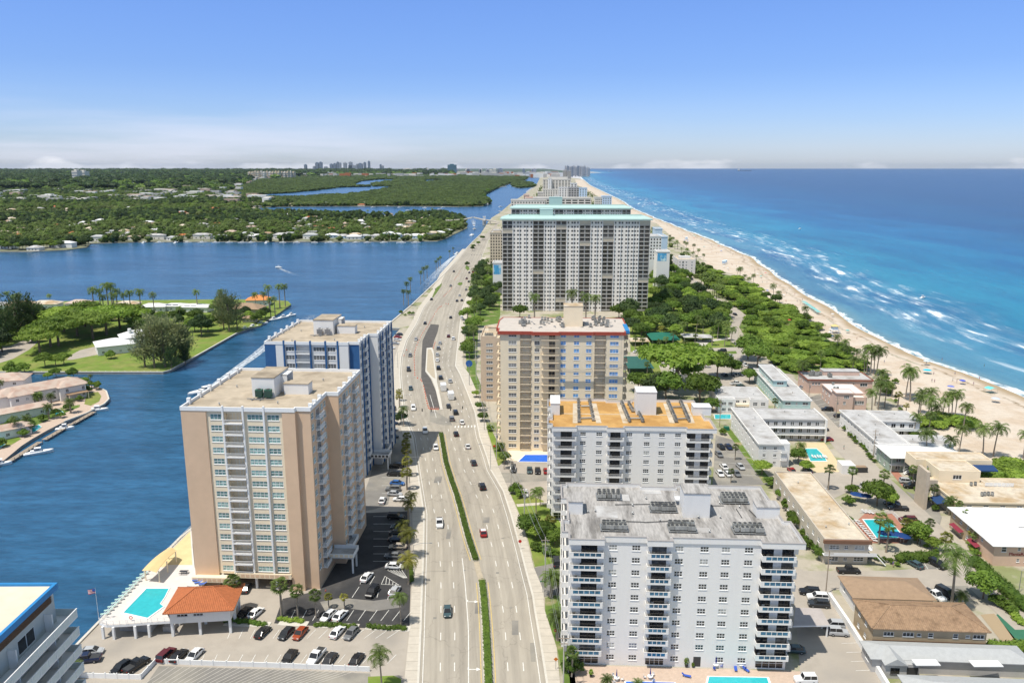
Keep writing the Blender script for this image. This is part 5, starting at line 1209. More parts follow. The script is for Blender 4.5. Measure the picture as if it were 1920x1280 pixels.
for i in range(26):
 Y=rnd.uniform(900,2600);xs=20+Y*0.035+rnd.uniform(-0.5,0.5)*min(190,120+30000/Y);lo=G(960,400)[0]
 d=rnd.uniform(12,26);h=rnd.choice((4,4,7,7,10));B=Bldg('motel','small low motel in the crowded far strip behind the aqua towers',xs,Y,-2,'building','low buildings of the far strip')
 block(B,0,d,0,rnd.uniform(12,22),h,rnd.choice((W_OFF,W_WHITE,W_SAND,W_PINK)),rnd.choice((R_PALE,R_WHITE,R_CREAMST,R_TERRA)),rows([d*0.25,d*0.75],(h-2,),2,1.4),par=0.3)
# white beach building with its pale blue neighbour
X,Y=G(1270,518);B=Bldg('hotel','white five storey beach building at the end of the park lane',X,Y,-3)
W=(1314-1270)/FPX*560*1.0;zt=15.6;W=17.0
block(B,0,W,0,34,zt,mat('pinkish_white',(0.74,0.69,0.65),0.85,0.05),R_CREAMST,rows((2.0,8.2,13.6),[2.2+2.9*k for k in range(5)],1.3,1.2)+rows((5.0,),[2.2+2.9*k for k in range(5)],1.6,2.0),rows((4,10,16,22,28),[2.2+2.9*k for k in range(5)],1.0,1.0),par=0.7)
penthouse(B,3,14,12,20,zt+0.3,zt+2.2,W_WHITE,R_WHITE)
far_block('seven storey white hotel with pale blue end wall',1219,1241,444,760,22,W_WHITE,None,7,4,dark=0.5)
far_block('pale blue blank wing beside the seven storey hotel',1241,1252,445,757,30,W_SKY,None,1,1,dark=0.02)
far_block('pale blue tower top behind the seven storey hotel',1229,1242,430,850,22,W_SKY,None,1,1,dark=0.02)
B,W,zt=far_block('low white building with a blue wave mural',1232,1256,473,690,18,W_WHITE,None,1,1,dark=0.02)
MUR=mat('blue_mural_paint',(0.08,0.35,0.62),0.8,0.3,0.4,col2=(0.55,0.72,0.74),c2scale=0.22,c2lo=0.5,c2hi=0.6)
b=MB();b.box(0.5,W*0.75,-0.06,-0.01,zt-7.5,zt-0.8);B.part('mural',b,MUR)
B,W,zt=far_block('small white hall with a large blue mural behind the trees by the boulevard',924,942,494,660,16,W_WHITE,None,1,1,dark=0.02)
b=MB();b.box(0.6,W-1.2,-0.06,-0.01,max(0.5,zt-9),zt-1.2);B.part('mural',b,MUR)
# near building at the bottom left
X,Y=-95,73.5;B=Bldg('apartment_tower','flat roofed tower corner with blue roof edge and long white balconies',-98,73.6,0.5);W=34.0;D=27.4;zt=47.6
b=MB();hs=[(s-1.9,s+1.9,zt-4.9-2.85*k,zt-2.8-2.85*k)for k in range(9)for s in(4.5,12.5,20.5)]
wall(b,(W,0,R(90)),D,0,zt,hs,0.3);wall(b,(0,0,0),W,0,zt);wall(b,(0,D,R(-90)),D,0,zt);wall(b,(W,D,R(180)),W,0,zt)
B.part('wall',b,mat('grey_green_stucco',(0.50,0.51,0.48),0.85,0.08))
for h in hs:window(B,(W,0,R(90)),h,2,1,gm=GLASSD,name='sliding_door',sill=False)
br=MB()
for i in range(11):
 for j in range(70):br.box(W+0.02,W+0.07,0.1+j*0.38+(i%2)*0.19,0.1+j*0.38+0.34+(i%2)*0.19,zt-1.9+i*0.15,zt-1.9+i*0.15+0.11)
BRK=mat('brown_brick',(0.16,0.095,0.06),0.9,0.3,3);o=B.part('brick_band',br,BRK,kind='stuff')
P=[(-0.2,-0.2),(W+0.6,-0.2),(W+0.6,D+0.4),(-0.2,D+0.4)]
b=MB();b.prism(P,zt-0.35,zt+0.2,0,top=False,bot=True);roof_slab(b,P,zt+0.2,0.35,0.45,0,1);B.part('roof',b,[BLUT,mat('pale_tan_roof',(0.66,0.57,0.45),0.9,0.12,0.3)])
RL=mat('white_mesh_railing',(0.62,0.66,0.63),0.6)
for k in range(10):
 z=zt-5.2-2.85*k;s=MB();d=2.2;y1=D+1.4
 s.box(W+0.01,W+d,0,y1,z-0.2,z);s.box(W-4,W+0.01,D+0.02,y1,z-0.2,z)
 o=B.part('balcony',s,W_WHITE);g=MB();g.box(W+d-0.08,W+d,0,y1,z,z+1.1);g.box(W-4,W+d-0.08,y1-0.08,y1,z,z+1.1);put('railing',g.mesh('railing',RL),o)
 q=MB();j=0
 while j<y1:q.box(W+d-0.001,W+d+0.05,j,j+0.07,z,z+1.12);j+=1.9
 q.box(W+d-0.1,W+d+0.06,0,y1,z+1.1,z+1.18);put('handrail',q.mesh('handrail',W_WHITE2),o)
 for yy in(0.6,8.4,16.4,24.6):pw=MB();pw.box(W+0.02,W+1.1,yy,yy+0.25,z,z+2.65);put('divider',pw.mesh('divider',W_WHITE),o)
# low buildings by the beach
def at(crop,s):return lambda x,y:(crop[0]+x/s,crop[1]+y/s)
c5=at((1420,820),3.84);c6=at((1320,660),5.817);c7=at((1560,660),5.333);c8=at((1400,1000),3.692);c9=at((1660,840),4.923)
# long flat-roofed motel
X,Y,a,W=bpos(c5(485,742),c5(800,742),6.6);B=Bldg('motel','long flat roofed motel with stained roof left of the pool garden',X,Y,-2.5)
D=G(*c5(140,252),6.6)[1]-Y
block(B,0,W,0,D,6.4,mat('beige_grey_stucco',(0.52,0.47,0.40),0.85,0.08),R_CREAMST,rows((W*.23,W*.8),(1.4,4.8),2.6,1.2,3,2)+rows((W*.5,),(1.4,4.8),1.0,1.0),rows([3+4.6*i for i in range(int(D/4.6))],(4.8,),1.6,1.3)+rows([3+4.6*i for i in range(int(D/4.6))],(1.6,),1.6,1.3),rows([3+5*i for i in range(int(D/5))],(1.6,4.8),1.4,1.3),par=0.5)
b=MB();b.box(-0.5,W+0.4,-1.0,-0.28,6.2,7.2);B.part('brown_fascia',b,mat('brown_fascia',(0.20,0.11,0.07),0.8))
b=MB();b.box(-0.4,W+1.8,-1.4,-0.02,2.9,3.1);b.box(-0.4,W+1.8,-1.45,-1.4,2.9,3.9);B.part('front_balcony',b,W_WHITE2)
b=MB()
for i in range(8):b.box(W+1.9+i*0.32,W+2.2+i*0.32,-1.4,-0.2,2.7-i*0.34,2.85-i*0.34)
b.tube([(W+1.9,-1.4,3.9),(W+4.5,-1.4,1.3)],0.05,n=4);loose(B,'stair_tread',b,W_WHITE2)
b=MB();b.box(W+0.02,W+2.0,2,D,2.9,3.05);b.box(W+1.95,W+2.0,2,D,3.05,3.9);B.part('access_gallery',b,W_WHITE2)
vents(B,[(3,8),(8,20),(12,35),(5,40),(10,10)],6.65)
# three-storey L shaped motel
z3=8.6;X,Y,a,W=bpos(c6(602,1000),c6(848,1000),z3,-3);B=Bldg('motel','three storey grey white L shaped motel with courtyard pool',X,Y,-2.5)
D=G(*c6(320,612),z3)[1]-Y;zs3=(1.5,4.3,7.0)
block(B,0,W,0,D,z3-0.2,W_WHITE,R_PALE,rows((W*.25,W*.72),zs3,1.1,1.1),rows([2+5.5*i for i in range(int(D/5.5))],zs3,1.3,1.1),rows((3,8),zs3,1.2,1.2),par=0.25,eave=0.5)
xr=B.L(*c6(1270,700),z3)[0];yb=B.L(*c6(1000,735),z3)[1]
block(B,W+0.7,xr,yb,D-0.3,z3-0.25,W_GREY,R_PALE,rows([W+2.0-W+3.2*i for i in range(int((xr-W-2)/3.2))],(1.4,4.1,6.9),1.6,1.7,2,1),(),(),par=0.25,eave=0.3,gm=GLASSD,wallname='rear_wing_wall',roofname='rear_wing_roof')
b=MB()
for z in(2.85,5.65):b.box(W+0.7,xr+0.2,yb-1.6,yb-0.02,z-0.2,z);b.box(W+0.7,xr+0.2,yb-1.6,yb-1.55,z+0.8,z+0.9)
B.part('gallery_floor',b,W_WHITE2);b=MB();x=W+1
while x<xr:
 for z in(2.85,5.65):b.box(x,x+0.05,yb-1.6,yb-1.55,z,z+0.85)
 x+=0.35
B.part('gallery_railing',b,W_WHITE2,kind='stuff')
b=MB();b.box(xr+0.22,xr+0.6,yb-2.0,D,0,z3+0.6);B.part('end_wall',b,W_WHITE)
b=MB();b.box(W+0.01,W+3.0,0.4,5.0,0,z3+0.1);B.part('stair_tower',b,W_WHITE2)
b=MB()
for z in(2.85,5.65):b.box(W-0.2,W+1.8,-1.0,0.38,z-0.2,z);b.box(W-0.2,W+1.8,-1.0,-0.95,z,z+0.9)
loose(B,'small_balcony',b,W_WHITE2)
vents(B,[(3,20),(6,30),(10,12),(20,D-4),(28,D-4)],z3+0.1)
# low white motel with tan balcony court
X,Y,a,W0=bpos(c6(160,512),c6(760,540),6.3,-3);B=Bldg('motel','low white motel with stained roof left of the mint building',X,Y,-3);W=21.5;D=G(*c6(150,372),6.3)[1]-Y
block(B,0,W,3.2,D,5.9,W_WHITE,R_PALE,rows((9,12),(4.4,),1.6,1.1)+rows((10.6,),(1.3,),4,1.8,4,1),par=0.25,gm=GLASSD)
block(B,0,7.2,0,3.18,5.88,W_WHITE,R_PALE,rows((2.4,5.2),(1.6,4.3),1.9,1.5,3,2),par=0.25,wallname='left_bay_wall',roofname='left_bay_roof')
block(B,13.6,W,0,3.18,5.88,W_WHITE,R_PALE,rows((2.2,5.6),(1.6,4.3),1.9,1.5,3,2),par=0.25,wallname='right_bay_wall',roofname='right_bay_roof')
b=MB();b.box(7.22,13.58,1.6,3.18,2.6,3.6);B.part('court_balcony',b,W_CREAM);vents(B,[(5,10),(12,14),(17,9)],6.1)
# mint building
X,Y,a,W0=bpos(c6(862,520),c6(1112,515),6.2,-3);B=Bldg('motel','long mint green two storey motel with raised roof deck',X,Y,-4.0);W=11.8;D=G(*c6(555,182),6.2)[1]-Y
block(B,0,W,0,D,5.9,W_MINT,R_PALE,rows((2.2,W-2.2),(4.6,1.5),2.4,1.2)+rows((W/2,),(4.6,),0.8,1.0),rows([2+4*i for i in range(int(D/4))],(1.6,4.5),1.4,1.2),rows([3+6*i for i in range(int(D/6))],(1.6,4.5),1.4,1.2),par=0.25,eave=0.5,fas=W_WHITE2)
block(B,1.2,7.2,D*0.40,D*0.93,9.0,W_MINT,R_PALE,rows((3,),(7.7,),3,1.2,3,1),rows([2+4*i for i in range(int(D*.5/4))],(7.8,),2.4,1.0),par=0.2,eave=0.5,z0=6.2,wallname='upper_wall',roofname='upper_roof',fas=W_WHITE2)
# pink pair
X,Y,a,W0=bpos(c6(1450,440),c6(1612,442),8.8,-3);B=Bldg('guest_house','pink three storey guest house with flat white roof',X,Y,-3.5);W=7.2;D=G(*c6(1262,345),7.0)[1]-Y
block(B,0,W,0,6.0,8.3,W_PINK,R_WHITE,rows((W*.6,),(6.8,),2.2,1.3,3,2)+rows((W*.5,),(4.1,),1.1,1.3),(),par=0.25,eave=0.4)
block(B,0.4,W+6.5,6.02,D,6.6,W_PINK,R_WHITE,rows((W+4,),(4.4,),3.2,1.6,3,1),rows([2+4.2*i for i in range(int((D-6)/4.2))],(1.6,4.6),1.4,1.2),par=0.25,eave=0.4,wallname='rear_wall',roofname='rear_roof')
block(B,W+0.02,W+6.3,1.2,6.0,5.6,W_PINK,R_WHITE,rows((3.2,),(4.0,),4.0,1.6,4,1),par=0.6,wallname='terrace_wall',roofname='terrace_roof')
acs(B,[(3,12),(4.4,12),(5.0,20)],6.9)
X,Y,a,W0=bpos(c6(1135,300),c6(1745,325),6.6,-3);B=Bldg('guest_house','salmon two storey guest house with brown roof edge behind the pink one',X,Y,-3);W=30
block(B,0,W,0,15,6.2,W_PINK,R_PALE,rows((2.5,3.9,5.3),(4.6,),0.9,1.1,1,2)+rows((20,26),(4.4,),3.4,1.5,3,1),rows((3,8),(4.4,),1.4,1.2),par=0.5,fas=mat('red_brown_trim',(0.30,0.12,0.08),0.8),eave=0.4)
penthouse(B,10,27,9,14.5,6.5,8.4,W_PINK,R_PALE);acs(B,[(4,8),(6,8),(8,9),(5.5,11),(12,6)],6.5,2)
# white L-shaped beach motel
X,Y,a,W0=bpos(c7(472,912),c7(1215,922),6.6,-2.5);B=Bldg('motel','white L shaped beach motel with streaked grey roof',X,Y,-3.0);D=G(*c7(98,582),6.6)[1]-Y
zs=(1.7,4.7)
block(B,0,10.5,0,D,6.3,W_WHITE,R_PALE,(),rows([2+3.6*i for i in range(int(D/3.6))],zs,1.2,1.1),par=0.25,eave=0.5)
ye=B.L(*c7(700,690),6.6)[1];xe=B.L(*c7(875,688),6.6)[0]
block(B,10.6,xe,ye,D-0.2,6.28,W_WHITE,R_PALE,rows([2.2+3.4*i for i in range(int((xe-12)/3.4))],zs,1.8,1.7,2,1),par=0.25,eave=0.45,gm=GLASSD,wallname='north_wing_wall',roofname='north_wing_roof')
b=MB();b.box(10.6,xe+0.3,ye-1.5,ye-0.02,2.9,3.1);b.box(10.6,xe+0.3,ye-1.5,ye-1.45,3.1,4.0);B.part('gallery',b,W_WHITE2)
block(B,10.6,B.L(*c7(1215,922),6.6)[0],0.02,9.5,6.28,W_WHITE,R_PALE,(),(),par=0.25,eave=0.4,wallname='south_wing_wall',roofname='south_wing_roof')
vents(B,[(4,10),(7,22),(5,34),(14,5),(22,6),(20,D-4)],6.6)
# two-storey motel with white metal roof
X,Y,a,W=bpos(c7(597,1046),c7(1350,1050),6.3,-2.5);B=Bldg('motel','green grey two storey motel under a broad white metal roof',X+0.5,Y+0.6,-2.5);D=12.5;W-=1.2
GG=mat('sage_stucco',(0.33,0.40,0.34),0.85)
block(B,0,W,1.6,D,5.7,GG,R_WHITE,rows([3+4.4*i for i in range(int(W/4.4))],(1.5,4.3),1.7,1.6,2,1),rows((3,7),(1.6,4.4),1.3,1.2),par=0.02,gm=GLASSD)
b=MB();hip_roof(b,0,W,0,D,5.95,1.3,0.9,hipx=6);B.part('metal_roof',b,R_WHITE)
b=MB();b.box(0,W,0,1.58,2.75,2.95);b.box(0,W,0,0.05,3.75,3.83);x=0
while x<W:b.box(x,x+0.05,0,0.05,2.95,3.75);x+=0.4
x=0
while x<W:b.box(x,x+0.14,0,0.14,0,2.75);b.box(x,x+0.14,0.06,0.2,2.95,5.9);x+=4.4
B.part('gallery',b,W_WHITE2)
st=MB()
for i in range(9):st.box(4.2+i*0.45,4.75+i*0.45,-1.3,-0.1,0.2+i*0.31,0.32+i*0.31)
st.tube([(4.0,-1.3,1.1),(8.4,-1.3,3.9)],0.05,n=4);st.tube([(4.0,-0.1,1.1),(8.4,-0.1,3.9)],0.05,n=4);st.tube([(4.0,-1.3,0.1),(8.4,-1.3,2.9)],0.09,n=4);st.tube([(4.0,-0.1,0.1),(8.4,-0.1,2.9)],0.09,n=4);B.part('outside_stair',st,W_WHITE2)
# beige hotel with sign slab
X,Y,a,W0=bpos(c9(655,500),c9(1280,492),5.0,-2);B=Bldg('hotel','beige beach hotel with tall sign slab and blue awnings',X,Y,-2.5);W=38;D=G(*c9(412,272),5)[1]-Y
block(B,0,W,0,D,4.7,W_CREAM,R_CREAMST,rows([4,9,14,19,24],(3.9,),1.6,0.5,2,1),rows([2+3.4*i for i in range(int(D/3.4))],(2.2,),2.4,1.8,2,1),par=0.3,gm=GLASSD,eave=0.2)
y2=B.L(*c9(485,310),5)[1];x2=B.L(*c9(490,310),5)[0];x3=B.L(*c9(860,310),5)[0]
block(B,x2,x3,y2,y2+10,8.4,W_CREAM,R_CREAMST,rows((5.8,),(6.7,),2.8,1.5,3,1),rows((2,),(6.6,),1.2,1.6),par=0.25,z0=5.0,wallname='upper_wall',roofname='upper_roof')
block(B,x2-3,x3+9,y2+10.02,y2+18,8.38,W_CREAM,R_CREAMST,(),par=0.25,z0=5.0,wallname='rear_upper_wall',roofname='rear_upper_roof')
b=MB();b.box(-6.9,-5.9,5.5,12,0,12.5);b.box(-5.9,-1,10.2,11.2,4.9,8.0);B.part('sign_slab',b,mat('tan_sign_slab',(0.50,0.42,0.33),0.85))
AWN=mat('navy_awning',(0.02,0.055,0.15),0.8,0.1,2)
x4=x3+0.3;y4=y2+4;b=MB();b.q((x4,y4,7.6),(x4+7.5,y4,7.6),(x4+7.5,y4+3.4,8.3),(x4,y4+3.4,8.3));b.q((x4,y4,7.2),(x4+7.5,y4,7.2),(x4+7.5,y4,7.6),(x4,y4,7.6));b.q((-3.6,4.0,2.6),(-0.2,4.0,3.4),(-0.2,9.5,3.4),(-3.6,9.5,2.6));loose(B,'awning',b,AWN)
b=MB();yy=y2-3.2;b.box(x3,x3+9,yy,yy+0.05,6.2,6.3);b.box(x3,x3+0.05,yy,y2+4,6.2,6.3);x=x3
while x<x3+9:b.box(x,x+0.1,yy,yy+0.06,5.0,6.2);x+=1.3
x=x3+0.15
while x<x3+8.8:b.box(x,x+1.05,yy+0.02,yy+0.04,5.15,6.15);x+=1.3
B.part('deck_railing',b,W_WHITE2)
acs(B,[B.L(*c9(*p),5)for p in((780,300),(812,297),(790,345),(828,342))],5.1,1);acs(B,[B.L(*c9(*p),5)for p in((890,440),(915,437),(948,436),(985,438))],5.1,1)
# coral inn with white hipped roofs and its name in red letters
X,Y,a,W0=bpos(c9(1000,897),c9(1280,897),6.3,-2);B=Bldg('hotel','coral and tan inn with broad white roofs and red lettering',X+0.8,Y+0.8,-2.5);D=G(*c9(600,538),6.3)[1]-Y-1.5
CORAL=mat('coral_stucco',(0.66,0.46,0.34),0.85,0.06)
block(B,0,30,0,10,5.9,CORAL,R_WHITE,rows((2.6,),(4.9,),1.3,1.6,1,2)+rows((6.6,8.6,16,20),(5.0,1.7),0.8,0.9,1,2)+rows((11.4,),(1.7,),1.3,1.6,1,2),rows((4,),(4.8,),1,1.2),par=0.02)
b=MB();b.box(-0.03,30,-0.05,-0.003,3.9,5.85)
block(B,0,11.5,10.1,D,5.88,W_TAN,R_WHITE,(),rows([2+4*i for i in range(int((D-10)/4))],(1.6,4.6),1.3,1.3),par=0.02,wallname='west_wing_wall',roofname='west_wing_roof')
b=MB();hip_roof(b,0,30,0,10,6.15,1.9,0.9);B.part('south_roof',b,R_WHITE)
b=MB();hip_roof(b,0,11.5,4,D,6.17,2.2,0.9);B.part('west_roof',b,R_WHITE)
b=MB();hip_roof(b,4,40,D-11,D+0.2,6.12,2.0,0.9);B.part('north_roof',b,R_WHITE)
RED=mat('red_lettering',(0.33,0.025,0.02),0.6)
text_part(B,'MantaRay Inn',1.25,(4.0,-0.06,3.15),R(90),0,RED)
b=MB();b.q((-1.5,6,2.2),(-0.2,6,2.7),(-0.2,11,2.7),(-1.5,11,2.2));b.q((-1.5,15,2.2),(-0.2,15,2.7),(-0.2,21,2.7),(-1.5,21,2.2));loose(B,'red_awning',b,mat('crimson_awning',(0.22,0.03,0.05),0.8))
# houses at the lower right
def house(name,label,pl,pr,z,D,wm,rm,h=2.4,F=(),Lf=(),ov=0.6,ribs=0,rot=-3.5,W=None,cat='house'):
 X,Y,a,W0=bpos(pl,pr,z,rot);W=W or(W0-2*ov);B=Bldg(name,label,X+ov,Y+ov,rot,cat)
 block(B,0,W,0,D,z-0.25,wm,rm,F,Lf,par=0.01)
 b=MB();hip_roof(b,0,W,0,D,z,h,ov,ribs=ribs);B.part('hipped_roof',b,rm);return B,W
B,W=house('house','white bungalow with brown shingle hip roof beside the parking court',c8(735,445),c8(1305,447),3.9,9.6,W_WHITE,R_BROWN,1.9,rows((2.5,8.2,14.2,19),(2.0,),1.2,1.2,1,2)+rows((4,17.3),(2.2,),.7,.8,1,2),rows((3,),(2,),1.2,1.1))
B,W=house('house','tan two storey house with weathered barrel tile hip roof',c8(868,657),c8(1680,667),6.0,11.0,W_TAN,R_TANTILE,2.4,[(3.4,z,2.2,1.0,3,1)for z in(1.4,4.5)]+[(7.6,z,2.4,1.0,3,1)for z in(1.4,4.5)]+[(9.9,z,.9,.7,1,1)for z in(1.4,4.5)]+[(12.4,z,1.1,1.1,1,2)for z in(1.4,4.5)]+[(17.7,z,1.1,1.1,1,2)for z in(1.4,4.5)]+[(20.3,z,.9,.7,1,1)for z in(1.4,4.5)]+[(22.6,z,2.4,1.0,3,1)for z in(1.4,4.5)],rows((3,7),(1.5,4.5),1.3,1.1),ribs=0.45)
b=MB();b.box(0,W,-0.05,-0.004,2.85,2.97);B.part('string_course',b,mat('brown_fascia',(0.2,0.1,0.07)))
X,Y,a,W0=bpos(c8(990,900),c8(1135,905),3.4,-3.5);B=Bldg('bungalow','grey shingled bungalow with small gabled front and covered porch',X-1.6,Y,-3.5,'house')
block(B,-1.2,31,2.0,7.6,3.3,W_GREY,R_SHING,(),rows((3,),(1.9,),1.8,1.2),par=0.02)
b=MB();hip_roof(b,-1.2,31,2.0,7.6,3.55,1.2,0.6);B.part('hipped_roof',b,R_SHING)
block(B,0.8,7.6,0,1.98,3.2,W_GREY,R_SHING,[(2.0,1.8,1.9,1.5,2,1)],(),par=0.02,wallname='porch_wall',roofname='porch_ceiling',gm=GLASSD,fm=DARKM)
b=MB();g0=[(0.4,-0.5,3.4),(5.2,-0.5,3.4),(2.8,-0.5,4.9)];g1=[(x,4.5,z)for x,y,z in g0];b.q(*g0);b.q(g0[0],g0[2],g1[2],g1[0]);b.q(g0[1],g1[1],g1[2],g0[2]);B.part('gable',b,R_SHING)
b=MB();b.box(5.2,7.4,-0.1,-0.01,0.1,2.8);B.part('porch_shade_panel',b,DARKM)  # solid dark panel, coloured as the shade inside an open porch
for i,(xa,ya,xb,yb,lab)in enumerate(((1140,868,1345,910,'left flat white roof sheet on the grey shingled bungalow'),(1535,875,1780,918,'right flat white roof sheet on the grey shingled bungalow'))):
 p=G(*c8(xa,ya),4.6);q=G(*c8(xb,yb),4.6);b=MB();b.box(p[0],q[0],q[1],p[1],4.45,4.6);t=thing('roof_cover',lab,'roof cover');put('panel',b.mesh('panel',R_WHITE),t)
X,Y=G(*c8(1150,1100),3.8);B=Bldg('bungalow','nearest grey roofed bungalow cut by the bottom edge',X,Y-3,-3.5,'house')
block(B,0,34,0,8.5,3.3,W_GREY,R_SHING,(),rows((3,),(1.9,),1.4,1.2),par=0.02);b=MB();hip_roof(b,0,34,0,8.5,3.55,2.0,0.7);B.part('hipped_roof',b,R_SHING)
# carport
p=[G(*c8(*q),3.2)for q in((322,637),(576,632),(512,516),(340,510))];t=thing('carport','flat grey carport roof beside the nearest white condominium','carport',(0,0,0))
b=MB();b.prism(p,2.85,3.2,0,bot=True,mtop=1);put('roof',b.mesh('roof',[W_WHITE2,mat('carport_roof',(0.42,0.38,0.36),0.9,0.12,0.5)]),t)
b=MB()
for q in p[1:3]:b.box(q[0]-0.55,q[0]-0.25,q[1]-0.1+(0.3 if q is p[1]else-0.6),q[1]+0.2+(0.3 if q is p[1]else-0.6),0,2.85)
m_=((p[1][0]+p[2][0])/2,(p[1][1]+p[2][1])/2);b.box(m_[0]-0.6,m_[0]-0.3,m_[1],m_[1]+0.3,0,2.85);loose(t,'post',b,W_WHITE2)
# white boundary wall of the condominium yard
L=GP([c8(572,405),c8(700,590),c8(800,745),c8(905,910),c8(985,1040),c8(1060,1160)],1.6);b=MB();wallstrip(b,L,-0.35,0.35,0,1.6);o=put('boundary_wall',b.mesh('boundary_wall',W_WHITE2));tag(o,'long thick white boundary wall right of the condominium yard','wall')
# little white utility building and skip enclosure
X,Y=G(1578,889);B=Bldg('utility_shed','little white flat utility building beside the dark skip',X,Y,-3,'shed');block(B,0,4.6,0,5.2,3.0,W_WHITE,R_WHITE,par=0.1)
# houses of the left peninsulas
def vhouse(label,u,v,W,D,h,wm,rm,rot=0,rh=2.0,two=False,group=None,flat=False,wins=True):
 X,Y=G(u,v);B=Bldg('house',label,X,Y,rot,'house',group);z=5.8 if two else 3.2;z=h or z
 zs=(1.6,4.4)if z>5 else(1.6,)
 block(B,0,W,0,D,z-0.2,wm,rm,rows([W*q for q in(0.15,0.38,0.62,0.85)],zs,1.4,1.2)if wins else(),rows([D*0.5],zs,1.3,1.1)if wins else(),par=0.2 if flat else 0.01)
 if not flat:b=MB();hip_roof(b,0,W,0,D,z+0.04,rh,0.8,ribs=0.0);B.part('hipped_roof',b,rm)
 return B
B=vhouse('rambling two storey mansion with rose tile roofs on the canal point',0,772,36,11,6.3,W_WHITE,R_ROSE,48,2.6,True)
block(B,24,35,-2.6,6,6.0,W_WHITE,R_ROSE,rows((3,10),(1.6,4.5),1.3,1.5),par=0.01,wallname='east_wing_wall',roofname='east_wing_ceiling');b=MB();hip_roof(b,24,35,-2.6,6,6.35,2.2,0.9);B.part('east_wing_roof',b,R_ROSE)
block(B,4,13,-2.8,3,6.0,W_WHITE,R_ROSE,rows((2.5,6.5),(4.3,),1.3,1.3),par=0.01,wallname='west_wing_wall',roofname='west_wing_ceiling');b=MB();hip_roof(b,4,13,-2.8,3,6.3,2.0,0.8);B.part('west_wing_roof',b,R_ROSE)
b=MB();b.box(26,35,-6.6,-2.7,3.0,3.2);B.part('patio_roof',b,R_TANTILE);b=MB();[b.box(x,x+.3,-6.5,-6.2,0,3)for x in(26.2,34.4)];loose(B,'patio_post',b,W_CREAM)
vhouse('rose roofed house at the left edge behind the mansion',-70,742,26,12,6.0,W_WHITE,R_ROSE,15,2.6,True)
B=vhouse('low rose roofed pool house nearest the canal seawall',-60,838,22,8,3.6,W_WHITE,R_ROSE,46,1.4);
B=vhouse('low tan roofed wing with glazed porch behind the second canal pool',-22,798,24,8,3.8,W_WHITE,R_ROSE,46,1.3)
B=vhouse('white ranch house with big white hip roof on the lawn peninsula',184,667,19,17,5.0,W_WHITE,R_WHITE,32,2.8)
block(B,14,36,11,24,6.2,W_WHITE,R_WHITE,rows((4,10),(2.4,),1.4,1.3),par=0.01,wallname='rear_wing_wall',roofname='rear_wing_ceiling');b=MB();hip_roof(b,14,36,11,24,6.5,3.2,0.9);B.part('rear_wing_roof',b,R_WHITE)
b=MB();b.cyl(19,15,6.0,11.2,1.0,1.0,8);b.cyl(30,19,6.0,11.2,1.0,1.0,8);loose(B,'chimney',b,W_WHITE)
for(lab,u,v,W,D,h,wm,rm,rot,rh)in(
('orange tile roofed house at the tip of the peninsula',462,574,17,12,4.5,W_WHITE,mat('bright_orange_tile',(0.62,0.24,0.08),0.8,0.12,1),8,3.2),
('large brown roofed house behind the tip casuarina',425,590,24,14,4.6,W_SAND,R_BROWN,-8,3.4),
('small brown roofed boathouse by the docks',455,605,9,6,3.2,W_SAND,R_BROWN,5,1.2),
('white roofed house left of the solar panelled one',305,583,17,10,3.6,W_WHITE,R_WHITE,0,1.6),
('white house with dark solar panels on its roof',340,585,20,11,3.8,W_WHITE,R_WHITE,-6,1.8),
('white roofed waterfront house among tall palms',262,585,18,10,3.8,W_WHITE,R_WHITE,4,2.0),
('pale roofed house among royal palms at the waterfront',215,580,16,10,3.8,W_SAND,R_CREAMST,4,2.0),
('rose red roofed waterfront house',122,578,17,11,3.8,W_WHITE,R_ROSE,0,2.2),
('cream roofed waterfront house left of the rose red roof',55,580,20,11,3.8,W_WHITE,R_CREAMST,5,2.2),
('long dark brown roofed waterfront house',5,582,22,12,3.8,W_WHITE,R_BROWN,6,2.6),
('grey roofed house at the left edge of the waterfront',-45,583,20,12,3.8,W_WHITE,R_PALE,6,2.2)):
 B=vhouse(lab,u,v,W,D,h,wm,rm,rot,rh)
 if 'solar' in lab:
  b=MB();sm_=mat('solar_panel_blue',(0.015,0.03,0.09),0.2,0.1,2)
  for i in range(2):b.box(2+i*5,6.2+i*5,1,4.4,4.5,4.62);
  loose(B,'solar_panel',b,sm_)
# plants
def leafcards(b,lobes,n,size,r,flat=0.0,inner=0.75,m=0):
 """many small bent leaf clumps over the shells of the lobes (x, y, z, rx, ry, rz)"""
 wts=[l[3]*l[4]+l[4]*l[5]for l in lobes];tot=sum(wts)
 for l,w in zip(lobes,wts):
  cx,cy,cz,rx,ry,rz=l
  for _ in range(max(4,int(n*w/tot))):
   z=r.uniform(-0.55,1);a=r.uniform(0,2*math.pi);q=math.sqrt(max(0,1-z*z));k=r.uniform(inner,1.06)
   d=Vector((q*math.cos(a),q*math.sin(a),z));p=Vector((cx+d.x*rx*k,cy+d.y*ry*k,cz+d.z*rz*k))
   nrm=(d+Vector((r.uniform(-1,1),r.uniform(-1,1),r.uniform(-0.3,1.0)))*0.75).normalized()
   t=nrm.orthogonal().normalized();c=nrm.cross(t);ro=r.uniform(0,6.28);t2=t*math.cos(ro)+c*math.sin(ro);c2=nrm.cross(t2)
   s=size*r.uniform(0.6,1.3);e=nrm*(-0.22*s)
   n0=len(b.v);b.v+=[tuple(p-t2*s+e),tuple(p-c2*s*0.62),tuple(p+t2*s+e),tuple(p+c2*s*0.62)]
   b.f.append((n0,n0+1,n0+2,n0+3));b.m.append(m)
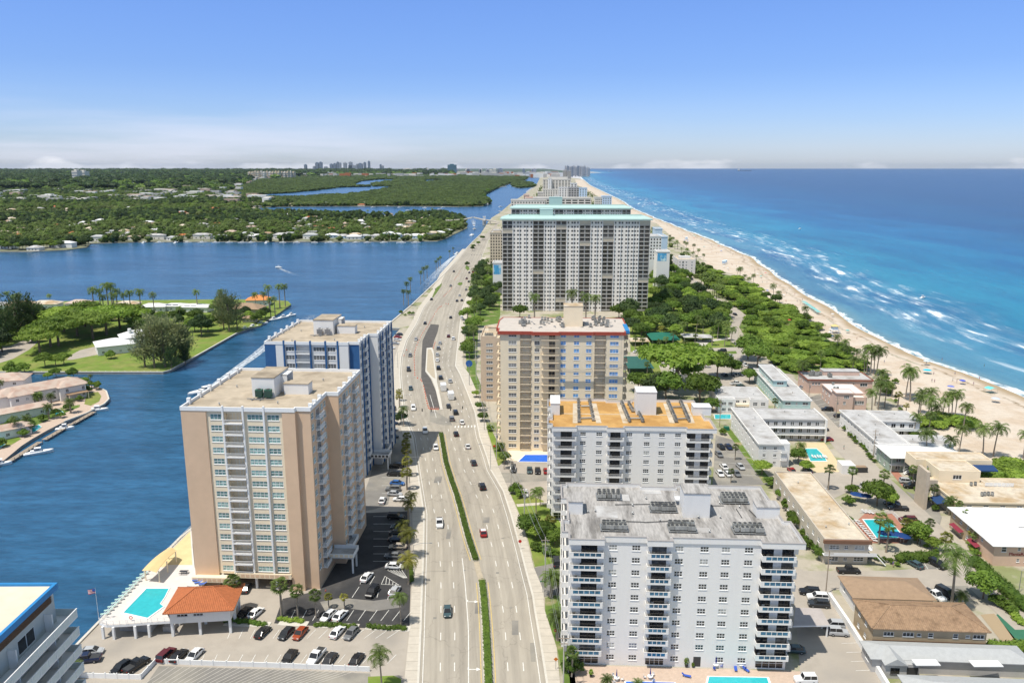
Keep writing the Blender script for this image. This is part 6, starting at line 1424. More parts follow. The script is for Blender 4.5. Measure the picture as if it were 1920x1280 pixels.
def blob(b,cx,cy,cz,rx,ry,rz,r,m=0,seg=7,rings=4):
 n0=len(b.v);b.v.append((cx,cy,cz-rz))
 for i in range(1,rings):
  ph=-math.pi/2+math.pi*i/rings
  for k in range(seg):a=2*math.pi*k/seg;j=r.uniform(0.85,1.12);b.v.append((cx+rx*math.cos(ph)*math.cos(a)*j,cy+ry*math.cos(ph)*math.sin(a)*j,cz+rz*math.sin(ph)*j))
 b.v.append((cx,cy,cz+rz));L_=len(b.v)-1
 for k in range(seg):b.f.append((n0,n0+1+(k+1)%seg,n0+1+k));b.m.append(m);t=n0+1+(rings-2)*seg;b.f.append((L_,t+k,t+(k+1)%seg));b.m.append(m)
 for i in range(rings-2):
  for k in range(seg):a=n0+1+i*seg;b.f.append((a+k,a+(k+1)%seg,a+seg+(k+1)%seg,a+seg+k));b.m.append(m)
PLANTS={}
def broad(kind,var,leaf,R_=4.0,H=7.0,n=700,size=0.42,flat=0.7,lobes=9,core=0.72):
 """crown of lobes on a forked trunk; returns (trunk mesh, crown mesh)"""
 r=random.Random(hash((kind,var))%9999 if False else var*131+len(kind)*17);L_=[]
 for i in range(lobes):
  a=6.283*i/lobes+r.uniform(-.4,.4);d=R_*r.uniform(0.35,0.68)*(0 if i==0 else 1);q=R_*r.uniform(0.36,0.55)
  L_.append((d*math.cos(a),d*math.sin(a),H-R_*flat*(0.45+0.55*d/R_)+r.uniform(-.3,.3)*R_*.5,q*1.1,q*1.1,q*flat))
 b=MB();leafcards(b,L_,n,size,r)
 for l in L_:blob(b,*l[:3],l[3]*core,l[4]*core,l[5]*core,r)
 t=MB();h0=H-R_*flat*1.3;h0=max(0.8,h0);t.tube([(0,0,-0.2),(0.1,0.05,h0*0.5),(0.05,0,h0)],R_*0.055,R_*0.04,7)
 for i in range(min(6,lobes)):l=L_[i];t.tube([(0.05,0,h0*0.9),(l[0]*0.5,l[1]*0.5,(h0+l[2])/2),(l[0],l[1],l[2])],R_*0.04,R_*0.012,5)
 return t.mesh('trunk',BARK),b.mesh('crown',leaf)
def palm(kind,var,leaf,H=8.0,nf=18,L_=3.0,lean=0.8,droop=1.0,lw=0.5,tr=0.16,dead=False):
 r=random.Random(var*77+5);t=MB();lx,ly=r.uniform(-1,1)*lean,r.uniform(-1,1)*lean
 pts=[(lx*(i/5)**1.6,ly*(i/5)**1.6,H*i/5-(0.2 if i==0 else 0))for i in range(6)];t.tube(pts,tr*1.35,tr*0.8,7)
 b=MB();top=Vector(pts[-1])
 for i in range(nf):
  a=2.39996*i+r.uniform(-.2,.2);el=math.pi/2*(1-(i+0.5)/nf)*1.05-0.30;Ln=L_*r.uniform(0.8,1.1);h=Vector((math.cos(a),math.sin(a),0));side=Vector((-math.sin(a),math.cos(a),0))
  P=[];p=top.copy();e=el;K=7
  for k in range(K):P.append(p.copy());p=p+(h*math.cos(e)+Vector((0,0,math.sin(e))))*(Ln/(K-1));e-=droop*(0.20+0.10*k)
  for k in range(K-1):
   for sgn in(-1,1):
    for hh in(0.1,0.6):
     q=P[k].lerp(P[k+1],hh);q2=P[k].lerp(P[k+1],min(1,hh+0.45));d=(P[k+1]-P[k]).normalized();w=lw*Ln*0.60*math.sin(math.pi*min(0.98,(k+hh)/K*0.85+0.14))
     tip=q2+side*sgn*w+d*w*0.45-Vector((0,0,w*r.uniform(0.30,0.65)))
     n0=len(b.v);b.v+=[tuple(q),tuple(q2),tuple(tip)];b.f.append((n0,n0+1,n0+2));b.m.append(0)
  b.tube([tuple(x)for x in P[:6]],0.035,0.01,3)
 return t.mesh('trunk',PALMB),b.mesh('crown',leaf)
def fanpalm(var,leaf,H=6.0,Rr=1.7,nf=34):
 r=random.Random(var*13+3);t=MB();t.tube([(0,0,-.2),(r.uniform(-.2,.2),r.uniform(-.2,.2),H*.5),(r.uniform(-.2,.2),0,H)],0.22,0.17,7);b=MB()
 for i in range(nf):
  z=r.uniform(-0.7,1);a=2.4*i;q=math.sqrt(1-z*z*0.98);d=Vector((q*math.cos(a),q*math.sin(a),z));o=Vector((0,0,H));c=o+d*Rr*0.55;side=d.cross(Vector((0,0,1))).normalized()if abs(d.z)<0.98 else Vector((1,0,0));up=side.cross(d)
  b.tube([tuple(o),tuple(c)],0.03,0.02,3)
  for k in range(7):
   an=-1.2+2.4*k/6;e=(d*math.cos(an)+side*math.sin(an));tip=c+e*Rr*r.uniform(.42,.58)-Vector((0,0,Rr*0.12));n0=len(b.v)
   pr=side*math.cos(an)-d*math.sin(an);b.v+=[tuple(c),tuple(c+e*Rr*.28+pr*0.10+up*0.02),tuple(tip),tuple(c+e*Rr*.28-pr*0.10-up*0.02)];b.f.append((n0,n0+1,n0+2,n0+3));b.m.append(0)
 return t.mesh('trunk',PALMB),b.mesh('crown',leaf)
def casuarina(var,leaf,H=11,Rr=4.5,n=1500):
 r=random.Random(var+50);b=MB();t=MB();t.tube([(0,0,-.2),(0,0,H*.75)],0.25,0.08,6)
 for i in range(26):
  a=r.uniform(0,6.28);h0=H*r.uniform(0.1,.7);e=Vector((math.cos(a)*Rr*r.uniform(.5,1)*(1-h0/H*.7),math.sin(a)*Rr*r.uniform(.5,1)*(1-h0/H*.7),h0+H*r.uniform(.15,.35)));s=Vector((0,0,h0));t.tube([tuple(s),tuple(e)],0.07,0.02,4)
  for _ in range(n//26):
   p=s.lerp(e,r.uniform(.25,1.05))+Vector((r.gauss(0,.55),r.gauss(0,.55),r.gauss(0,.45)));d=(e-s).normalized()+Vector((r.gauss(0,.5),r.gauss(0,.5),r.gauss(.35,.4)));d.normalize();w=d.orthogonal().normalized()*0.13;n0=len(b.v);q=r.uniform(.45,.95)
   b.v+=[tuple(p-w),tuple(p+w),tuple(p+d*q)];b.f.append((n0,n0+1,n0+2));b.m.append(0)
 return t.mesh('trunk',BARK),b.mesh('crown',leaf)
def V(kind,i,fn):
 if(kind,i)not in PLANTS:PLANTS[(kind,i)]=fn(i)
 return PLANTS[(kind,i)]
KINDS={
'round':lambda i:broad('round',i,LEAF_A,4,6.6,1100,.40,.72,10),'bright':lambda i:broad('bright',i,LEAF_B,4,6.2,1100,.38,.62,11),'dark':lambda i:broad('dark',i,LEAF_D,4,8,1100,.42,.95,10),
'spread':lambda i:broad('spread',i,LEAF_B,6,7.0,1900,.36,.34,15,.6),'scrub':lambda i:broad('scrub',i,LEAF_B,4,3.2,900,.36,.5,10,.8),'bush':lambda i:broad('bush',i,LEAF_A,1.4,2.0,260,.22,.8,5),
'cocos':lambda i:palm('cocos',i,LEAF_P,8.5,20,3.3,1.3,1.0),'royal':lambda i:palm('royal',i,LEAF_P,11,17,3.1,.2,1.15,.5,.24),'date':lambda i:palm('date',i,LEAF_P,5.2,34,3.0,.1,.85,.42,.30),
'yellow':lambda i:palm('yellow',i,LEAF_Y,5.0,18,2.5,.3,1.0),'sabal':lambda i:fanpalm(i,LEAF_P),'thatch':lambda i:fanpalm(i+9,LEAF_Y,4.4,1.6),'casu':lambda i:casuarina(i,LEAF_C),'casud':lambda i:casuarina(i+3,LEAF_D,12,4)}
NAMES={'round':'broadleaf_tree','bright':'broadleaf_tree','dark':'dark_tree','spread':'spreading_tree','scrub':'sea_grape_shrub','bush':'bush','cocos':'coconut_palm','royal':'royal_palm','date':'date_palm','yellow':'young_palm','sabal':'cabbage_palm',
'thatch':'fan_palm','casu':'casuarina_tree','casud':'dark_casuarina_tree'}
TREE_POS=[]
GROW={'scrub':1.5,'spread':1.55,'round':1.22,'bright':1.22,'dark':1.25,'cocos':1.12,'royal':1.28,'date':1.1,'casud':1.5,'casu':1.75,'bush':1.1}
def plant(kind,x,y,s=1.0,label=None,group=None,z=0.0,sz=None):
 k=rnd.randrange(4 if kind in('round','cocos','scrub','bright')else 2);t,c=V(kind,k,KINDS[kind]);n=NAMES[kind]
 cat='palm' if 'palm' in n else('shrub' if kind in('scrub','bush')else 'tree')
 e=thing(n,label,cat,(x,y,z),rnd.uniform(0,6.28),group);s*=GROW.get(kind,1.2);e.scale=(s,s,(sz*1.2)if sz else s*(.78 if kind=='scrub' else 1))
 put('trunk',t,e);put('crown',c,e);TREE_POS.append((x,y));return e
def pl(kind,u,v,s,label,group=None,sz=None,z=0.0):x,y=G(u,v,z);return plant(kind,x,y,s,label,group,z,sz)
def scatter(P,n,dmin,seed=1,avoid=()):
 r=random.Random(seed);xs=[p[0]for p in P];ys=[p[1]for p in P];out=[];tr=0
 while len(out)<n and tr<n*40:
  tr+=1;p=(r.uniform(min(xs),max(xs)),r.uniform(min(ys),max(ys)))
  if not inside(p,P)or any(math.dist(p,q)<dmin for q in out)or any(math.dist(p,q[:2])<q[2]for q in avoid):continue
  out.append(p)
 return out
# verge of lawn under the park trees
sheet('park_lawn',[(1180,500),(1240,495),(1262,510),(1300,550),(1345,585),(1378,612),(1380,640),(1384,655),(1300,660),(1182,660)],0.03,GRASS)
sheet('dune_grass',[(1296,512),(1310,498),(1345,512),(1385,520),(1425,542),(1442,560),(1474,574),(1500,596),(1530,618),(1565,647),(1602,674),(1625,697),(1540,706),(1470,700),(1430,662),(1398,634),(1385,612),(1400,592),(1375,572),(1350,552),(1320,530)],0.18,GRASSD)
sheet('verge_lawn',[(893,515),(905,500),(925,510),(938,520),(938,590),(935,606),(897,612),(893,700),(905,730),(893,730),(876,700),(872,650),(876,600),(884,560)],0.03,GRASSD)
V1=GP([(1224,500),(1240,500),(1262,507),(1280,528),(1325,568),(1362,596),(1374,612),(1362,632),(1300,636),(1250,634),(1190,640),(1182,612),(1224,592)])
for i,p in enumerate(scatter(V1,84,8.2,3)):
 k=rnd.choice(('round','round','bright','dark'));plant(k,*p,rnd.uniform(1.0,1.5),{'round':'green tree in the dense park canopy right of the huge white tower','bright':'light green tree in the dense park canopy right of the huge white tower','dark':'dark green tree in the dense park canopy right of the huge white tower'}[k],'park canopy trees')
V2=GP([(1300,515),(1312,503),(1345,514),(1385,522),(1422,545),(1438,562),(1470,577),(1496,598),(1526,620),(1560,650),(1596,676),(1612,693),(1540,700),(1482,698),(1440,664),(1404,634),(1392,612),(1404,592),(1378,572),(1352,552),(1322,530)])
for i,p in enumerate(scatter(V2,138,6.4,5)):
 k=rnd.choice(('scrub','scrub','scrub','bright','round'));plant(k,*p,rnd.uniform(.8,1.35)*(1 if k=='scrub' else.75),{'scrub':'low sea grape shrub in the dune thicket behind the beach','bright':'light green tree in the dune thicket behind the beach','round':'dark green tree in the dune thicket behind the beach'}[k],'dune thicket plants')
V3=GP([(893,517),(905,503),(925,512),(938,522),(936,560),(905,600),(893,640),(892,690),(880,690),(873,650),(876,600),(886,555)])
for p in scatter(V3,62,6.2,6):
 k=rnd.choice(('round','dark','bright','cocos'));plant(k,*p,rnd.uniform(.85,1.25),{'round':'green tree in the belt between boulevard and huge white tower','bright':'light green tree in the belt between boulevard and huge white tower','dark':'dark tree in the belt between boulevard and huge white tower','cocos':'palm in the belt between boulevard and huge white tower'}[k],'boulevard tree belt')
for(u,v,s,k,lab)in((1268,730,2.0,'spread','broad branching tree behind the orange gravel roof'),(1248,752,1.7,'round','round dense tree left of the broad branching one'),(1312,757,1.75,'round','bright round tree at the right end of the orange gravel roof'),(1215,738,1.3,'bright','light green tree beside the cream tower base'),
(1290,716,1.4,'bright','pale tree at the near edge of the park lot'),(1345,707,1.6,'round','wide low tree shading cars in the park lot'),(1372,703,1.0,'round','small round tree right of the wide lot tree'),(1402,674,1.7,'round','big round tree at the lot corner nearest the path'),
(1420,690,1.6,'round','second big round tree by the mint building end'),(1196,735,1.2,'round','tree tucked against the cream tower side'),(1230,752,1.3,'dark','dark tree over the low road behind the orange roof'),(1335,772,.8,'round','small tree at the orange roof corner'),
(1180,600,1.5,'dark','dark tree between cream tower and huge white tower'),(1160,598,1.3,'round','tree rising behind the cream tower roof'),(975,597,1.2,'round','tree left behind the cream tower roof')):
 pl(k,u,v,s,lab)
for(u,v,s,lab)in((1002,615,1.5,'tall palm behind the cream tower roof, leftmost of four'),(1072,612,1.6,'tall palm behind the cream tower roof lift house, second of four'),(1098,614,1.5,'tall palm behind the cream tower roof, third of four'),(1115,616,1.45,'tall palm behind the cream tower roof, rightmost of four')):pl('royal',u,v,s,lab)
# park and lot palms
i=0
for(u,v)in((1191,655),(1204,658),(1236,660),(1248,658),(1284,667),(1292,668),(1262,650),(1303,648),(1335,648),(1238,684),(1262,704),(1272,706),(1312,690),(1322,690),(1213,706)):
 pl('sabal',u,v,rnd.uniform(.9,1.2),'cabbage palm %s along the park car lot counting from the playground end'%ordinal(i));i+=1
i=0
for(u,v)in((1283,640),(1318,636),(1345,636),(1363,640),(1370,646),(1358,650),(1240,632),(1262,622),(1305,625)):
 pl('cocos' if i!=6 else 'yellow',u,v,rnd.uniform(.9,1.2),'feather palm %s among the picnic shelters of the park'%ordinal(i));i+=1
for i,(u,v,s)in enumerate(((1308,482,.9),(1318,490,.8),(1270,462,.8),(1282,466,.9),(1286,470,1.0),(1300,472,.9),(1255,452,.8),(1262,456,.8),(1232,440,.8),(1225,438,.9),(1387,524,1.1),(1382,520,.8),(1396,532,.8),(1404,538,.8),(1412,534,.9),(1450,560,1.1),(1458,568,.9),
(1461,572,.8),(1506,603,1.0),(1511,606,.7),(1530,628,.6),(1570,662,1.0),(1580,672,1.0),(1588,680,.9),(1604,690,1.0),(1625,698,1.3),(1632,700,1.4),(1638,702,1.2),(1643,704,1.4),(1620,704,1.0),(1596,706,1.0),(1538,690,.9),(1504,725,1.2))):
 pl('cocos',u,v,s,'coconut palm %s along the beach edge counting from the far white hotel'%ordinal(i))
for i,(u,v,s)in enumerate(((1698,744,1.25),(1706,753,1.5),(1650,742,1.2),(1640,760,1.2),(1646,768,1.2),(1658,764,1.1),(1634,775,1.0),(1735,800,1.2),(1745,784,1.2),(1720,790,1.1),(1778,780,1.0),(1784,782,1.0),(1790,783,1.1),(1805,808,1.1),(1765,792,1.0),
(1752,802,.9),(1725,775,1.0),(1798,850,1.0),(1842,858,1.2),(1862,856,1.2),(1735,866,1.15),(1775,870,1.0),(1712,820,.9),(1740,815,.9),(1918,860,1.0))):
 pl('cocos',u,v,s,'coconut palm %s from the pink guest house towards the near beach scrub'%ordinal(i))
for i,(x0,y0,x1,y1,n_,kk,lab)in enumerate(((1722,790,1812,800,10,'scrub','round thicket under the palms behind the L shaped motel'),(1660,712,1690,752,6,'bush','clipped green hedge mound at the beach path'),(1710,815,1745,828,5,'bush','garden shrub in the courtyard of the L shaped motel'),(1840,876,1925,900,16,'scrub','sprawling dune scrub behind the beige hotel'),(1500,706,1545,722,7,'bush','shrub row by the salmon guest house lane'))):
 for j in range(n_):pl(kk,x0+(x1-x0)*rnd.random(),y0+(y1-y0)*rnd.random(),rnd.uniform(.7,1.1)*(1 if kk=='scrub' else 1.6),lab,lab+'s')
# motel gardens
GR=[('round',1644,948,1.0,'dense clipped tree by the motel parking'),('bright',1662,950,.8,'clipped hedge tree right of the dense one'),('bush',1598,925,1.5,'round bush at the long motel end'),('bush',1590,945,1.4,'small shrub by the long motel gable'),('sabal',1553,918,1.0,'cabbage palm at the back of the long motel'),('sabal',1596,916,.9,'cabbage palm above the round bush'),
('sabal',1655,925,.95,'cabbage palm by the white van'),('round',1720,1018,.8,'leafy tree between pool and lane'),('thatch',1698,1012,1.0,'yellowish fan palm beside the pool umbrellas'),('sabal',1647,1020,1.1,'cabbage palm at the pool front, left one'),('sabal',1661,1035,1.1,'cabbage palm at the pool front, right one'),('sabal',1740,1015,.8,'small palm at the lane edge by the pool garden'),
('thatch',1771,1040,1.0,'leaning bright fan palm by the lane'),('cocos',1783,1140,1.5,'tall leaning coconut palm beside the tan house'),('date',1800,1142,.65,'squat dark palm at the corner of the tan house'),('round',1843,1122,.9,'round red tinged tree by the lane corner'),('sabal',1726,905,.8,'small palm in the beige hotel forecourt, left one'),('sabal',1737,915,.8,'small palm in the beige hotel forecourt, right one'),
('date',1779,965,.8,'feathery palm in front of the beige hotel awning'),('cocos',1796,985,.55,'first small palm along the coral inn wall'),('cocos',1815,1002,.6,'second small palm along the coral inn wall'),('cocos',1845,1035,.6,'third small palm along the coral inn wall'),('date',1500,858,.8,'big palm in the courtyard of the three storey motel'),('round',1496,868,.7,'dark shrub tree by the courtyard pool'),
('bright',1510,885,.55,'light shrub by the courtyard pool wall'),('sabal',1378,862,.7,'small palm in the condominium car park'),('sabal',1370,905,.6,'little palm at the car park corner'),('bright',1428,890,.7,'green shrub at the three storey motel corner'),('bush',1355,815,1.2,'bush against the orange roof block'),('sabal',1452,775,.8,'small palm in front of the low white motel'),('sabal',1345,745,.7,'small palm left of the low white motel'),('round',1405,718,.9,'light tree beside the mint building')]
for k,u,v,s,lab in GR:pl(k,u,v,s,lab)
for(n_,u0,v0,u1,v1,ks,s,lab)in((12,1578,800,1640,868,('bush',),.8,'small shrub %s along the lane wall of the L shaped motel'),(9,1402,800,1436,872,('bush',),.9,'small shrub %s against the west wall of the three storey motel'),(9,1784,958,1836,1046,('thatch','sabal','bush'),.75,'small plant %s in the bed before the coral inn'),(7,1690,1000,1760,1040,('bush','bright'),.6,'garden plant %s between pool and lane'),
(6,1532,930,1600,985,('bush',),1.0,'shrub %s along the back of the long motel'),(7,1700,900,1760,960,('bush','sabal'),.8,'forecourt plant %s at the beige hotel'),(6,1610,1042,1690,1062,('bush',),.7,'low plant %s in front of the long motel'),(5,1860,1130,1900,1150,('bush',),1.1,'shrub %s at the shuffleboard court'),(6,1660,735,1700,780,('bush','thatch'),.9,'plant %s in the garden of the salmon guest house'),(6,1000,1030,1050,1045,('bush',),1.0,'verge shrub %s near the grey van')):
 for i in range(n_):t=(i+.5)/n_;pl(ks[i%len(ks)],u0+(u1-u0)*t+rnd.uniform(-3,3),v0+(v1-v0)*t+rnd.uniform(-2,2),s*rnd.uniform(.7,1.2),lab%ordinal(i))
for(poly,n_,lab)in(([(1438,905),(1462,905),(1560,1010),(1570,1050),(1545,1060),(1500,1010)],26,'tree in the green strip between near white condominium and long motel'),):
 for p in scatter(GP(poly),n_,2.6,4):plant(rnd.choice(('bush','bush','round')),*p,rnd.choice((1.3,1.6))if rnd.random()<.7 else 1.0,'leafy shrub in the green strip right of the near white condominium','green strip shrubs')
for e_ in[o for o in bpy.data.objects if o.get('group')=='green strip shrubs' and o.name.startswith('broadleaf')]:e_.scale=(.5,.5,.55)
for(u0,v0,u1,v1,n_,s,lab,m_)in((1686,1050,1748,1050,10,1.5,'clipped sea grape hedge in front of the motel pool',1),(1825,1055,1925,1145,24,1.5,'tall green hedge along the coral inn lane',1),(1858,1218,1925,1218,8,1.3,'yellow green hedge right of the tan house',1),(1885,1140,1922,1175,7,.8,'low hedge beside the shuffleboard court',1),(1785,950,1830,1040,12,.8,'planting along the coral inn entrance',1),(1352,790,1400,875,1,.8,'bush',0),
(1560,730,1572,765,8,.7,'hedge along the pink guest house',1)):
 if not m_:continue
 g=MB();r=random.Random(int(u0));p0=G(u0,v0);p1=G(u1,v1);Ls=math.dist(p0,p1)
 L_=[(p0[0]+(p1[0]-p0[0])*(i+.5)/n_+r.uniform(-.4,.4),p0[1]+(p1[1]-p0[1])*(i+.5)/n_+r.uniform(-.5,.5),0.75*s,s*1.2+Ls/n_*.3,s*1.35,s*r.uniform(.9,1.15))for i in range(n_)]
 leafcards(g,L_,int(90*n_*s),.26,r);[blob(g,*l[:3],l[3]*.82,l[4]*.82,l[5]*.82,r)for l in L_]
 tag(put('hedge',g.mesh('hedge',LEAF_A if s>1 else LEAF_B)),lab,'hedge')
# kerbside palms, west side of the boulevard
for i,(u,v,k,s)in enumerate(((754,1020,'yellow',1.0),(766,1095,'yellow',1.15),(768,1046,'yellow',1.15),(765,980,'yellow',1.05),(771,960,'yellow',.9),(763,918,'thatch',1.15),(764,893,'thatch',1.1),(763,873,'thatch',1.1),(762,855,'thatch',1.0),(764,840,'thatch',.95),(757,800,'cocos',.8),(752,795,'dark',.55),
(749,764,'thatch',1.0),(749,752,'thatch',.9))):pl(k,u,v,s,'kerbside palm %s along the tower car parks counting from the nearest'%ordinal(i)if k!='dark' else 'dark bushy tree at the kerb by the navy tower')
for i,(u,v,s)in enumerate(((763,548,.9),(770,535,.8),(766,562,.8),(789,521,.8),(795,515,.85),(801,510,.8),(818,496,.7),(822,491,.7),(826,487,.7),(843,472,.6),(850,466,.6),(757,560,.8))):
 pl('royal',u,v+12,s,'tall palm %s in the row along the waterway wall'%ordinal(i))
for i,(u,v,s,k)in enumerate(((760,592,.7,'bush'),(768,590,1.2,'bush'),(775,590,1.0,'bush'),(752,588,1.2,'bush'),(876,500,.55,'dark'),(886,470,.6,'dark'),(897,460,.7,'round'),(888,466,.7,'round'),(905,450,.8,'round'))):pl(k,u,v,s,'shrub or tree %s on the boulevard median towards the bridge'%ordinal(i))
for i,(u,v,s,k)in enumerate(((440,1147,1.1,'sabal'),(528,1155,1.15,'sabal'),(559,1155,.95,'sabal'),(593,1158,.85,'sabal'),(617,1140,.6,'thatch'),(646,1140,.6,'thatch'))):pl(k,u,v,s,'cabbage palm %s from the clubhouse in the parking island row'%ordinal(i))
pl('cocos',752,1170,.75,'coconut palm at the right end of the parking islands');pl('cocos',716,1290,.85,'bushy coconut palm at the corner of the front car park');pl('date',146,1272,.55,'small palm by the white wall at the lower left')
# verge on the east side
for k,u,v,s,lab in(('date',1033,1120,1.0,'big date palm at the side street corner'),('date',1046,1112,.75,'smaller date palm behind the big one'),('date',1046,1200,1.0,'big date palm beside the stop sign'),('date',1058,1205,.95,'second big date palm near the stop sign'),('cocos',1005,968,.8,'coconut palm on the lawn of the second white block'),('round',990,1000,.75,'round green tree by the boulevard poles'),
('cocos',1013,950,.6,'small palm by the second white block'),('round',1022,1012,.7,'leafy tree near the grey van'),('thatch',1032,1005,1.0,'bright fan palm near the grey van'),('round',1040,1020,.6,'shrub tree against the near white block'),('bright',1005,1010,.5,'light green shrub by the utility poles'),('round',946,868,.5,'shrub tree at the cream tower verge'),('cocos',945,880,.6,'palm at the cream tower verge'),
('date',940,850,.6,'feathery palm by the verge sign'),('bush',934,845,1.4,'verge bush at the cream tower corner'),('bush',968,925,1.6,'round hedge bush at the side street'),('bush',975,932,1.3,'second hedge bush at the side street'),('round',900,770,.5,'street tree near the beige wing, farther'),('round',905,790,.5,'street tree near the beige wing, nearer'),('bush',918,808,1.2,'verge hedge by the crossing'),('bright',893,745,.45,'small bright tree by the verge poles'),
('sabal',1066,1260,.7,'slim palm at the near condominium garden corner'),('sabal',1072,1268,.8,'second slim palm at the near condominium garden'),('bush',1075,1262,1.6,'clipped hedge block at the patio corner'),('bush',1058,1130,1.1,'agave bed shrub by the big date palm'),('date',1138,1300,.55,'feathery palm at the near patio pool'),('date',1195,1305,.5,'small palm at the near patio pool')):
 pl(k,u,v,s,lab)
# hedges of the parking islands
for(u0,v0,u1,v1,lab)in((420,1163,500,1172,'dark hedge of the island left of the parking row'),(520,1163,570,1166,'bright hedge of the middle parking island'),(590,1172,668,1176,'hedge of the long parking island'),(688,1176,762,1180,'hedge of the parking island nearest the boulevard'),(768,1055,771,1092,'narrow hedge between car park and sidewalk')):
 g=MB();r=random.Random(u0);p0,p1=G(u0,v0),G(u1,v1);n_=max(4,int(math.dist(p0,p1)/1.1));L_=[(p0[0]+(p1[0]-p0[0])*(i+.5)/n_,p0[1]+(p1[1]-p0[1])*(i+.5)/n_+r.uniform(-.3,.3),.45,.9,.85,r.uniform(.55,.8))for i in range(n_)]
 leafcards(g,L_,90*n_,.18,r);[blob(g,*l[:3],l[3]*.82,l[4]*.82,l[5]*.82,r)for l in L_];tag(put('hedge',g.mesh('hedge',LEAF_B if 'bright' in lab else LEAF_A)),lab,'hedge')
# clipped hedge on the central reservation
for L,lab in((MED1,'long clipped hedge on the central reservation'),(MED2,'clipped hedge on the nearest stretch of central reservation')):
 L=densify(L,1.4);g=MB();r=random.Random(len(L));Q=[(x,y,.55,.95,.95,r.uniform(.5,.68))for x,y in L];leafcards(g,Q,75*len(Q),.17,r,inner=.9);wallstrip(g,L,-.72,.72,.2,.85);tag(put('hedge',g.mesh('hedge',LEAF_A)),lab,'hedge')
for i in range(26):pl(rnd.choice(('round','dark','bright')),4+i*6.5,(469.3 if i<10 else 466.5 if i<18 else 462)-rnd.random()*2.5,rnd.uniform(1.0,1.5),'shore tree %s from the left on the near bank of the mainland'%ordinal(i),z=-.3)
sheet('point_lawn',[(163,737),(184,734),(190,742),(186,752),(170,760),(158,757)],-.05,GRASS);sheet('point_lawn',[(-60,826),(28,815),(40,822),(20,834),(-40,850)],-.05,GRASS);sheet('point_garden',[(-60,812),(60,778),(120,762),(150,758),(150,762),(100,782),(60,800),(0,826),(-60,842)],-.07,GRASSD)
# peninsula trees
PN=[('spread',110,648,1.6),('spread',60,668,.1),('bright',85,688,1.0),('bright',105,686,.8),('bright',120,684,.85),('spread',120,622,1.5),('spread',145,630,1.6),('spread',175,636,1.6),('spread',200,628,1.7),('spread',160,612,1.5),('spread',225,616,1.5),('spread',95,650,1.5),('spread',75,662,1.3),('spread',250,615,1.3),
('round',258,622,1.2),('round',285,628,1.2),('casud',15,640,1.4),('casud',32,632,1.5),('casud',50,628,1.5),('casud',65,628,1.4),('dark',5,660,1.3),('casud',-5,650,1.5),('dark',60,642,1.1),('bush',208,672,2.2),('casu',290,690,1.35),('casu',310,688,1.45),('casu',330,680,1.3),('casu',272,688,1.2),('casu',345,676,1.1),('casu',302,676,1.4),('casud',322,692,.8),('casud',348,684,.7),
('dark',378,630,1.35),('round',390,622,1.35),('round',365,622,1.2),('casu',430,622,1.35),('casu',445,618,1.1),('casu',420,618,1.2),('round',415,580,1.2),('round',408,590,1.1),('round',330,603,1.0),('round',300,610,.9),('bright',270,603,.9),('dark',100,600,.9),('round',65,600,.9),('round',130,602,.9),('round',155,596,.9),('bright',180,600,1.0),('dark',20,600,.9),('bright',40,690,.4),
('bush',22,698,2.4),('bush',46,698,2.4),('bush',20,686,1.2),('round',490,600,.9),('round',482,606,.9),('dark',498,596,.8),('bush',350,612,1.5)]
for i,(k,u,v,s)in enumerate(PN):
 x,y=G(u,v,-.1);n_=NAMES[k].replace('_',' ');plant(k,x,y,s,'%s %s on the lawn peninsula counting across from the left'%(ordinal(sorted(range(len(PN)),key=lambda q:PN[q][1]).index(i)),n_),z=-.1)
for i,p in enumerate(scatter(GP([(-60,640),(0,612),(60,596),(150,592),(260,596),(330,596),(400,600),(470,592),(480,604),(440,612),(330,612),(250,606),(180,604),(90,612),(40,640),(0,668),(-60,690)],-.1),62,8,12)):plant(rnd.choice(('round','bright','dark','round')),*p,rnd.uniform(.75,1.15),'mixed garden tree among the houses of the lawn peninsula','peninsula garden trees',z=-.1)
PP_=[('royal',178,592,1.35),('royal',190,588,1.2),('royal',205,590,1.5),('royal',212,586,1.4),('royal',222,592,1.3),('royal',196,597,1.1),('royal',246,590,1.15),('royal',265,592,1.25),('royal',290,590,1.05),('royal',216,598,1.2),('royal',371,584,1.05),('cocos',338,604,1.0),('cocos',416,568,1.0),('royal',496,586,1.0),('royal',505,580,1.2),('royal',525,578,1.2),('royal',535,574,1.1),('cocos',478,568,.8),('royal',516,592,.9),
('royal',508,594,.9),('cocos',480,576,1.0),('royal',40,594,1.1),('royal',30,592,1.0),('cocos',18,570,.9),('cocos',95,572,.8),('royal',52,640,.6),('royal',0,590,1.0),('royal',235,588,1.0)]
for i,(k,u,v,s)in enumerate(PP_):
 x,y=G(u,v,-.1);plant(k,x,y,s,'%s tall palm on the lawn peninsula counting across from the left'%ordinal(sorted(range(len(PP_)),key=lambda q:PP_[q][1]).index(i)),z=-.1)
CP=[('bush',60,775,1.6),('bush',20,800,1.5),('bush',80,790,1.5),('bush',128,768,1.4),('round',182,730,.5),('bush',115,783,1.2),('bush',45,818,1.5),('bush',5,838,1.6),('date',60,812,.6),('round',-5,728,.8),('round',160,722,.5),('bright',130,716,.4),('bright',90,712,.5),('round',40,722,.6),('date',73,762,.9),('date',73,762,.8),('date',97,760,.8),('date',133,774,.9),('date',92,785,.9),('date',52,805,.85),('cocos',30,818,.75),('cocos',4,742,.7),('round',168,728,.45),('royal',172,728,.45),('bush',105,704,2.0),('bush',137,706,2.2),('bush',165,735,1.4),('bush',25,704,2.0),('bush',150,752,1.2),('bush',105,778,1.4),('bush',60,800,1.3),('bush',35,815,1.3)]
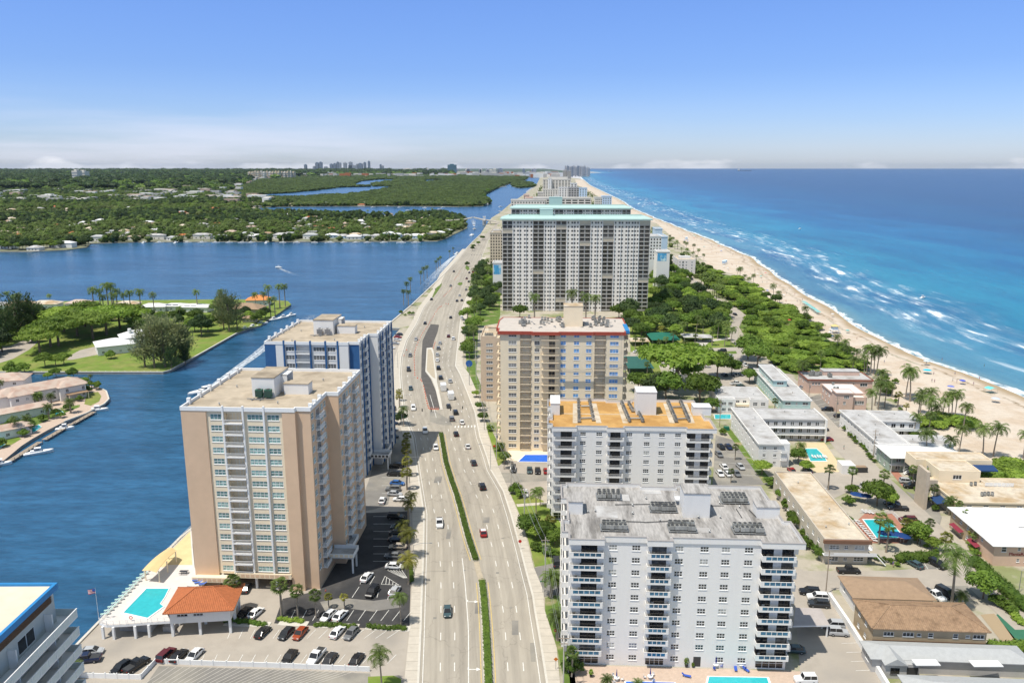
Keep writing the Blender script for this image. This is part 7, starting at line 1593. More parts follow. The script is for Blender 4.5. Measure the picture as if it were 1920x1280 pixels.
for i,(k,u,v,s)in enumerate(CP):
 x,y=G(u,v,-.1);plant(k,x,y,s,'%s plant of the canal point gardens counting across from the left'%ordinal(sorted(range(len(CP)),key=lambda q:CP[q][1]).index(i)),z=-.1)
# yards, lots, side streets
LS=[q for q in LSW]
lotA=GP([(60,1300),(110,1242),(185,1165),(335,1010)])+[(-88,262),(-83,380)]+GP([(690,690),(712,668),(722,652),(750,618)])+[p for p in reversed(LSW)if p[1]<505]
lotA=[(x+0.5*(i<9),y)for i,(x,y)in enumerate(lotA)]
sheet('tower_car_park',lotA,0.02,LOT,px=False)
sheet('dark_car_park',[(514,1168),(530,1122),(600,1106),(640,1040),(662,962),(767,958),(770,1046),(770,1100),(767,1178),(640,1176)],0.045,ASPH_D)  # sealed asphalt; the far part has the beige tower's shadow in its colour
sheet('worn_patch',[(600,1128),(640,1120),(700,1126),(745,1120),(752,1138),(700,1146),(650,1140),(610,1146)],0.06,ASPH_M)
sheet('dark_drive',[(668,960),(690,905),(700,870),(725,800),(757,830),(766,870),(764,905),(735,905),(728,945),(700,955)],0.045,ASPH_M)
sheet('neighbour_car_park',[(262,1300),(298,1248),(500,1254),(694,1262),(700,1300)],0.045,ASPH_M)
sheet('corner_lawn',[(690,1268),(738,1266),(752,1272),(752,1300),(690,1300)],0.06,GRASS)
def lines(name,segs,w=0.12,z=0.075,m=PAINTW):
 b=MB()
 for(a,c)in segs:
  p,q=Vector(G(*a)),Vector(G(*c));d=(q-p).normalized();n=Vector((-d.y,d.x))*w/2
  b.q((*(p-n),z),(*(q-n),z),(*(q+n),z),(*(p+n),z))
 me=b.mesh(name,m);
 for f in me.polygons:
  if f.normal.z<0:f.flip()
 struct(name,me)
k6=lambda x,y:(160+x/3,980+y/3)
seg=[(k6(820+i*68,600),k6(800+i*64,650))for i in range(15)]
seg+=[(k6(1180+i*66,490),k6(1150+i*64,550))for i in range(11)]+[(k6(670+i*72,740),k6(650+i*70,790))for i in range(16)]
seg+=[(k6(1500,420),k6(1540,360)),(k6(1580,420),k6(1620,370)),(k6(1640,420),k6(1655,370)),(k6(1700,430),k6(1720,370)),(k6(1545,345),k6(1560,310)),(k6(1600,345),k6(1628,300))]
seg+=[(k6(1685,300),k6(1665,345)),(k6(1665,345),k6(1765,350)),(k6(1685,300),k6(1765,350)),(k6(1695,305),k6(1690,345)),(k6(1712,315),k6(1708,346)),(k6(1732,328),k6(1728,347)),(k6(1750,338),k6(1746,348))]
seg+=[(k6(1700+i*16,266),k6(1790+i*4,310))for i in range(6)]
seg+=[((700,968+i*14),(760,968+i*14))for i in range(7)]
seg+=[((727,652+i*9),(742,651+i*9))for i in range(14)]+[((716,880+i*15),(757,880+i*15))for i in range(5)]
lines('parking_lines',seg)
seg=[(k6(470+i*40,810+i*0.5),k6(340+i*36,900))for i in range(28)];lines('faded_parking_lines',seg,m=CONC)
for(u0,v0,u1,v1)in((418,1172,503,1176),(520,1172,574,1175),(588,1176,670,1180),(684,1180,767,1184)):
 L=densify([G(u0,v0),G(u1,v1)],3);b=MB();wallstrip(b,L,-2.2,0,0,0.15);struct('island_kerb',b.mesh('island_kerb',KERB))
# east side
for nm,px,z,m in(
('side_street',[(920.5,882),(934,874),(950,862),(1042,866),(1042,925),(1003,930),(958,922),(944,921)],.06,LOT),('side_street_patch',[(925,885),(990,888),(1040,892),(1040,900),(1000,903),(940,905)],.075,ASPH_M),
('lawn',[(957,926),(1003,932),(1018,938),(1055,985),(1056,1045),(1040,1056),(1003,1062),(985,992),(966,944)],.05,GRASS),
('side_street',[(985,1066),(1003,1064),(1058,1050),(1064,1110),(1022,1118),(1000,1116)],.06,ASPH_M),
('verge_lawn',[(1022,1120),(1064,1112),(1070,1200),(1082,1300),(1062,1300),(1045,1215),(1022,1145)],.05,GRASSD),
('verge_lawn',[(908,795),(918,800),(948,855),(950,866),(934,873),(918,820)],.05,GRASS),
('pool_deck',[(950,864),(953,842),(1042,846),(1042,864)],.09,W_CREAM),('patio',[(1066,1246),(1500,1258),(1512,1300),(1070,1300)],.05,PINKP),
('condominium_yard',[(1484,1060),(1548,1085),(1660,1290),(1512,1300),(1500,1258)],.05,LOT),('car_park',[(1342,815),(1392,830),(1440,908),(1336,912)],.05,ASPH_M),
('green_strip',[(1356,800),(1366,800),(1446,900),(1432,906)],.06,GRASSD),('street',[(1484,1070),(1640,1070),(1850,1060),(1935,1150),(1935,1200),(1830,1112),(1725,1100),(1560,1106),(1488,1104)],.06,LOT),
('motel_court',[(1523,888),(1560,862),(1620,868),(1712,958),(1694,988),(1650,950),(1590,922),(1562,935)],.05,LOT),('motel_deck',[(1598,984),(1622,962),(1672,962),(1706,1002),(1700,1018),(1632,1018)],.06,REDP),
('courtyard_deck',[(1494,830),(1546,830),(1584,884),(1520,886),(1492,850)],.06,mat('yellow_pool_deck',(.60,.48,.30),.9)),
('parking_bays',[(1518,745),(1537,738),(1586,792),(1572,802)],.094,ASPH_M),('forecourt',[(1698,921),(1727,930),(1755,946),(1766,970),(1762,984),(1747,970)],.09,ASPH_M),
('brick_walk',[(1660,872),(1672,870),(1702,905),(1692,912)],.08,REDP),('parking_bays',[(1706,1052),(1790,1048),(1812,1066),(1716,1067)],.08,ASPH_M),('parking_bays',[(1752,1098),(1830,1098),(1846,1122),(1766,1126)],.08,ASPH_M),
('shuffleboard_court',[(1868,1152),(1888,1146),(1932,1186),(1932,1212),(1902,1200)],.08,mat('court_green',(.04,.15,.09),.8)),('sand_court',[(1838,1152),(1864,1150),(1906,1200),(1882,1208)],.08,SAND),('artificial_turf',[(1876,1234),(1898,1232),(1914,1254),(1886,1256)],.08,mat('bright_turf',(.05,.25,.03),.9)),
('park_street',[(1182,660),(1300,654),(1398,650),(1424,658),(1412,672),(1182,672)],.06,LOT),('park_car_park',[(1268,672),(1402,668),(1442,700),(1404,735),(1335,738),(1300,722),(1262,700)],.05,LOT),
('park_lane',[(1270,519),(1292,515),(1334,553),(1382,578),(1396,592),(1386,612),(1382,640),(1428,668),(1402,668),(1370,640),(1366,616),(1376,601),(1350,583),(1308,560)],.2,LOT),
('park_green',[(1182,669),(1228,665),(1243,706),(1182,708)],.06,GRASS),('low_road',[(1182,709),(1260,706),(1270,716),(1182,719)],.06,CONC),('traffic_green',[(1270,662),(1380,658),(1382,663),(1290,668),(1272,672)],.09,GRASSD),
('park_path',[(1300,640),(1335,636),(1372,632),(1373,635),(1330,641),(1318,652),(1308,652),(1312,644)],.08,CONC),('lawn_path',[(968,945),(1040,940),(1040,944),(970,950)],.08,WALK),('dune_scrub_ground',[(1822,876),(1930,905),(1930,960),(1880,930)],.2,GRASSD),
('beach_path',[(1395,660),(1402,660),(1520,760),(1500,760)],.052,LOT)):
 sheet(nm,px,z,m)
lane=densify(GP([(1440,676),(1500,738),(1545,790),(1592,845),(1642,896),(1700,950),(1762,1012),(1816,1066),(1862,1112),(1940,1180)]),8)
b=MB();strip(b,lane,-4.6,4.6,.088);me=b.mesh('beach_lane',LOT)
if me.polygons[0].normal.z<0:me.flip_normals()
struct('beach_lane',me)
lines('parking_lines',[((1712+i*17,1050),(1722+i*18,1067))for i in range(5)]+[((1345+i*1.5,845+i*11),(1400+i*9,848+i*11))for i in range(5)]+[((1524+i*8,752+i*8),(1540+i*8,748+i*8))for i in range(6)]+[((1560+i*9,1172+i*17),(1592+i*9,1171+i*17))for i in range(6)]+[((1284+i*12,670),(1287+i*13,664))for i in range(9)],z=.104)
def pool(label,px,z=.12,m=None,lip=1.07,cover=False):
 P=GP(px,z);cx=sum(p[0]for p in P)/len(P);cy=sum(p[1]for p in P)/len(P);Q=[(cx+(x-cx)*lip,cy+(y-cy)*lip)for x,y in P];t=thing('swimming_pool',label,'pool')
 b=MB();b.q(*[(x,y,z)for x,y in P]);w=b.mesh('water',m or WPOOL)
 if w.polygons[0].normal.z<0:w.flip_normals()
 put('water',w,t);b=MB();n=len(P)
 for i in range(n):j=(i+1)%n;b.q((*P[i],z+.1),(*P[j],z+.1),(*Q[j],z+.1),(*Q[i],z+.1));b.q((*Q[i],0),(*Q[j],0),(*Q[j],z+.1),(*Q[i],z+.1));b.q((*P[i],z-.02),(*P[j],z-.02),(*P[j],z+.1),(*P[i],z+.1))
 put('coping',b.mesh('coping',W_WHITE2),t)
BCOV=mat('blue_pool_cover',(.015,.13,.62),.45,.12,.6,world_co=True)
pool('pool under a bright blue cover at the foot of the cream tower',[(985,852.5),(1034,852.5),(1034,866),(972,865)],m=BCOV)
pool('turquoise pool cut by the bottom edge in front of the near white condominium',[(1330,1268),(1438,1270),(1448,1300),(1322,1300)])
pool('blue covered small pool at the bottom edge patio',[(1174,1277),(1264,1279),(1266,1300),(1170,1300)],m=BCOV)
pool('turquoise pool in the long motel garden',[(1619,974),(1666,974),(1686,997),(1683,1008),(1644,1008)]);pool('turquoise courtyard pool of the three storey motel',[(1509,841),(1531,841),(1544,853),(1550,864),(1520,864)])
pool('small turquoise pool of the low white motel',[(1339,777),(1370,777),(1370,785),(1341,785)]);pool('upper turquoise pool behind the canal mansion',[(104,767),(112,767),(120,774),(116,778),(104,778)],.05)
pool('middle turquoise pool by the canal dock',[(58,803),(72,796),(78,800),(64,810),(56,811)],.05);pool('round ended pool at the left edge of the canal',[(-12,826),(6,826),(10,832),(-2,842),(-12,842)],.05);pool('small blue splash pool hidden in the park trees',[(1284,591),(1296,591),(1298,597),(1288,597)],.3)
# vehicles
def loft(b,S,m=0):
 """S: stations of (x, [(y, z), ...]) half sections, mirrored"""
 n0=len(b.v);K=len(S[0][1])
 for x,pr in S:b.v+=[(x,y,z)for y,z in pr]+[(x,-y,z)for y,z in pr]
 for i in range(len(S)-1):
  a,c=n0+i*2*K,n0+(i+1)*2*K
  for k in range(K-1):b.f.append((a+k,a+k+1,c+k+1,c+k));b.m.append(m);b.f.append((a+K+k,c+K+k,c+K+k+1,a+K+k+1));b.m.append(m)
  b.f.append((a+K-1,a+2*K-1,c+2*K-1,c+K-1));b.m.append(m);b.f.append((a,c,c+K,a+K));b.m.append(m)
 for i in(0,len(S)-1):a=n0+i*2*K;b.f.append(tuple(a+k for k in range(K))+tuple(a+K+k for k in reversed(range(K))));b.m.append(m)
def car_parts(kind):
 if('car',kind)in CACHE:return CACHE[('car',kind)]
 L_,Wd={'sedan':(4.7,1.85),'suv':(4.8,1.95),'pickup':(5.6,2.0),'van':(5.0,2.0),'coupe':(4.4,1.82),'jeep':(4.3,1.85),'box':(7.5,2.4)}[kind];h=L_/2;w=Wd/2
 zb={'sedan':.90,'suv':1.08,'pickup':1.08,'van':1.15,'coupe':.86,'jeep':1.12,'box':1.2}[kind]
 sec=lambda k,zt,lo=.3:[(w*k*.94,lo),(w*k,lo+.25),(w*k,zt-.15),(w*k*.93,zt)]
 b=MB()
 if kind=='pickup':st=[(-h,sec(.95,.95)),(-h+.1,sec(1,1.05)),(-.35,sec(1,1.08)),(h-1.4,sec(1,1.05)),(h-.25,sec(.96,.95)),(h,sec(.86,.75))]
 elif kind in('suv','van','jeep','box'):st=[(-h,sec(.92,zb-.1)),(-h+.15,sec(1,zb)),(h-1.3,sec(1,zb)),(h-.25,sec(.96,zb-.12)),(h,sec(.84,zb-.32))]
 else:st=[(-h,sec(.86,zb-.12)),(-h+.25,sec(.96,zb)),(-h+1.2,sec(1,zb+.03)),(h-1.5,sec(1,zb)),(h-.4,sec(.95,zb-.14)),(h,sec(.8,zb-.34))]
 loft(b,st)
 cab={'sedan':(-1.95,-1.25,.45,1.25,1.42),'coupe':(-1.9,-.9,.25,1.05,1.32),'suv':(-2.3,-2.05,.45,1.15,1.70),'pickup':(-.75,-.55,.75,1.45,1.78),'van':(-2.4,-2.2,.95,1.7,1.95),'jeep':(-2.05,-1.95,.45,.75,1.85),'box':(1.5,1.6,2.5,3.2,2.3)}[kind]
 x0,x1,x2,x3,zt=cab;g=MB();wb=w*.91;wr=w*(.74 if kind in('sedan','coupe')else.80);z0=zb-.02
 B_=[(x0,wb,z0),(x3,wb,z0),(x3,-wb,z0),(x0,-wb,z0)];T_=[(x1,wr,zt),(x2,wr,zt),(x2,-wr,zt),(x1,-wr,zt)]
 for i in range(4):j=(i+1)%4;g.q(B_[i],B_[j],T_[j],T_[i])
 n0=len(b.v);b.v+=[(x,y,z)for x,y,z in T_]+[(x1+.1,wr-.1,zt+.05),(x2-.1,wr-.1,zt+.05),(x2-.1,-wr+.1,zt+.05),(x1+.1,-wr+.1,zt+.05)]
 for f in((4,5,6,7),(0,1,5,4),(1,2,6,5),(2,3,7,6),(3,0,4,7)):b.f.append(tuple(n0+i for i in f));b.m.append(0)
 def post(a,c,q=.06):b.tube([a,c],q,n=4)
 for s in(1,-1):
  post((x0,wb*s,z0),(x1,wr*s,zt));post((x3,wb*s,z0),(x2,wr*s,zt));xm=(x1+x2)/2;post((xm,wb*s*1.0,z0),(xm,wr*s*1.01,zt),.05)
 dk=MB()
 if kind=='pickup':dk.box(-h+.15,-.85,-w*.8,w*.8,1.0,1.095)
 if kind=='box':b.box(-h,1.3,-w*1.02,w*1.02,.9,3.1)
 wm=MB();n=12
 for k in range(n):a=2*math.pi*k/n;wm.v+=[(.33*math.cos(a),-.11,.33*math.sin(a)),(.33*math.cos(a),.11,.33*math.sin(a))]
 for k in range(n):j=(k+1)%n;wm.f.append((2*k,2*j,2*j+1,2*k+1));wm.m.append(0)
 for s in(0,1):wm.f.append(tuple(2*k+s for k in range(n)));wm.m.append(0)
 for s in(-.115,.115):c=len(wm.v);wm.v+=[(.19*math.cos(2*math.pi*k/8),s,.19*math.sin(2*math.pi*k/8))for k in range(8)];wm.f.append(tuple(range(c,c+8)));wm.m.append(1)
 hl=MB();hl.box(-.05,.06,-.2,.2,-.08,.08);tl=MB();tl.box(-.05,.05,-.14,.14,-.12,.12)
 R_=dict(body=b.mesh('body',PAINT),windows=g.mesh('windows',GLASSC),wheel=wm.mesh('wheel',[TYRE,METAL]),headlight=hl.mesh('headlight',LAMPW),taillight=tl.mesh('taillight',LAMPR),bed=dk.mesh('cargo_bed',DARKM)if dk.v else None,dims=(h,w,zb))
 CACHE[('car',kind)]=R_;return R_
CARCOL={'white':(.72,.72,.71),'silver':(.42,.43,.44),'grey':(.16,.165,.17),'black':(.014,.014,.016),'dark':(.03,.033,.038),'navy':(.012,.02,.06),'red':(.30,.018,.018),'dark red':(.10,.012,.016),'teal':(.05,.085,.095),'beige':(.38,.33,.26),'orange red':(.30,.055,.02),'green':(.02,.05,.035),'blue':(.03,.12,.35),'pale green':(.35,.42,.37)}
KN={'sedan':'parked_sedan','suv':'parked_suv','pickup':'pickup_truck','van':'van','coupe':'coupe','jeep':'off_roader','box':'box_truck'}
def car(kind,col,x,y,ang,label,group,small=False,moving=False,z=0.06,s=1.06):
 P=car_parts(kind);nm=KN[kind].replace('parked_','')if moving else KN[kind];e=thing(nm,label,{'suv':'suv','pickup':'pickup truck','van':'van','box':'box truck','jeep':'off-roader'}.get(kind,'car'),(x,y,z),ang,group);e.scale=(s,)*3;h,w,zb=P['dims']
 put('body',P['body'],e,color=CARCOL[col]);put('windows',P['windows'],e)
 if P['bed']:put('cargo_bed',P['bed'],e)
 for sx in(h*.62,-h*.62):
  for sy in(w-.08,-w+.08):put('wheel',P['wheel'],e,(sx,sy,.33))
 if not small:
  for sy in(w*.62,-w*.62):put('headlight',P['headlight'],e,(h-.1,sy,zb-.32));put('taillight',P['taillight'],e,(-h+.03,sy*1.15,zb-.25))
 return e
def cars(place,group,L,ang,small=False,z=0.08,jit=2.5):
 for i,(u,v,kind,col)in enumerate(L):
  x,y=G(u,v,.5);n=len(L);w_={'suv':'suv','box':'box truck','jeep':'jeep style off-roader'}.get(kind,kind)
  car(kind,col,x,y,R(ang+rnd.uniform(-jit,jit))+(math.pi if rnd.random()<.5 else 0),'%s %s, %s %s'%(col,w_,ordinal(i)if n>1 else 'only one',place),group,small,z=z)
s_,u_,p_,v_,c_,j_='sedan','suv','pickup','van','coupe','jeep'
cars('from the near end of the row beside the beige tower','cars parked beside the beige tower',[(740,1062,s_,'white'),(738,1042,s_,'grey'),(746,1025,s_,'beige'),(744,1011,s_,'dark'),(746,999,s_,'dark'),(748,988,s_,'teal'),(742,969,u_,'black')],176)
cars('counting left to right in the bays at the beige tower entrance','cars at the beige tower entrance',[(688,1082,s_,'white'),(698,1110,u_,'black'),(740,1108,s_,'silver')],76)
cars('counting left to right behind the parking islands','cars behind the parking islands',[(459,1149,s_,'black'),(480,1149,s_,'white'),(616,1154,s_,'white'),(638,1154,s_,'white')],70)
cars('counting left to right below the parking islands','cars below the parking islands',[(493,1185,s_,'black'),(537,1187,s_,'dark'),(563,1187,s_,'orange red'),(633,1185,s_,'white'),(659,1187,s_,'grey')],74)
cars('counting left to right against the white wall','cars against the white wall',[(312,1228,u_,'dark red'),(336,1229,s_,'black'),(365,1228,s_,'white'),(543,1231,s_,'black'),(593,1231,p_,'white'),(619,1235,s_,'dark'),(669,1236,s_,'black')],76)
cars('counting left to right at the lower left wall corner','cars at the lower left wall corner',[(228,1250,s_,'black'),(256,1247,p_,'black')],66)
cars('counting from the palm in the left corner of the car park','cars in the left corner',[(162,1236,p_,'navy'),(172,1221,s_,'silver')],10)
cars('counting left to right in the open garage shade','cars under the beige tower',[(428,1100,s_,'grey'),(462,1102,s_,'dark')],90)
cars('from the near end of the car park between the towers','cars between the towers',[(751,936,s_,'white'),(740,926,s_,'silver'),(737,917,u_,'grey'),(745,906,s_,'blue'),(739,889,u_,'black'),(743,874,u_,'black')],174)
cars('standing alone in the middle of the car park between the towers',None,[(717,938,s_,'white')],88)
cars('from the near end of the waterfront row by the navy tower','cars of the waterfront row',[(736,818,s_,'black'),(735,804,s_,'silver'),(735,793,s_,'navy'),(735,777,s_,'silver'),(732,767,u_,'black'),(726,730,s_,'grey'),(725,719,s_,'dark'),(724,708,u_,'black'),(723,697,s_,'dark'),(723,686,s_,'white'),(724,675,s_,'silver'),(725,663,u_,'black'),(733,652,s_,'white'),(741,644,s_,'silver'),(745,637,s_,'white'),(746,632,s_,'red'),(748,627,s_,'dark')],172,small=True)
cars('counting left to right beside the covered pool','cars beside the covered pool',[(962,880,u_,'dark'),(993,882,s_,'teal'),(1008,883,s_,'black'),(1024,883,s_,'red')],89)
cars('standing on the side street by the hedge',None,[(985,925,s_,'white')],92);cars('parked against the near white condominium',None,[(1043,1055,v_,'dark')],92)
cars('counting left to right beside the second white block','cars beside the second white block',[(1352,838,s_,'black'),(1366,838,s_,'navy'),(1348,852,s_,'grey'),(1357,875,s_,'white'),(1388,875,s_,'silver'),(1350,888,s_,'white'),(1364,888,s_,'white'),(1381,888,s_,'grey')],95,small=True)
cars('counting away from the street corner behind the carport','cars behind the carport',[(1518,1110,u_,'black'),(1533,1120,u_,'white'),(1535,1133,u_,'dark')],172);cars('counting from the back under the carport edge','cars at the carport',[(1562,1172,u_,'silver'),(1572,1186,j_,'silver')],172)
cars('at the foot of the condominium right balconies',None,[(1488,1218,s_,'teal')],172);cars('cut by the bottom edge beside the patio',None,[(1510,1275,j_,'white')],180)
cars('parked across the front of the long motel',None,[(1591,1070,p_,'black')],0);cars('counting left to right in the bays by the sea grape hedge','cars by the sea grape hedge',[(1715,1058,s_,'teal'),(1757,1058,u_,'black')],112)
cars('counting left to right beside the brown roofed bungalow','cars beside the bungalow',[(1752,1116,p_,'white'),(1773,1113,v_,'dark')],112)
cars('from the lane corner by the motel pool fence','cars by the motel pool fence',[(1702,975,u_,'dark red'),(1684,953,p_,'black'),(1672,943,s_,'dark')],172);cars('counting left to right behind the blue umbrellas','cars behind the blue umbrellas',[(1628,915,v_,'white'),(1647,918,s_,'black')],172)
cars('in the beige hotel forecourt counting towards the camera','cars in the forecourt',[(1701,903,u_,'silver'),(1709,912,u_,'black')],172);cars('counting left to right by the courtyard pool wall','cars by the pool wall',[(1484,882,s_,'red'),(1514,882,s_,'navy')],92)
cars('parked at the end wall of the three storey motel',None,[(1550,824,s_,'red')],175);cars('in the shade of the motel end wall',None,[(1542,805,s_,'dark')],175);cars('counting down the bays by the pink guest house','cars by the pink guest house',[(1504,727,s_,'silver'),(1551,768,u_,'black'),(1574,780,s_,'dark')],172)
cars('counting left to right along the park street kerb','cars along the park street',[(1195,660,s_,'white'),(1219,660,u_,'black'),(1301,660,u_,'dark'),(1326,659,c_,'white'),(1354,658,u_,'dark')],0,small=True)
cars('counting left to right in the first row of the park car lot','first row of the park lot',[(1300,667,s_,'silver'),(1311,667,s_,'dark'),(1337,667,s_,'beige'),(1349,667,s_,'silver'),(1368,667,s_,'silver')],115,small=True)
cars('counting left to right in the rear part of the park car lot','rear of the park lot',[(1263,696,s_,'white'),(1321,680,s_,'white'),(1337,678,s_,'dark'),(1348,678,s_,'dark'),(1358,703,s_,'dark'),(1377,703,s_,'grey'),(1390,701,s_,'white'),(1390,680,s_,'black'),(1397,684,s_,'white'),(1408,694,u_,'dark')],100,small=True)
cars('counting left to right on the paving behind the low white motel','cars behind the low white motel',[(1340,720,s_,'dark'),(1380,719,p_,'white'),(1390,727,v_,'green')],10,small=True);cars('on the low road under the park lawn',None,[(1226,711,s_,'dark red')],0,small=True)
cars('down the park lane counting from the white beach building','cars on the park lane',[(1297,524,s_,'dark'),(1306,531,s_,'white'),(1313,536,s_,'grey'),(1320,542,s_,'red'),(1331,553,s_,'dark'),(1352,569,s_,'white'),(1366,574,s_,'grey'),(1378,590,s_,'dark'),(1388,643,s_,'dark')],100,small=True,z=.24)
ROADCARS=[(839,1145,s_,'teal'),(824,980,p_,'white'),(817,838,s_,'white'),(797,808,u_,'white'),(775,765,u_,'white'),(770,728,s_,'teal'),(766,693,u_,'dark'),(769,666,s_,'grey'),(780,636,s_,'silver'),(797,606,s_,'dark'),(809,561,s_,'dark'),(845,536,s_,'grey'),(851,509,s_,'dark'),
(906,998,s_,'red'),(904,912,u_,'black'),(888,867,s_,'dark'),(877,836,c_,'white'),(855,813,s_,'black'),(866,791,s_,'white'),(847,785,u_,'grey'),(854,773,u_,'black'),(841,761,s_,'dark'),(845,744,'box','white'),(831,728,'box','white'),(826,708,u_,'dark'),(844,714,s_,'silver'),(822,690,u_,'black'),
(820,675,s_,'white'),(820,665,s_,'silver'),(822,653,u_,'grey'),(825,643,s_,'silver'),(841,630,s_,'dark red'),(850,635,u_,'white'),(845,595,s_,'dark'),(866,596,u_,'white'),(857,564,s_,'dark'),(866,563,s_,'dark'),(862,554,s_,'silver'),(874,543,s_,'grey'),(879,528,s_,'dark'),(875,522,s_,'dark red'),
(880,511,s_,'dark'),(887,510,s_,'red'),(896,505,s_,'silver')]
def road_dir(x,y):
 j=min(range(1,len(LC)-1),key=lambda k:(LC[k][1]-y)**2);a,c=LC[j-1],LC[j+1];j2=min(range(1,len(RC)-1),key=lambda k:(RC[k][1]-y)**2);a2,c2=RC[j2-1],RC[j2+1]
 return math.atan2((c[1]-a[1])+(c2[1]-a2[1]),(c[0]-a[0])+(c2[0]-a2[0]))
for i,(u,v,k,col)in enumerate(ROADCARS):
 x,y=G(u,v,.6);sb=i<13;d=road_dir(x,y);w_={'suv':'suv','box':'box truck'}.get(k,k)
 e=car(k,col,x,y,d+(math.pi if sb else 0),'%s %s driving, %s %s'%(col,w_,ordinal(i if sb else i-13),'on the waterway side of the boulevard from the camera' if sb else 'on the beach side of the boulevard from the camera'),'traffic on the boulevard',small=y>330,moving=True)
 if(u,v)==(906,998):b=MB();b.box(-.9,.35,-.66,.66,1.47,1.5);put('white_roof',b.mesh('white_roof',W_WHITE2),e)
# roadworks cones
cb=MB();cb.box(-.3,.3,-.3,.3,0,.06);cb.cyl(0,0,.06,1.0,.24,.06,8);cm=cb.mesh('cone_body',mat('safety_orange',(.65,.10,.02),.6));wb_=MB();wb_.cyl(0,0,.5,.68,.162,.125,8,cap=False);wmh=wb_.mesh('band',W_WHITE2)
CN=[(410,495),(402,498),(395,501),(388,510),(382,520),(376,530),(368,543),(360,556),(352,568),(345,580),(338,592),(330,605),(322,618),(314,630),(304,642),(297,655),(290,668),(282,682),(275,697),(268,712),(262,728),(256,743),(252,758),(248,772),(246,787),(245,802),(245,817),(246,832),(247,847),(247,862),(248,877),(248,893),(249,908),(265,925),
(284,935),(290,945),(302,975),(306,993),(309,1008),(312,1020),(315,1033),(315,1047),(320,1062),(323,1076),(327,1090),(332,1103),(340,1110),(352,1110),(364,1111),(376,1111),(388,1112),(371,712),(368,722),(364,733),(361,745),(520,286),(514,298),(508,310),(500,318),(492,326),(486,334),(470,385),(464,395),(457,404),(448,411),(438,420),(430,428),(424,436),(436,480),(450,482),(184,790),(200,757)]
for i,p in enumerate(CN):x,y=G(*cw([p])[0]);e=thing('traffic_cone','orange traffic cone in the long roadworks line beside the new asphalt','traffic cone',(x,y,.06),0,'roadworks cones');put('cone_body',cm,e);put('band',wmh,e)
# poles, lamps, signals, signs
def pole(name,label,u,v,h,cat='utility pole',arms=2,m=WOODP,group=None,r=.16):
 x,y=G(u,v);e=thing(name,label,cat,(x,y,0),0,group);b=MB();b.cyl(0,0,0,h,r,r*.7,8);put('post',b.mesh('post',m),e)
 if arms:
  b=MB();b.box(-1.1,1.1,-.06,.06,h-.9,h-.75)
  if arms>1:b.box(-.9,.9,-.06,.06,h-2.1,h-1.95)
  put('crossarm',b.mesh('crossarm',WOODP),e);b=MB();b.cyl(.32,0,h-3.6,h-2.6,.24,n=8);put('transformer',b.mesh('transformer',METAL),e)
 return(x,y,h)
PS=[]
for i,(u,v,h)in enumerate(((1056,1296,13),(1022,1098,13.5),(983,990,13),(958,924,12.5),(931,862,12),(908,806,12),(900,768,12),(893,712,12),(892,680,12))):PS.append(pole('utility_pole','%s concrete utility pole from the camera along the boulevard verge'%ordinal(i),u,v,h,m=CONC))
for i in range(len(PS)-1):
 b=MB();a,c=PS[i],PS[i+1]
 for k,o in enumerate((-1,-.4,.4,1)):
  pts=[(a[0]+(c[0]-a[0])*t+o,a[1]+(c[1]-a[1])*t,(a[2]-.7-(k%2)*1.2)*(1-t)+(c[2]-.7-(k%2)*1.2)*t-1.2*math.sin(math.pi*t))for t in[q/8 for q in range(9)]];b.tube(pts,.025,n=3)
 o=put('power_lines',b.mesh('power_lines',METAL));tag(o,'sagging power lines, %s span from the camera along the verge'%ordinal(i),'power line')
P2_=[pole('utility_pole',lab,u,v,h)for lab,u,v,h in(('wooden pole at the condominium yard corner',1548,1114,12),('wooden pole beside the L shaped beach motel',1637,858,11),('wooden pole by the pink guest house',1567,785,10),('wooden pole in front of the salmon guest house',1516,748,9),('tall wooden pole by the small motel pool',1349,800,12),('wooden pole on the mint building front',1484,762,7))]
def lamp(label,u,v,h,ax,ay,group='street lamps',z0=0):
 x,y=G(u,v,z0);e=thing('street_lamp',label,'street lamp',(x,y,z0),0,group);b=MB();b.cyl(0,0,0,h,.10,.06,7);put('post',b.mesh('post',METAL),e);b=MB();b.tube([(0,0,h-.1),(ax*.4,ay*.4,h+.35),(ax,ay,h+.4)],.05,n=5);put('arm',b.mesh('arm',METAL),e);b=MB();b.box(ax-.35,ax+.35,ay-.13,ay+.13,h+.3,h+.42);put('lamp_head',b.mesh('lamp_head',METAL),e)
for i,(u,v)in enumerate(((777,1080),(768,905),(752,780),(746,690),(775,600),(818,520),(856,480),(876,462))):lamp('street lamp %s from the camera, west side of the boulevard'%ordinal(i),u,v,9,4.5,.3)
for i,(u,v)in enumerate(((880,690),(886,560),(905,505),(915,470),(920,880))):lamp('street lamp %s in the set on the beach side of the boulevard'%ordinal(i),u,v,9,-4.0,.3)
for i,(u,v)in enumerate(((1411,655),(1424,658),(1275,700),(1445,680),(1388,617),(1408,597),(1314,650),(1705,912),(1910,1110))):lamp('slim lamp post %s of the park and beach lanes'%ordinal(i),u,v,6,1.0,0)
for i,(u,v,Lx)in enumerate(((893,552,-9),(795,556,10),(903,488,-12),(899,640,-8))):
 x,y=G(u,v);e=thing('traffic_signal','signal mast arm %s along the boulevard from the far bend'%ordinal(i),'traffic signal',(x,y,0));b=MB();b.cyl(0,0,0,7,.16,.12,7);b.tube([(0,0,6.3),(Lx,0,6.8)],.09,.05,5);put('mast_arm',b.mesh('mast_arm',METAL),e)
 for q in(.45,.7,.95):b=MB();b.box(Lx*q-.2,Lx*q+.2,-.15,.15,5.6,6.7);put('signal_head',b.mesh('signal_head',DARKM),e)
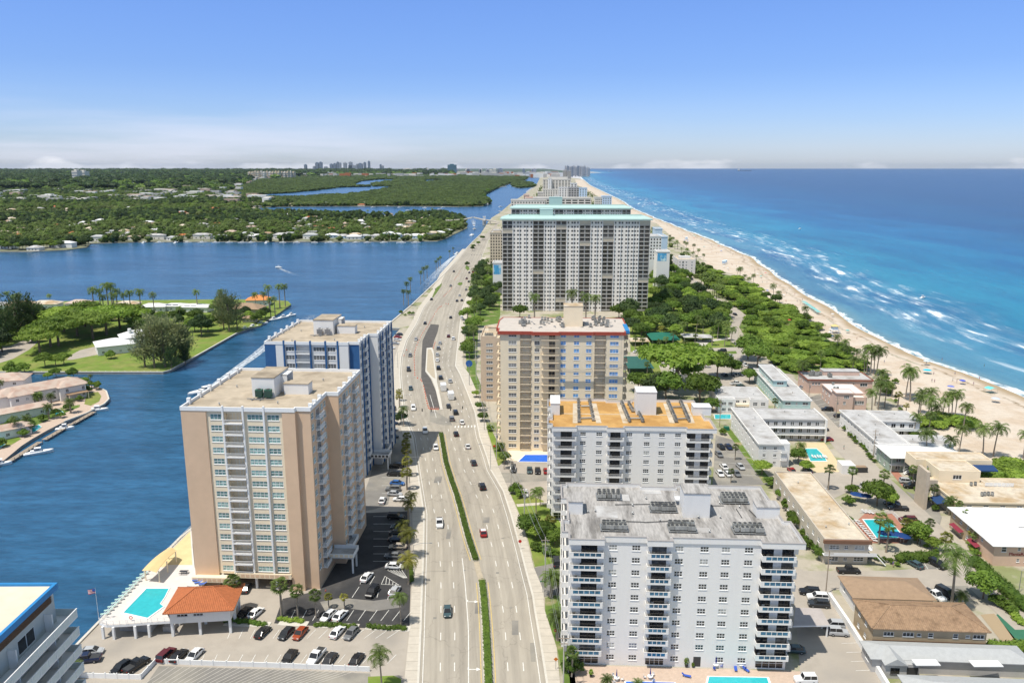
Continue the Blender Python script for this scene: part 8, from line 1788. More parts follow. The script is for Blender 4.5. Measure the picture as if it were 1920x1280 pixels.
A=G(754,800);C=G(905,790);e=thing('span_wire_signal','traffic signals hung on a wire across the junction','traffic signal',(A[0],A[1],0));b=MB();D_=(C[0]-A[0],C[1]-A[1])
b.cyl(0,0,0,9,.18,.12,8);b.cyl(D_[0],D_[1],0,9,.18,.12,8);b.tube([(D_[0]*t,D_[1]*t,8.6-1.6*math.sin(math.pi*t))for t in[q/10 for q in range(11)]],.03,n=4);put('poles_and_wire',b.mesh('poles_and_wire',METAL),e)
for t in(.25,.36,.6,.75):b=MB();z=8.5-1.6*math.sin(math.pi*t);b.box(D_[0]*t-.2,D_[0]*t+.2,D_[1]*t-.15,D_[1]*t+.15,z-1.3,z-.1);put('signal_head',b.mesh('signal_head',DARKM),e)
SR=mat('sign_red',(.55,.03,.02),.5);SO=mat('sign_orange',(.62,.18,.02),.5);SG=mat('sign_green',(.02,.16,.08),.5);SB=mat('sign_blue',(.03,.12,.38),.5)
for(nm,lab,u,v,h,w,m,shp)in(('stop_sign','red stop sign beside the big date palms',1042,1200,2.6,.45,SR,8),('stop_sign','red round sign on the verge near the grey van',975,1030,2.6,.5,SR,8),('stop_sign','red sign on the verge by the covered pool',927,848,2.6,.45,SR,8),('warning_sign','orange diamond warning sign on the near sidewalk',1042,1255,2.6,.5,SO,4),
('street_sign','green street name sign at the side street corner',1017,1110,3.2,.6,SG,0),('hotel_sign','round blue sign on a white pole by the beige wing',880,722,11,1.7,SB,12),('street_sign','green street name sign by the dark kerb tree',760,800,4.5,.7,SG,0)):
 x,y=G(u,v);e=thing(nm,lab,'sign',(x,y,0));b=MB();b.cyl(0,0,0,h,.05 if h<8 else.15,n=6);put('post',b.mesh('post',METAL),e);b=MB()
 if shp:off=math.pi/8 if shp==8 else 0;P=[(w*math.cos(2*math.pi*k/shp+off),w*math.sin(2*math.pi*k/shp+off))for k in range(shp)];b.q(*[(px,-.08,h+pz)for px,pz in P]);b.q(*[(px,-.04,h+pz)for px,pz in reversed(P)]);[b.q((P[k][0],-.08,h+P[k][1]),(P[(k+1)%shp][0],-.08,h+P[(k+1)%shp][1]),(P[(k+1)%shp][0],-.04,h+P[(k+1)%shp][1]),(P[k][0],-.04,h+P[k][1]))for k in range(shp)]
 else:b.box(-w,w,-.03,.03,h-.3,h)
 put('sign_plate',b.mesh('sign_plate',m),e)
 if nm=='stop_sign' and u==1042:text_part(e,'STOP',.3,(-.36,-.09,h-.1),R(90),0,W_WHITE2)
# flagpole on the terrace
x,y=G(186,1165,3.6);e=thing('flagpole','white flagpole with a striped flag at the terrace corner','flagpole',(x,y,3.6));b=MB();b.cyl(0,0,0,8.5,.06,.03,6);put('pole',b.mesh('pole',W_WHITE2),e);nst=7
for k in range(nst):
 b=MB()
 for i in range(6):f=lambda i:(-.05-i*.28,.12*math.sin(i*1.1),0);a,c=f(i),f(i+1);z=8.3-k*.16-i*.05;b.q((a[0],a[1],z-.16),(c[0],c[1],z-.21),(c[0],c[1],z-.05),(a[0],a[1],z))
 put('flag_stripe',b.mesh('flag_stripe',SR if k%2==0 else W_WHITE2),e)
b=MB();b.q((-.03,-.03,7.7),(-.7,-.03,7.6),(-.7,-.03,8.2),(-.03,-.03,8.34));put('flag_canton',b.mesh('flag_canton',SB),e)
# white boundary wall of the front car park (panels)
wl=GP([(110,1268),(264,1273),(292,1243),(400,1247),(500,1250),(600,1254),(694,1258)]);e=thing('car_park_wall','low white panelled wall along the front car park','wall')
for a,c in zip(wl,wl[1:]):
 d=math.dist(a,c);n_=max(1,int(d/2.4));ang=math.atan2(c[1]-a[1],c[0]-a[0])
 for k in range(n_):b=MB();b.box(.06,d/n_-.06,-.09,.09,0,1.15);b.box(-.1,.1,-.14,.14,0,1.35);put('wall_panel',b.mesh('wall_panel',W_WHITE2),e,(a[0]+(c[0]-a[0])*k/n_,a[1]+(c[1]-a[1])*k/n_,0),ang)
# seawall cap along the waterway
b=MB();wallstrip(b,densify(WEST[:6],12),-.05,.6,-.05,.35);struct('seawall_cap',b.mesh('seawall_cap',KERB));b=MB();wallstrip(b,densify(WEST[9:17],12)[::1],-.05,.9,-.05,.5);struct('seawall_cap',b.mesh('seawall_cap',KERB))
b=MB();wallstrip(b,densify(GP([(0,697),(306,697),(318,694),(364,669),(444,624)],-.1),10),-.3,.5,-.3,.15);struct('peninsula_seawall_cap',b.mesh('peninsula_seawall_cap',KERB))
for i in range(24):
 u=20+i*12;x,y=G(u,698.5,-1);b=MB()
 if 'pile' not in CACHE:b.cyl(0,0,-1.6,.2,.16,n=6);CACHE['pile']=b.mesh('mooring_pile',W_WHITE2)
 e=put('mooring_pile',CACHE['pile'],None,(x,y-.8,0));tag(e,'pile of the even row along the lawn peninsula seawall','pile','seawall piles')
b=MB();wallstrip(b,densify(P2[4:13],4),-.3,.35,-.4,.25);struct('canal_seawall_cap',b.mesh('canal_seawall_cap',KERB))
# driveways of the lawn peninsula
for nm,px in(('peninsula_drive',[(-40,692),(0,680),(25,672),(55,655),(72,640),(50,635),(20,648),(-40,655)]),('round_drive',[(125,674),(135,664),(150,656),(185,648),(215,648),(225,655),(190,656),(186,664),(165,668),(135,674)])):sheet(nm,px,-.06,LOT)
# timber docks along the canal point
for i,(u0,v0,u1,v1)in enumerate(((172,770,132,792),(130,792,78,822),(70,826,12,862))):
 p,q=G(u0,v0),G(u1,v1);e=thing('dock','timber dock %s down the canal point'%ordinal(i),'dock',(p[0],p[1],0),math.atan2(q[1]-p[1],q[0]-p[0]));L_=math.dist(p,q);k=0
 pm=('plank',1.0);
 if pm not in CACHE:b=MB();b.box(0,.5,-.1,2.0,-.45,-.35);CACHE[pm]=b.mesh('plank',WOODP)
 while k<L_-.5:put('plank',CACHE[pm],e,(k,0,0));k+=.56
 b=MB();k=0
 while k<L_:b.cyl(k,1.9,-2,.3,.12,n=6);k+=3.2
 loose(e,'pile',b,WOODP)
# boats and wakes
def boat_mesh(L_,W_,cabin,k):
 key=('boat',L_,W_,cabin)
 if key in CACHE:return CACHE[key]
 h=L_/2;b=MB();S=[]
 for t in(0,.15,.45,.7,.88,1.0):x=-h+L_*t;w=W_/2*(1 if t<.5 else math.sqrt(max(0.0,1-((t-.5)/.5)**2))*.98+.02);S.append((x,[(w*.6,-.25),(w*.95,.35+.25*t),(w,.75+.45*t),(w*.86,.78+.45*t)]))
 loft(b,S);hull=b.mesh('hull',W_WHITE2);b=MB()
 dz=1.0;b.box(-h*.55,h*.25,-W_*.32,W_*.32,.7,dz+.55);cb_=None
 if cabin:b.box(-h*.35,h*.05,-W_*.27,W_*.27,dz+.55,dz+1.4);b.box(-h*.4,h*.08,-W_*.3,W_*.3,dz+1.4,dz+1.5)
 else:
  for sx in(-h*.2,h*.1):
   for sy in(-.7,.7):b.box(sx-.03,sx+.03,sy-.03,sy+.03,1.2,2.4)
  b.box(-h*.28,h*.18,-.95,.95,2.4,2.48)
 sup=b.mesh('superstructure',W_WHITE2);b=MB();b.box(h*.02,h*.27,-W_*.3,W_*.3,1.2,1.5);b.box(-h*.3,h*.07,-W_*.28,W_*.28,dz+.75,dz+1.15 if cabin else dz+.8);gl=b.mesh('windscreen',GLASSC)
 CACHE[key]=(hull,sup,gl);return CACHE[key]
def boat(label,u,v,L_,W_,ang,cabin=True,group=None,col=None,z=-1.25):
 x,y=G(u,v,-1.2);a,s,g=boat_mesh(L_,W_,cabin,0);e=thing('motor_boat',label,'boat',(x,y,z),R(ang),group);put('hull',a,e);put('superstructure',s,e);put('windscreen',g,e);return e
boat('large white motor yacht leaving the beige tower seawall',383,734,17,4.8,232);boat('white runabout crossing the wide basin',522,502,8,2.8,160,False);boat('speed boat throwing a long white wake by the boulevard',858,476,12,3.4,62);boat('white sport yacht in the bridge channel, nearer one',885,441,18,5,80);boat('white sport yacht in the bridge channel, farther one',889,430,16,5,265)
boat('centre console boat tied at the curved canal seawall',183,770,9,2.8,15,False);boat('boat on a lift beside the canal dock',122,805,7,2.4,20,False);boat('long blue white deck boat moored under a sunshade',73,850,10,2.7,30,False);boat('small boat at the left edge of the canal',2,872,7,2.4,30,False)
for i,(u,v,L_)in enumerate(((515,600,9),(532,596,8),(475,614,9),(460,618,8),(547,592,7),(490,608,10))):boat('boat %s in the docks under the peninsula tip'%ordinal(i),u,v,L_,2.8,rnd.choice((40,60)),i%2==0)
for i,u in enumerate((172,185,200,215,270,300,330,352,380,405,430,455,472,500,530,556,590,618,645,668,690,720,752,780)):boat('moored boat %s from the left along the far shore docks'%ordinal(i),u,455.5 if u>165 else 470,rnd.uniform(9,14),3.6,rnd.choice((0,5,90,180)),rnd.random()<.6)
for i,(u,v)in enumerate(((765,395),(796,390),(824,393),(727,387),(625,398),(938,397),(1015-76,388),(750,389),(831,389),(700,389))):boat('small boat %s in the far channel'%ordinal(i),u,v,14,4,rnd.choice((0,40,150)),True)
FOAM=bpy.data.materials.new('wake_foam');FOAM.use_nodes=True
def foam_nodes():
 nt=FOAM.node_tree;N=nt.nodes;Lk=nt.links;bs=N['Principled BSDF'];bs.inputs['Base Color'].default_value=(.75,.80,.84,1);bs.inputs['Roughness'].default_value=.7
 uv=N.new('ShaderNodeAttribute');uv.attribute_name='wake';sp=N.new('ShaderNodeSeparateXYZ');Lk.new(uv.outputs['Vector'],sp.inputs[0]);ps=N.new('ShaderNodeNewGeometry')
 nz=N.new('ShaderNodeTexNoise');nz.inputs['Scale'].default_value=.7;nz.inputs['Detail'].default_value=6;Lk.new(ps.outputs['Position'],nz.inputs[0]);ad=N.new('ShaderNodeMath');ad.operation='ADD';Lk.new(nz.outputs[0],ad.inputs[0]);Lk.new(sp.outputs[0],ad.inputs[1])
 mr=N.new('ShaderNodeMapRange');mr.inputs[1].default_value=.70;mr.inputs[2].default_value=1.15;Lk.new(ad.outputs[0],mr.inputs[0]);mr.inputs[4].default_value=.75;Lk.new(mr.outputs[0],bs.inputs['Alpha'])
foam_nodes()
def wake(name,label,px,w0,w1,k0=.5,k1=-.05):
 L=densify(GP(px,-1.2),6);n=len(L);b=MB();at_=[]
 cols=(-1,-.8,-.35,0,.35,.8,1);prof=(-.5,.12,.10,.24,.10,.12,-.5)
 for i in range(n):
  t=i/(n-1);w=w0+(w1-w0)*t;k=k0+(k1-k0)*t
  a=Vector(L[max(0,i-1)]);c=Vector(L[min(n-1,i+1)]);d=(c-a).normalized()
  for q,p in zip(cols,prof):b.v.append((L[i][0]-d.y*w*q,L[i][1]+d.x*w*q,-1.24));at_+=[k+p*(.6+.4*(1-t)),0,0]
 for i in range(n-1):
  for j in range(6):b.f.append((i*7+j,i*7+j+1,(i+1)*7+j+1,(i+1)*7+j));b.m.append(0)
 me=b.mesh(name,FOAM);A_=me.attributes.new('wake','FLOAT_VECTOR','POINT');A_.data.foreach_set('vector',at_)
 if me.polygons[0].normal.z<0:me.flip_normals()
 o=put(name,me);tag(o,None,None,None,'stuff');o['label']=label
wake('wake','white foam trail behind the large yacht',[(392,728),(430,700),(470,672),(500,648),(540,620),(590,590)],1.6,6,.45,.12);wake('wake','white foam trail behind the speed boat',[(857,477),(845,485),(830,500),(812,522),(795,545)],1.2,9,.5,.06)
wake('wake','faint trail behind the runabout',[(524,503),(545,512),(580,522)],1,7,.3,-.1);wake('wake','foam behind the farther sport yacht',[(889,424),(888,416),(886,408)],2,8,.4,0)
# bascule bridge
e=thing('bascule_bridge','pale drawbridge with slightly raised leaves across the far channel','bridge',(0,0,0));Yb=1495.;ux=lambda u:(u-960)/FPX*(Yb*math.cos(PIT)+97*math.sin(PIT))
def sp_(u0,z0,u1,z1,t=1.6):b=MB();b.q;x0,x1=ux(u0),ux(u1);P=[(x0,z0-t),(x1,z1-t),(x1,z1),(x0,z0)];n0=len(b.v);b.v+=[(x,Yb-7,z)for x,z in P]+[(x,Yb+7,z)for x,z in P];b.f+=[(n0,n0+1,n0+2,n0+3),(n0+7,n0+6,n0+5,n0+4),(n0+3,n0+2,n0+6,n0+7),(n0,n0+4,n0+5,n0+1)];b.m+=[0]*4;return b
BR=mat('bridge_concrete',(.50,.46,.40),.9,.1,.1,world_co=True)
for n_,a in(('approach_span',(835,7.5,868,9)),('bascule_leaf',(868,9,886,13)),('bascule_leaf',(888,13,906,9)),('approach_span',(906,9,930,6))):put(n_,sp_(*a).mesh(n_,BR),e)
for u0,u1,z in((864,870,9),(905,911,9),(850,853,7),(918,920,6)):b=MB();b.box(ux(u0),ux(u1),Yb-8,Yb+8,-2,z-1.6);put('pier',b.mesh('pier',BR),e)
b=MB();b.box(ux(906),ux(910.5),Yb-10,Yb-5,7,14);b.box(ux(905.5),ux(911),Yb-10.5,Yb-4.5,14,14.6);put('bridge_tender_house',b.mesh('bridge_tender_house',W_WHITE),e)
x,y=G(915,397);b=MB();b.box(-26,18,-4,4,.5,2.2);o=put('low_bridge',b.mesh('low_bridge',BR),None,(x-8,2000*0+G(938,352)[1],0));o.location=(*G(940,351),1.5);o.scale=(1.6,1,1);tag(o,'low pale pier like bridge beside the mangrove islet','bridge')
# beach life
def person(label,u,v,top,bot,pose=0,group=None,z=.15,sc=1.0):
 key=('pers',pose)
 if key not in CACHE:
  sk=MB();cl=MB();tr_=MB()
  if pose==0:hip,sh,hd=.92,1.42,1.62;legs=[((.0,s*.09,.92),(.02,s*.11,.48),(0.0+s*.08,s*.12,.03))for s in(1,-1)]
  elif pose==1:hip,sh,hd=.92,1.42,1.62;legs=[((0,.09,.92),(.18,.1,.5),(.10,.1,.03)),((0,-.09,.92),(-.08,-.1,.5),(-.35,-.1,.08))]
  else:hip,sh,hd=.45,.95,1.15;legs=[((0,s*.09,.45),(.42,s*.12,.5),(.50,s*.12,.03))for s in(1,-1)]
  for q in legs:sk.tube(q,.075,.045,6)
  for s in(1,-1):sk.tube([(0,s*.19,sh-.04),(.04,s*.26,sh-.3),(.14,s*.22,sh-.52)],.045,.03,5)
  cl.tube([(0,0,hip-.02),(0,0,(hip+sh)/2),(0,0,sh)],.15,.17,8);sk.tube([(0,0,sh),(0,0,hd)],.055,.05,6);r=random.Random(1);blob(sk,.01,0,hd+.1,.095,.085,.125,r,seg=8,rings=6)
  for s in(1,-1):tr_.tube([(0,s*.09,hip),tuple(Vector(legs[0 if s>0 else 1][0]).lerp(Vector(legs[0 if s>0 else 1][1]),.7))],.10,.09,6)
  hr=MB();blob(hr,-.02,0,hd+.14,.105,.098,.11,r,seg=8,rings=5);CACHE[key]=(sk.mesh('body',SKIN),cl.mesh('shirt',CLOTH),tr_.mesh('shorts',CLOTH),hr.mesh('hair',DARKM))
 a,c,d,h=CACHE[key];x,y=G(u,v,z);e=thing('person',label,'person',(x,y,z),rnd.uniform(0,6.28),group);e.scale=(sc,)*3;put('body',a,e);put('shirt',c,e,color=top);put('shorts',d,e,color=bot);put('hair',h,e)
PC=[(.55,.1,.08),(.06,.1,.3),(.6,.6,.6),(.05,.05,.05),(.5,.35,.1),(.1,.35,.3),(.4,.2,.3)]
for lab,u,v,pz in(('two walkers on the sand, left one in dark shorts',1747,716,1),('two walkers on the sand, right one in dark clothes',1752,717,1),('person at the waters edge by the tide line near the turquoise canopy',1836,712,0),('person in light clothes near the blue umbrella',1825,722,0),('bather standing in the shallows',1845,688,0),('bather wading near the tide line',1766,676,0),('walker on the beach lane beside the courtyard pool',1582,842,1),('person in blue by the beige tower car park',611,1115,0),('cyclist figure in white on the crossing lane',1844,1090,1),('person in blue beside the motel entrance',1674,1062,0)):
 person(lab,u,v,rnd.choice(PC),rnd.choice(PC),pz)
bm=MB();
for x in(-.5,.5):bm.tube([(x+.33*math.cos(k*.524),0,.33+.33*math.sin(k*.524))for k in range(13)],.03,n=4)
bm.tube([(-.5,0,.33),(-.1,0,.8),(.35,0,.85),(.5,0,.33)],.025,n=4);bm.tube([(-.1,0,.8),(0,0,.33),(.35,0,.85)],.025,n=4);bm.tube([(.3,-.25,1.0),(.3,.25,1.0)],.02,n=4);x,y=G(1844,1090);tag(put('bicycle',bm.mesh('bicycle',DARKM),None,(x,y,.08),1.2),'dark bicycle under the cyclist on the crossing lane','bicycle')
r=random.Random(31);n_=0
PG=[]
for i in range(130):
 Y=380+900*r.random()**1.2;d=-r.uniform(5,38)if r.random()<.75 else-r.uniform(10,60);X=shore_x(Y)+d;PG.append((X,Y))
for i,(X,Y)in enumerate(PG):
 near=Y<560
 if near and r.random()<.6:continue
 v_px=None;e=None
 key=('pers',r.choice((0,0,1,2)))
 if key not in CACHE:person('sunbather sitting on the sand in front of the near palms',1700,700,(.5,.1,.1),(.1,.1,.3),key[1])
 a,c,d,h=CACHE[key];e=thing('person','small figure among the crowd along the far beach','person',(X,Y,.15),r.uniform(0,6),'beachgoers');put('body',a,e);put('shirt',c,e,color=r.choice(PC));put('shorts',d,e,color=r.choice(PC));put('hair',h,e)
def umbrella(label,x,y,col,R_=1.3,h=2.1,group=None,z=.15,closed=False):
 e=thing('beach_umbrella' if not closed else 'folded_umbrella',label,'umbrella',(x,y,z),r.uniform(0,6),group);b=MB();b.cyl(0,0,0,h,.03,n=5);put('pole',b.mesh('pole',W_WHITE2),e);b=MB();n=8
 if closed:b.cyl(0,0,h-1.5,h+.15,.16,.03,8)
 else:
  for k in range(n):a0,a1=2*math.pi*k/n,2*math.pi*(k+1)/n;b.q((0,0,h+.25),(R_*.6*math.cos(a0),R_*.6*math.sin(a0),h+.08),(R_*.6*math.cos(a1),R_*.6*math.sin(a1),h+.08));b.q((R_*.6*math.cos(a0),R_*.6*math.sin(a0),h+.08),(R_*math.cos(a0),R_*math.sin(a0),h-.25),(R_*math.cos(a1),R_*math.sin(a1),h-.25),(R_*.6*math.cos(a1),R_*.6*math.sin(a1),h+.08))
 put('canopy',b.mesh('canopy',CLOTH),e,color=col)
for lab,u,v,col,s in(('turquoise beach umbrella with two blue chairs',1738,700,(.03,.45,.62),2.2),('pale umbrella near the tide line palms',1737,683,(.5,.6,.68),1.8),('blue and white umbrella over beach chairs',1782,731,(.16,.2,.5),1.7),('deep blue umbrella farther right on the sand',1804,720,(.06,.1,.5),1.5),('white umbrella low on the sand near the weed line',1866,754,(.5,.55,.66),1.9)):umbrella(lab,*G(u,v,.15),col,s)
x,y=G(1857,735,.15);e=thing('beach_canopy','wide turquoise beach canopy at the tide line','canopy',(x,y,.15),.3);b=MB();b.q((-2.5,-1.8,2),(0,-1.8,2.6),(0,1.8,2.6),(-2.5,1.8,2));b.q((0,-1.8,2.6),(2.5,-1.8,2),(2.5,1.8,2),(0,1.8,2.6));put('canopy',b.mesh('canopy',CLOTH),e,color=(.15,.60,.58));b=MB();[b.cyl(sx,sy,0,2,.04,n=5)for sx in(-2.4,2.4)for sy in(-1.7,1.7)];loose(e,'post',b,METAL)
for i in range(9):x,y=G(1507+i*3.4,570+i*2.4,.15);umbrella('turquoise umbrella in the close set cabana row %s from the far end'%ordinal(i),x,y,(.18,.46,.46),2.0,2.2,'cabana row')
for i in range(26):Y=480+800*r.random();umbrella('tiny umbrella among the crowd along the far beach',shore_x(Y)-r.uniform(8,45),Y,r.choice(((.05,.15,.5),(.5,.08,.06),(.6,.6,.6),(.1,.4,.4))),1.3,2.0,'far beach umbrellas')
def lounger(label,u,v,ang,col,z=.12,group=None,xy=None):
 if 'lounge' not in CACHE:b=MB();b.box(-.95,.4,-.3,.3,.3,.38);b.q((.4,-.3,.34),(1.0,-.3,.75),(1.0,.3,.75),(.4,.3,.34));CACHE['lounge']=b.mesh('bed',CLOTH);b=MB();[b.box(q,q+.05,s,s+.05,0,.3)for q in(-.85,.3)for s in(-.28,.23)];CACHE['loungef']=b.mesh('legs',W_WHITE2)
 x,y=xy or G(u,v,z);e=thing('sun_lounger',label,'sun lounger',(x,y,z),R(ang),group);put('bed',CACHE['lounge'],e,color=col);put('legs',CACHE['loungef'],e);return e
for i in range(16):lounger('pale green lounger %s along the terrace railing above the waterway'%ordinal(i),190+i*9.2-4,1153-i*9.6,20,(.35,.55,.5),3.62,'terrace loungers',xy=G(197+i*6.6,1152-i*6.8,3.6))
for i,(u,v)in enumerate(((368,1089),(372,1093),(376,1086),(380,1096))):lounger('blue lounger %s on the terrace by the clubhouse'%ordinal(i),u,v,15,(.08,.16,.5),3.62)
for i in range(6):lounger('white lounger %s beside the courtyard pool'%ordinal(i),1524+i*5,857+(i%2),90,(.6,.6,.58),.15)
for i in range(3):lounger('white lounger %s on the sun deck of the long motel'%ordinal(i),1620+i*7,960+i,110,(.6,.6,.58),.15)
for i in range(9):lounger('white lounger %s in the line along the long motel wall'%ordinal(i),1606+i*4.3,977+i*4.7,150,(.62,.62,.6),.15)
for i,(u,v,a)in enumerate(((1379,1254,80),(1398,1256,120),(1287,1268,160))):lounger('blue lounger %s on the near patio counting towards the left'%ordinal(i),u,v,a,(.04,.10,.45))
for i,(u,v)in enumerate(((1342,1250),(1389,1250),(1156,1275),(1219,1272))):
 x,y=G(u,v,.1);umbrella('folded blue patio umbrella %s from the right table'%ordinal(i),x,y,(.01,.02,.20),1.2,2.6,closed=True,z=.1)
 b=MB();b.cyl(0,0,.68,.74,.6,n=14);b.cyl(0,0,0,.68,.05,n=6);b.cyl(0,0,0,.06,.3,n=10);e=thing('patio_table','round white patio table under the %s folded umbrella'%ordinal(i),'table',(x,y,.1));put('table',b.mesh('table',W_WHITE2),e)
 for k in range(3):
  if 'pchair' not in CACHE:b=MB();b.box(-.25,.25,-.25,.25,.4,.46);b.box(-.25,.25,.2,.25,.46,.95);[b.box(q,q+.04,s,s+.04,0,.4)for q in(-.24,.2)for s in(-.24,.2)];CACHE['pchair']=b.mesh('chair',CLOTH)
  a=k*2.1+i;o=put('patio_chair',CACHE['pchair'],None,(x+1.15*math.cos(a),y+1.15*math.sin(a),.1),a-1.57,color=(.05,.1,.4)if i<2 else(.6,.6,.6));tag(o,'%s chair round the table of the %s folded umbrella'%(ordinal(k),ordinal(i)),'chair')
for i,(u,v,s)in enumerate(((1287,1249,1.1),(1299,1250,.5),(1370,1247,.9),(1163,1240,.5),(1108,1268,.9))):
 x,y=G(u,v,.1);e=thing('potted_plant','potted plant %s standing on the near patio'%ordinal(i),'plant',(x,y,.1));b=MB();b.cyl(0,0,0,.5*s,.28*s,.36*s,10);put('pot',b.mesh('pot',DARKM),e);b=MB();rr=random.Random(i);leafcards(b,[(0,0,1.2*s,.5*s,.5*s,.8*s)],90,.22,rr);put('foliage',b.mesh('foliage',LEAF_B),e)
x,y=G(345,1075,3.6);b=MB();b.box(-1,1,-.4,.4,.72,.78);b.box(-1,1,-.85,-.6,.42,.48);b.box(-1,1,.6,.85,.42,.48);[b.box(q,q+.08,-.7,.7,.35,.42)for q in(-.7,.62)];[b.box(q,q+.08,-.06,.06,0,.75)for q in(-.7,.62)];tag(put('picnic_table',b.mesh('picnic_table',DARKM),None,(x,y,3.62)),'dark picnic table on the pool terrace','table')
x,y=G(246,1163,3.7);b=MB();b.tube([(.35*math.cos(k*.524),0,.9+.35*math.sin(k*.524))for k in range(13)],.09,n=6);tag(put('life_ring',b.mesh('life_ring',SR),None,(x,y,3.6)),'red white life ring on the terrace railing','life ring')
# lifeguard tower
x,y=G(1564,624,.15);e=thing('lifeguard_tower','yellow roofed lifeguard tower standing on the sand','lifeguard tower',(x,y,.15));b=MB();[b.box(sx,sx+.2,sy,sy+.2,0,2.2)for sx in(-2,1.8)for sy in(-2,1.8)];loose(e,'leg',b,W_SKY);b=MB();b.box(-2.6,2.6,-2.6,2.6,2.2,2.4);b.tube([(-2.6,-2.6,3.3),(2.6,-2.6,3.3),(2.6,2.6,3.3)],.05,n=4);put('deck',b.mesh('deck',W_WHITE2),e);b=MB();b.box(-1.6,1.6,-1.6,1.6,2.4,4.6);put('cabin',b.mesh('cabin',W_SKY),e);b=MB();hip_roof(b,-1.6,1.6,-1.6,1.6,4.65,1.2,.7);put('roof',b.mesh('roof',mat('yellow_roof',(.62,.50,.22),.7)),e);b=MB();[b.box(.2*k+2.6,.2*k+2.8,-.5,.5,2.1-.28*k,2.2-.28*k)for k in range(8)];loose(e,'step',b,W_WHITE2)
for i,(u,v)in enumerate(((1287,450),(1357,496),(1360,494))):x,y=G(u,v,.15);b=MB();b.box(-1.5,1.5,-1.5,1.5,1.5,3.6);[b.box(sx,sx+.2,sy,sy+.2,0,1.5)for sx in(-1.4,1.2)for sy in(-1.4,1.2)];b.q((-1.9,-1.9,3.6),(1.9,-1.9,3.6),(1.9,1.9,4.2),(-1.9,1.9,4.2));e=put('beach_hut',b.mesh('beach_hut',W_SKY),None,(x,y,.1));tag(e,'small pale hut %s on the far beach'%ordinal(i),'hut')
# park shelters
def shelter(label,u0,v0,u1,v1,z,m,h=1.2,name='park_shelter'):
 x0,y0=G(u0,v0,z);x1,y1=G(u1,v1,z);e=thing(name,label,'shelter');b=MB();hip_roof(b,min(x0,x1),max(x0,x1),min(y0,y1),max(y0,y1),z,h,.4);put('roof',b.mesh('roof',m),e);b=MB();[b.box(a,a+.2,c,c+.2,0,z)for a in(min(x0,x1)+.3,max(x0,x1)-.5)for c in(min(y0,y1)+.3,max(y0,y1)-.5)];loose(e,'post',b,METAL)
TG=mat('dark_green_canvas',(.015,.13,.085),.8,.1,.5)
shelter('dark green shade canopy over the playground',1223,637,1262,624,4.0,TG,2.2);shelter('flat dark green court cover by the park lawn',1179,690,1210,668,4.2,mat('slate_green_canvas',(.03,.11,.09),.8),.8);shelter('grey roofed picnic shelter, left of the two',1283,632,1306,625,3.2,R_PALE);shelter('grey roofed picnic shelter, right of the two',1308,633,1330,627,3.2,R_PALE);shelter('pale playground shade roof by the cream tower',1184,640,1212,633,3.0,R_CREAMST)
x,y=G(1253,672,0);b=MB();b.box(-2.2,2.2,-5,5,0,2.9);b.q((-2.6,-5.4,2.9),(2.6,-5.4,2.9),(2.6,5.4,3.3),(-2.6,5.4,3.3));tag(put('park_kiosk',b.mesh('park_kiosk',W_CREAM),None,(x,y,0),.25),'small cream park kiosk at the lawn corner','kiosk')
for i,(u,v)in enumerate(((1604,938),(1614,940),(1624,941),(1656,1012),(1668,1013),(1680,1014),(1688,1016),(1694,1018))):x,y=G(u,v,0);umbrella('open navy umbrella %s of the motel garden'%ordinal(i),x,y,(.01,.045,.17),1.9,2.4,z=.05)
x,y=G(1609,884);b=MB();b.box(-2.8,2.8,-1.2,1.2,.2,1.9);e=thing('skip','dark open skip beside the little white utility building','skip',(x,y,0));put('container',b.mesh('container',DARKM),e);b=MB();b.box(-2.5,2.5,-1,1,1.9,2.05);put('rubbish',b.mesh('rubbish',R_BROWN),e)
x,y=G(1911,1236,2.6);b=MB();b.box(-3,4,-1.6,1.6,2.5,2.6);[b.box(a,a+.1,c,c+.1,0,2.5)for a in(-2.9,3.8)for c in(-1.5,1.4)];tag(put('shade_sail',b.mesh('shade_sail',mat('bright_blue_canvas',(.02,.28,.62),.7)),None,(x,y,0)),'bright blue shade canopy at the right edge','canopy')
for i,(u,v)in enumerate(((1362,806),)):x,y=G(u,v);b=MB();b.box(-1,1,-.8,.8,0,1.5);tag(put('dumpster',b.mesh('dumpster',TG),None,(x,y,0)),'green dumpster at the corner of the three storey motel','dumpster')
# fence round the motel pool
for i,(a,c)in enumerate((((1612,962),(1650,962)),((1650,966),(1672,963)),((1672,963),(1712,1000)))):
 p,q=G(*a),G(*c);L_=math.dist(p,q);e=thing('pool_fence','white fence %s round the long motel pool'%ordinal(i),'fence',(*p,0),math.atan2(q[1]-p[1],q[0]-p[0]));b=MB();k=0
 while k<L_:b.box(k,k+.06,-.02,.02,.1,1.2);k+=.22
 put('pickets',b.mesh('pickets',W_WHITE2),e)['kind']='stuff';b=MB();b.box(0,L_,-.03,.03,1.15,1.22);b.box(0,L_,-.03,.03,.2,.27);loose(e,'rail',b,W_WHITE2)
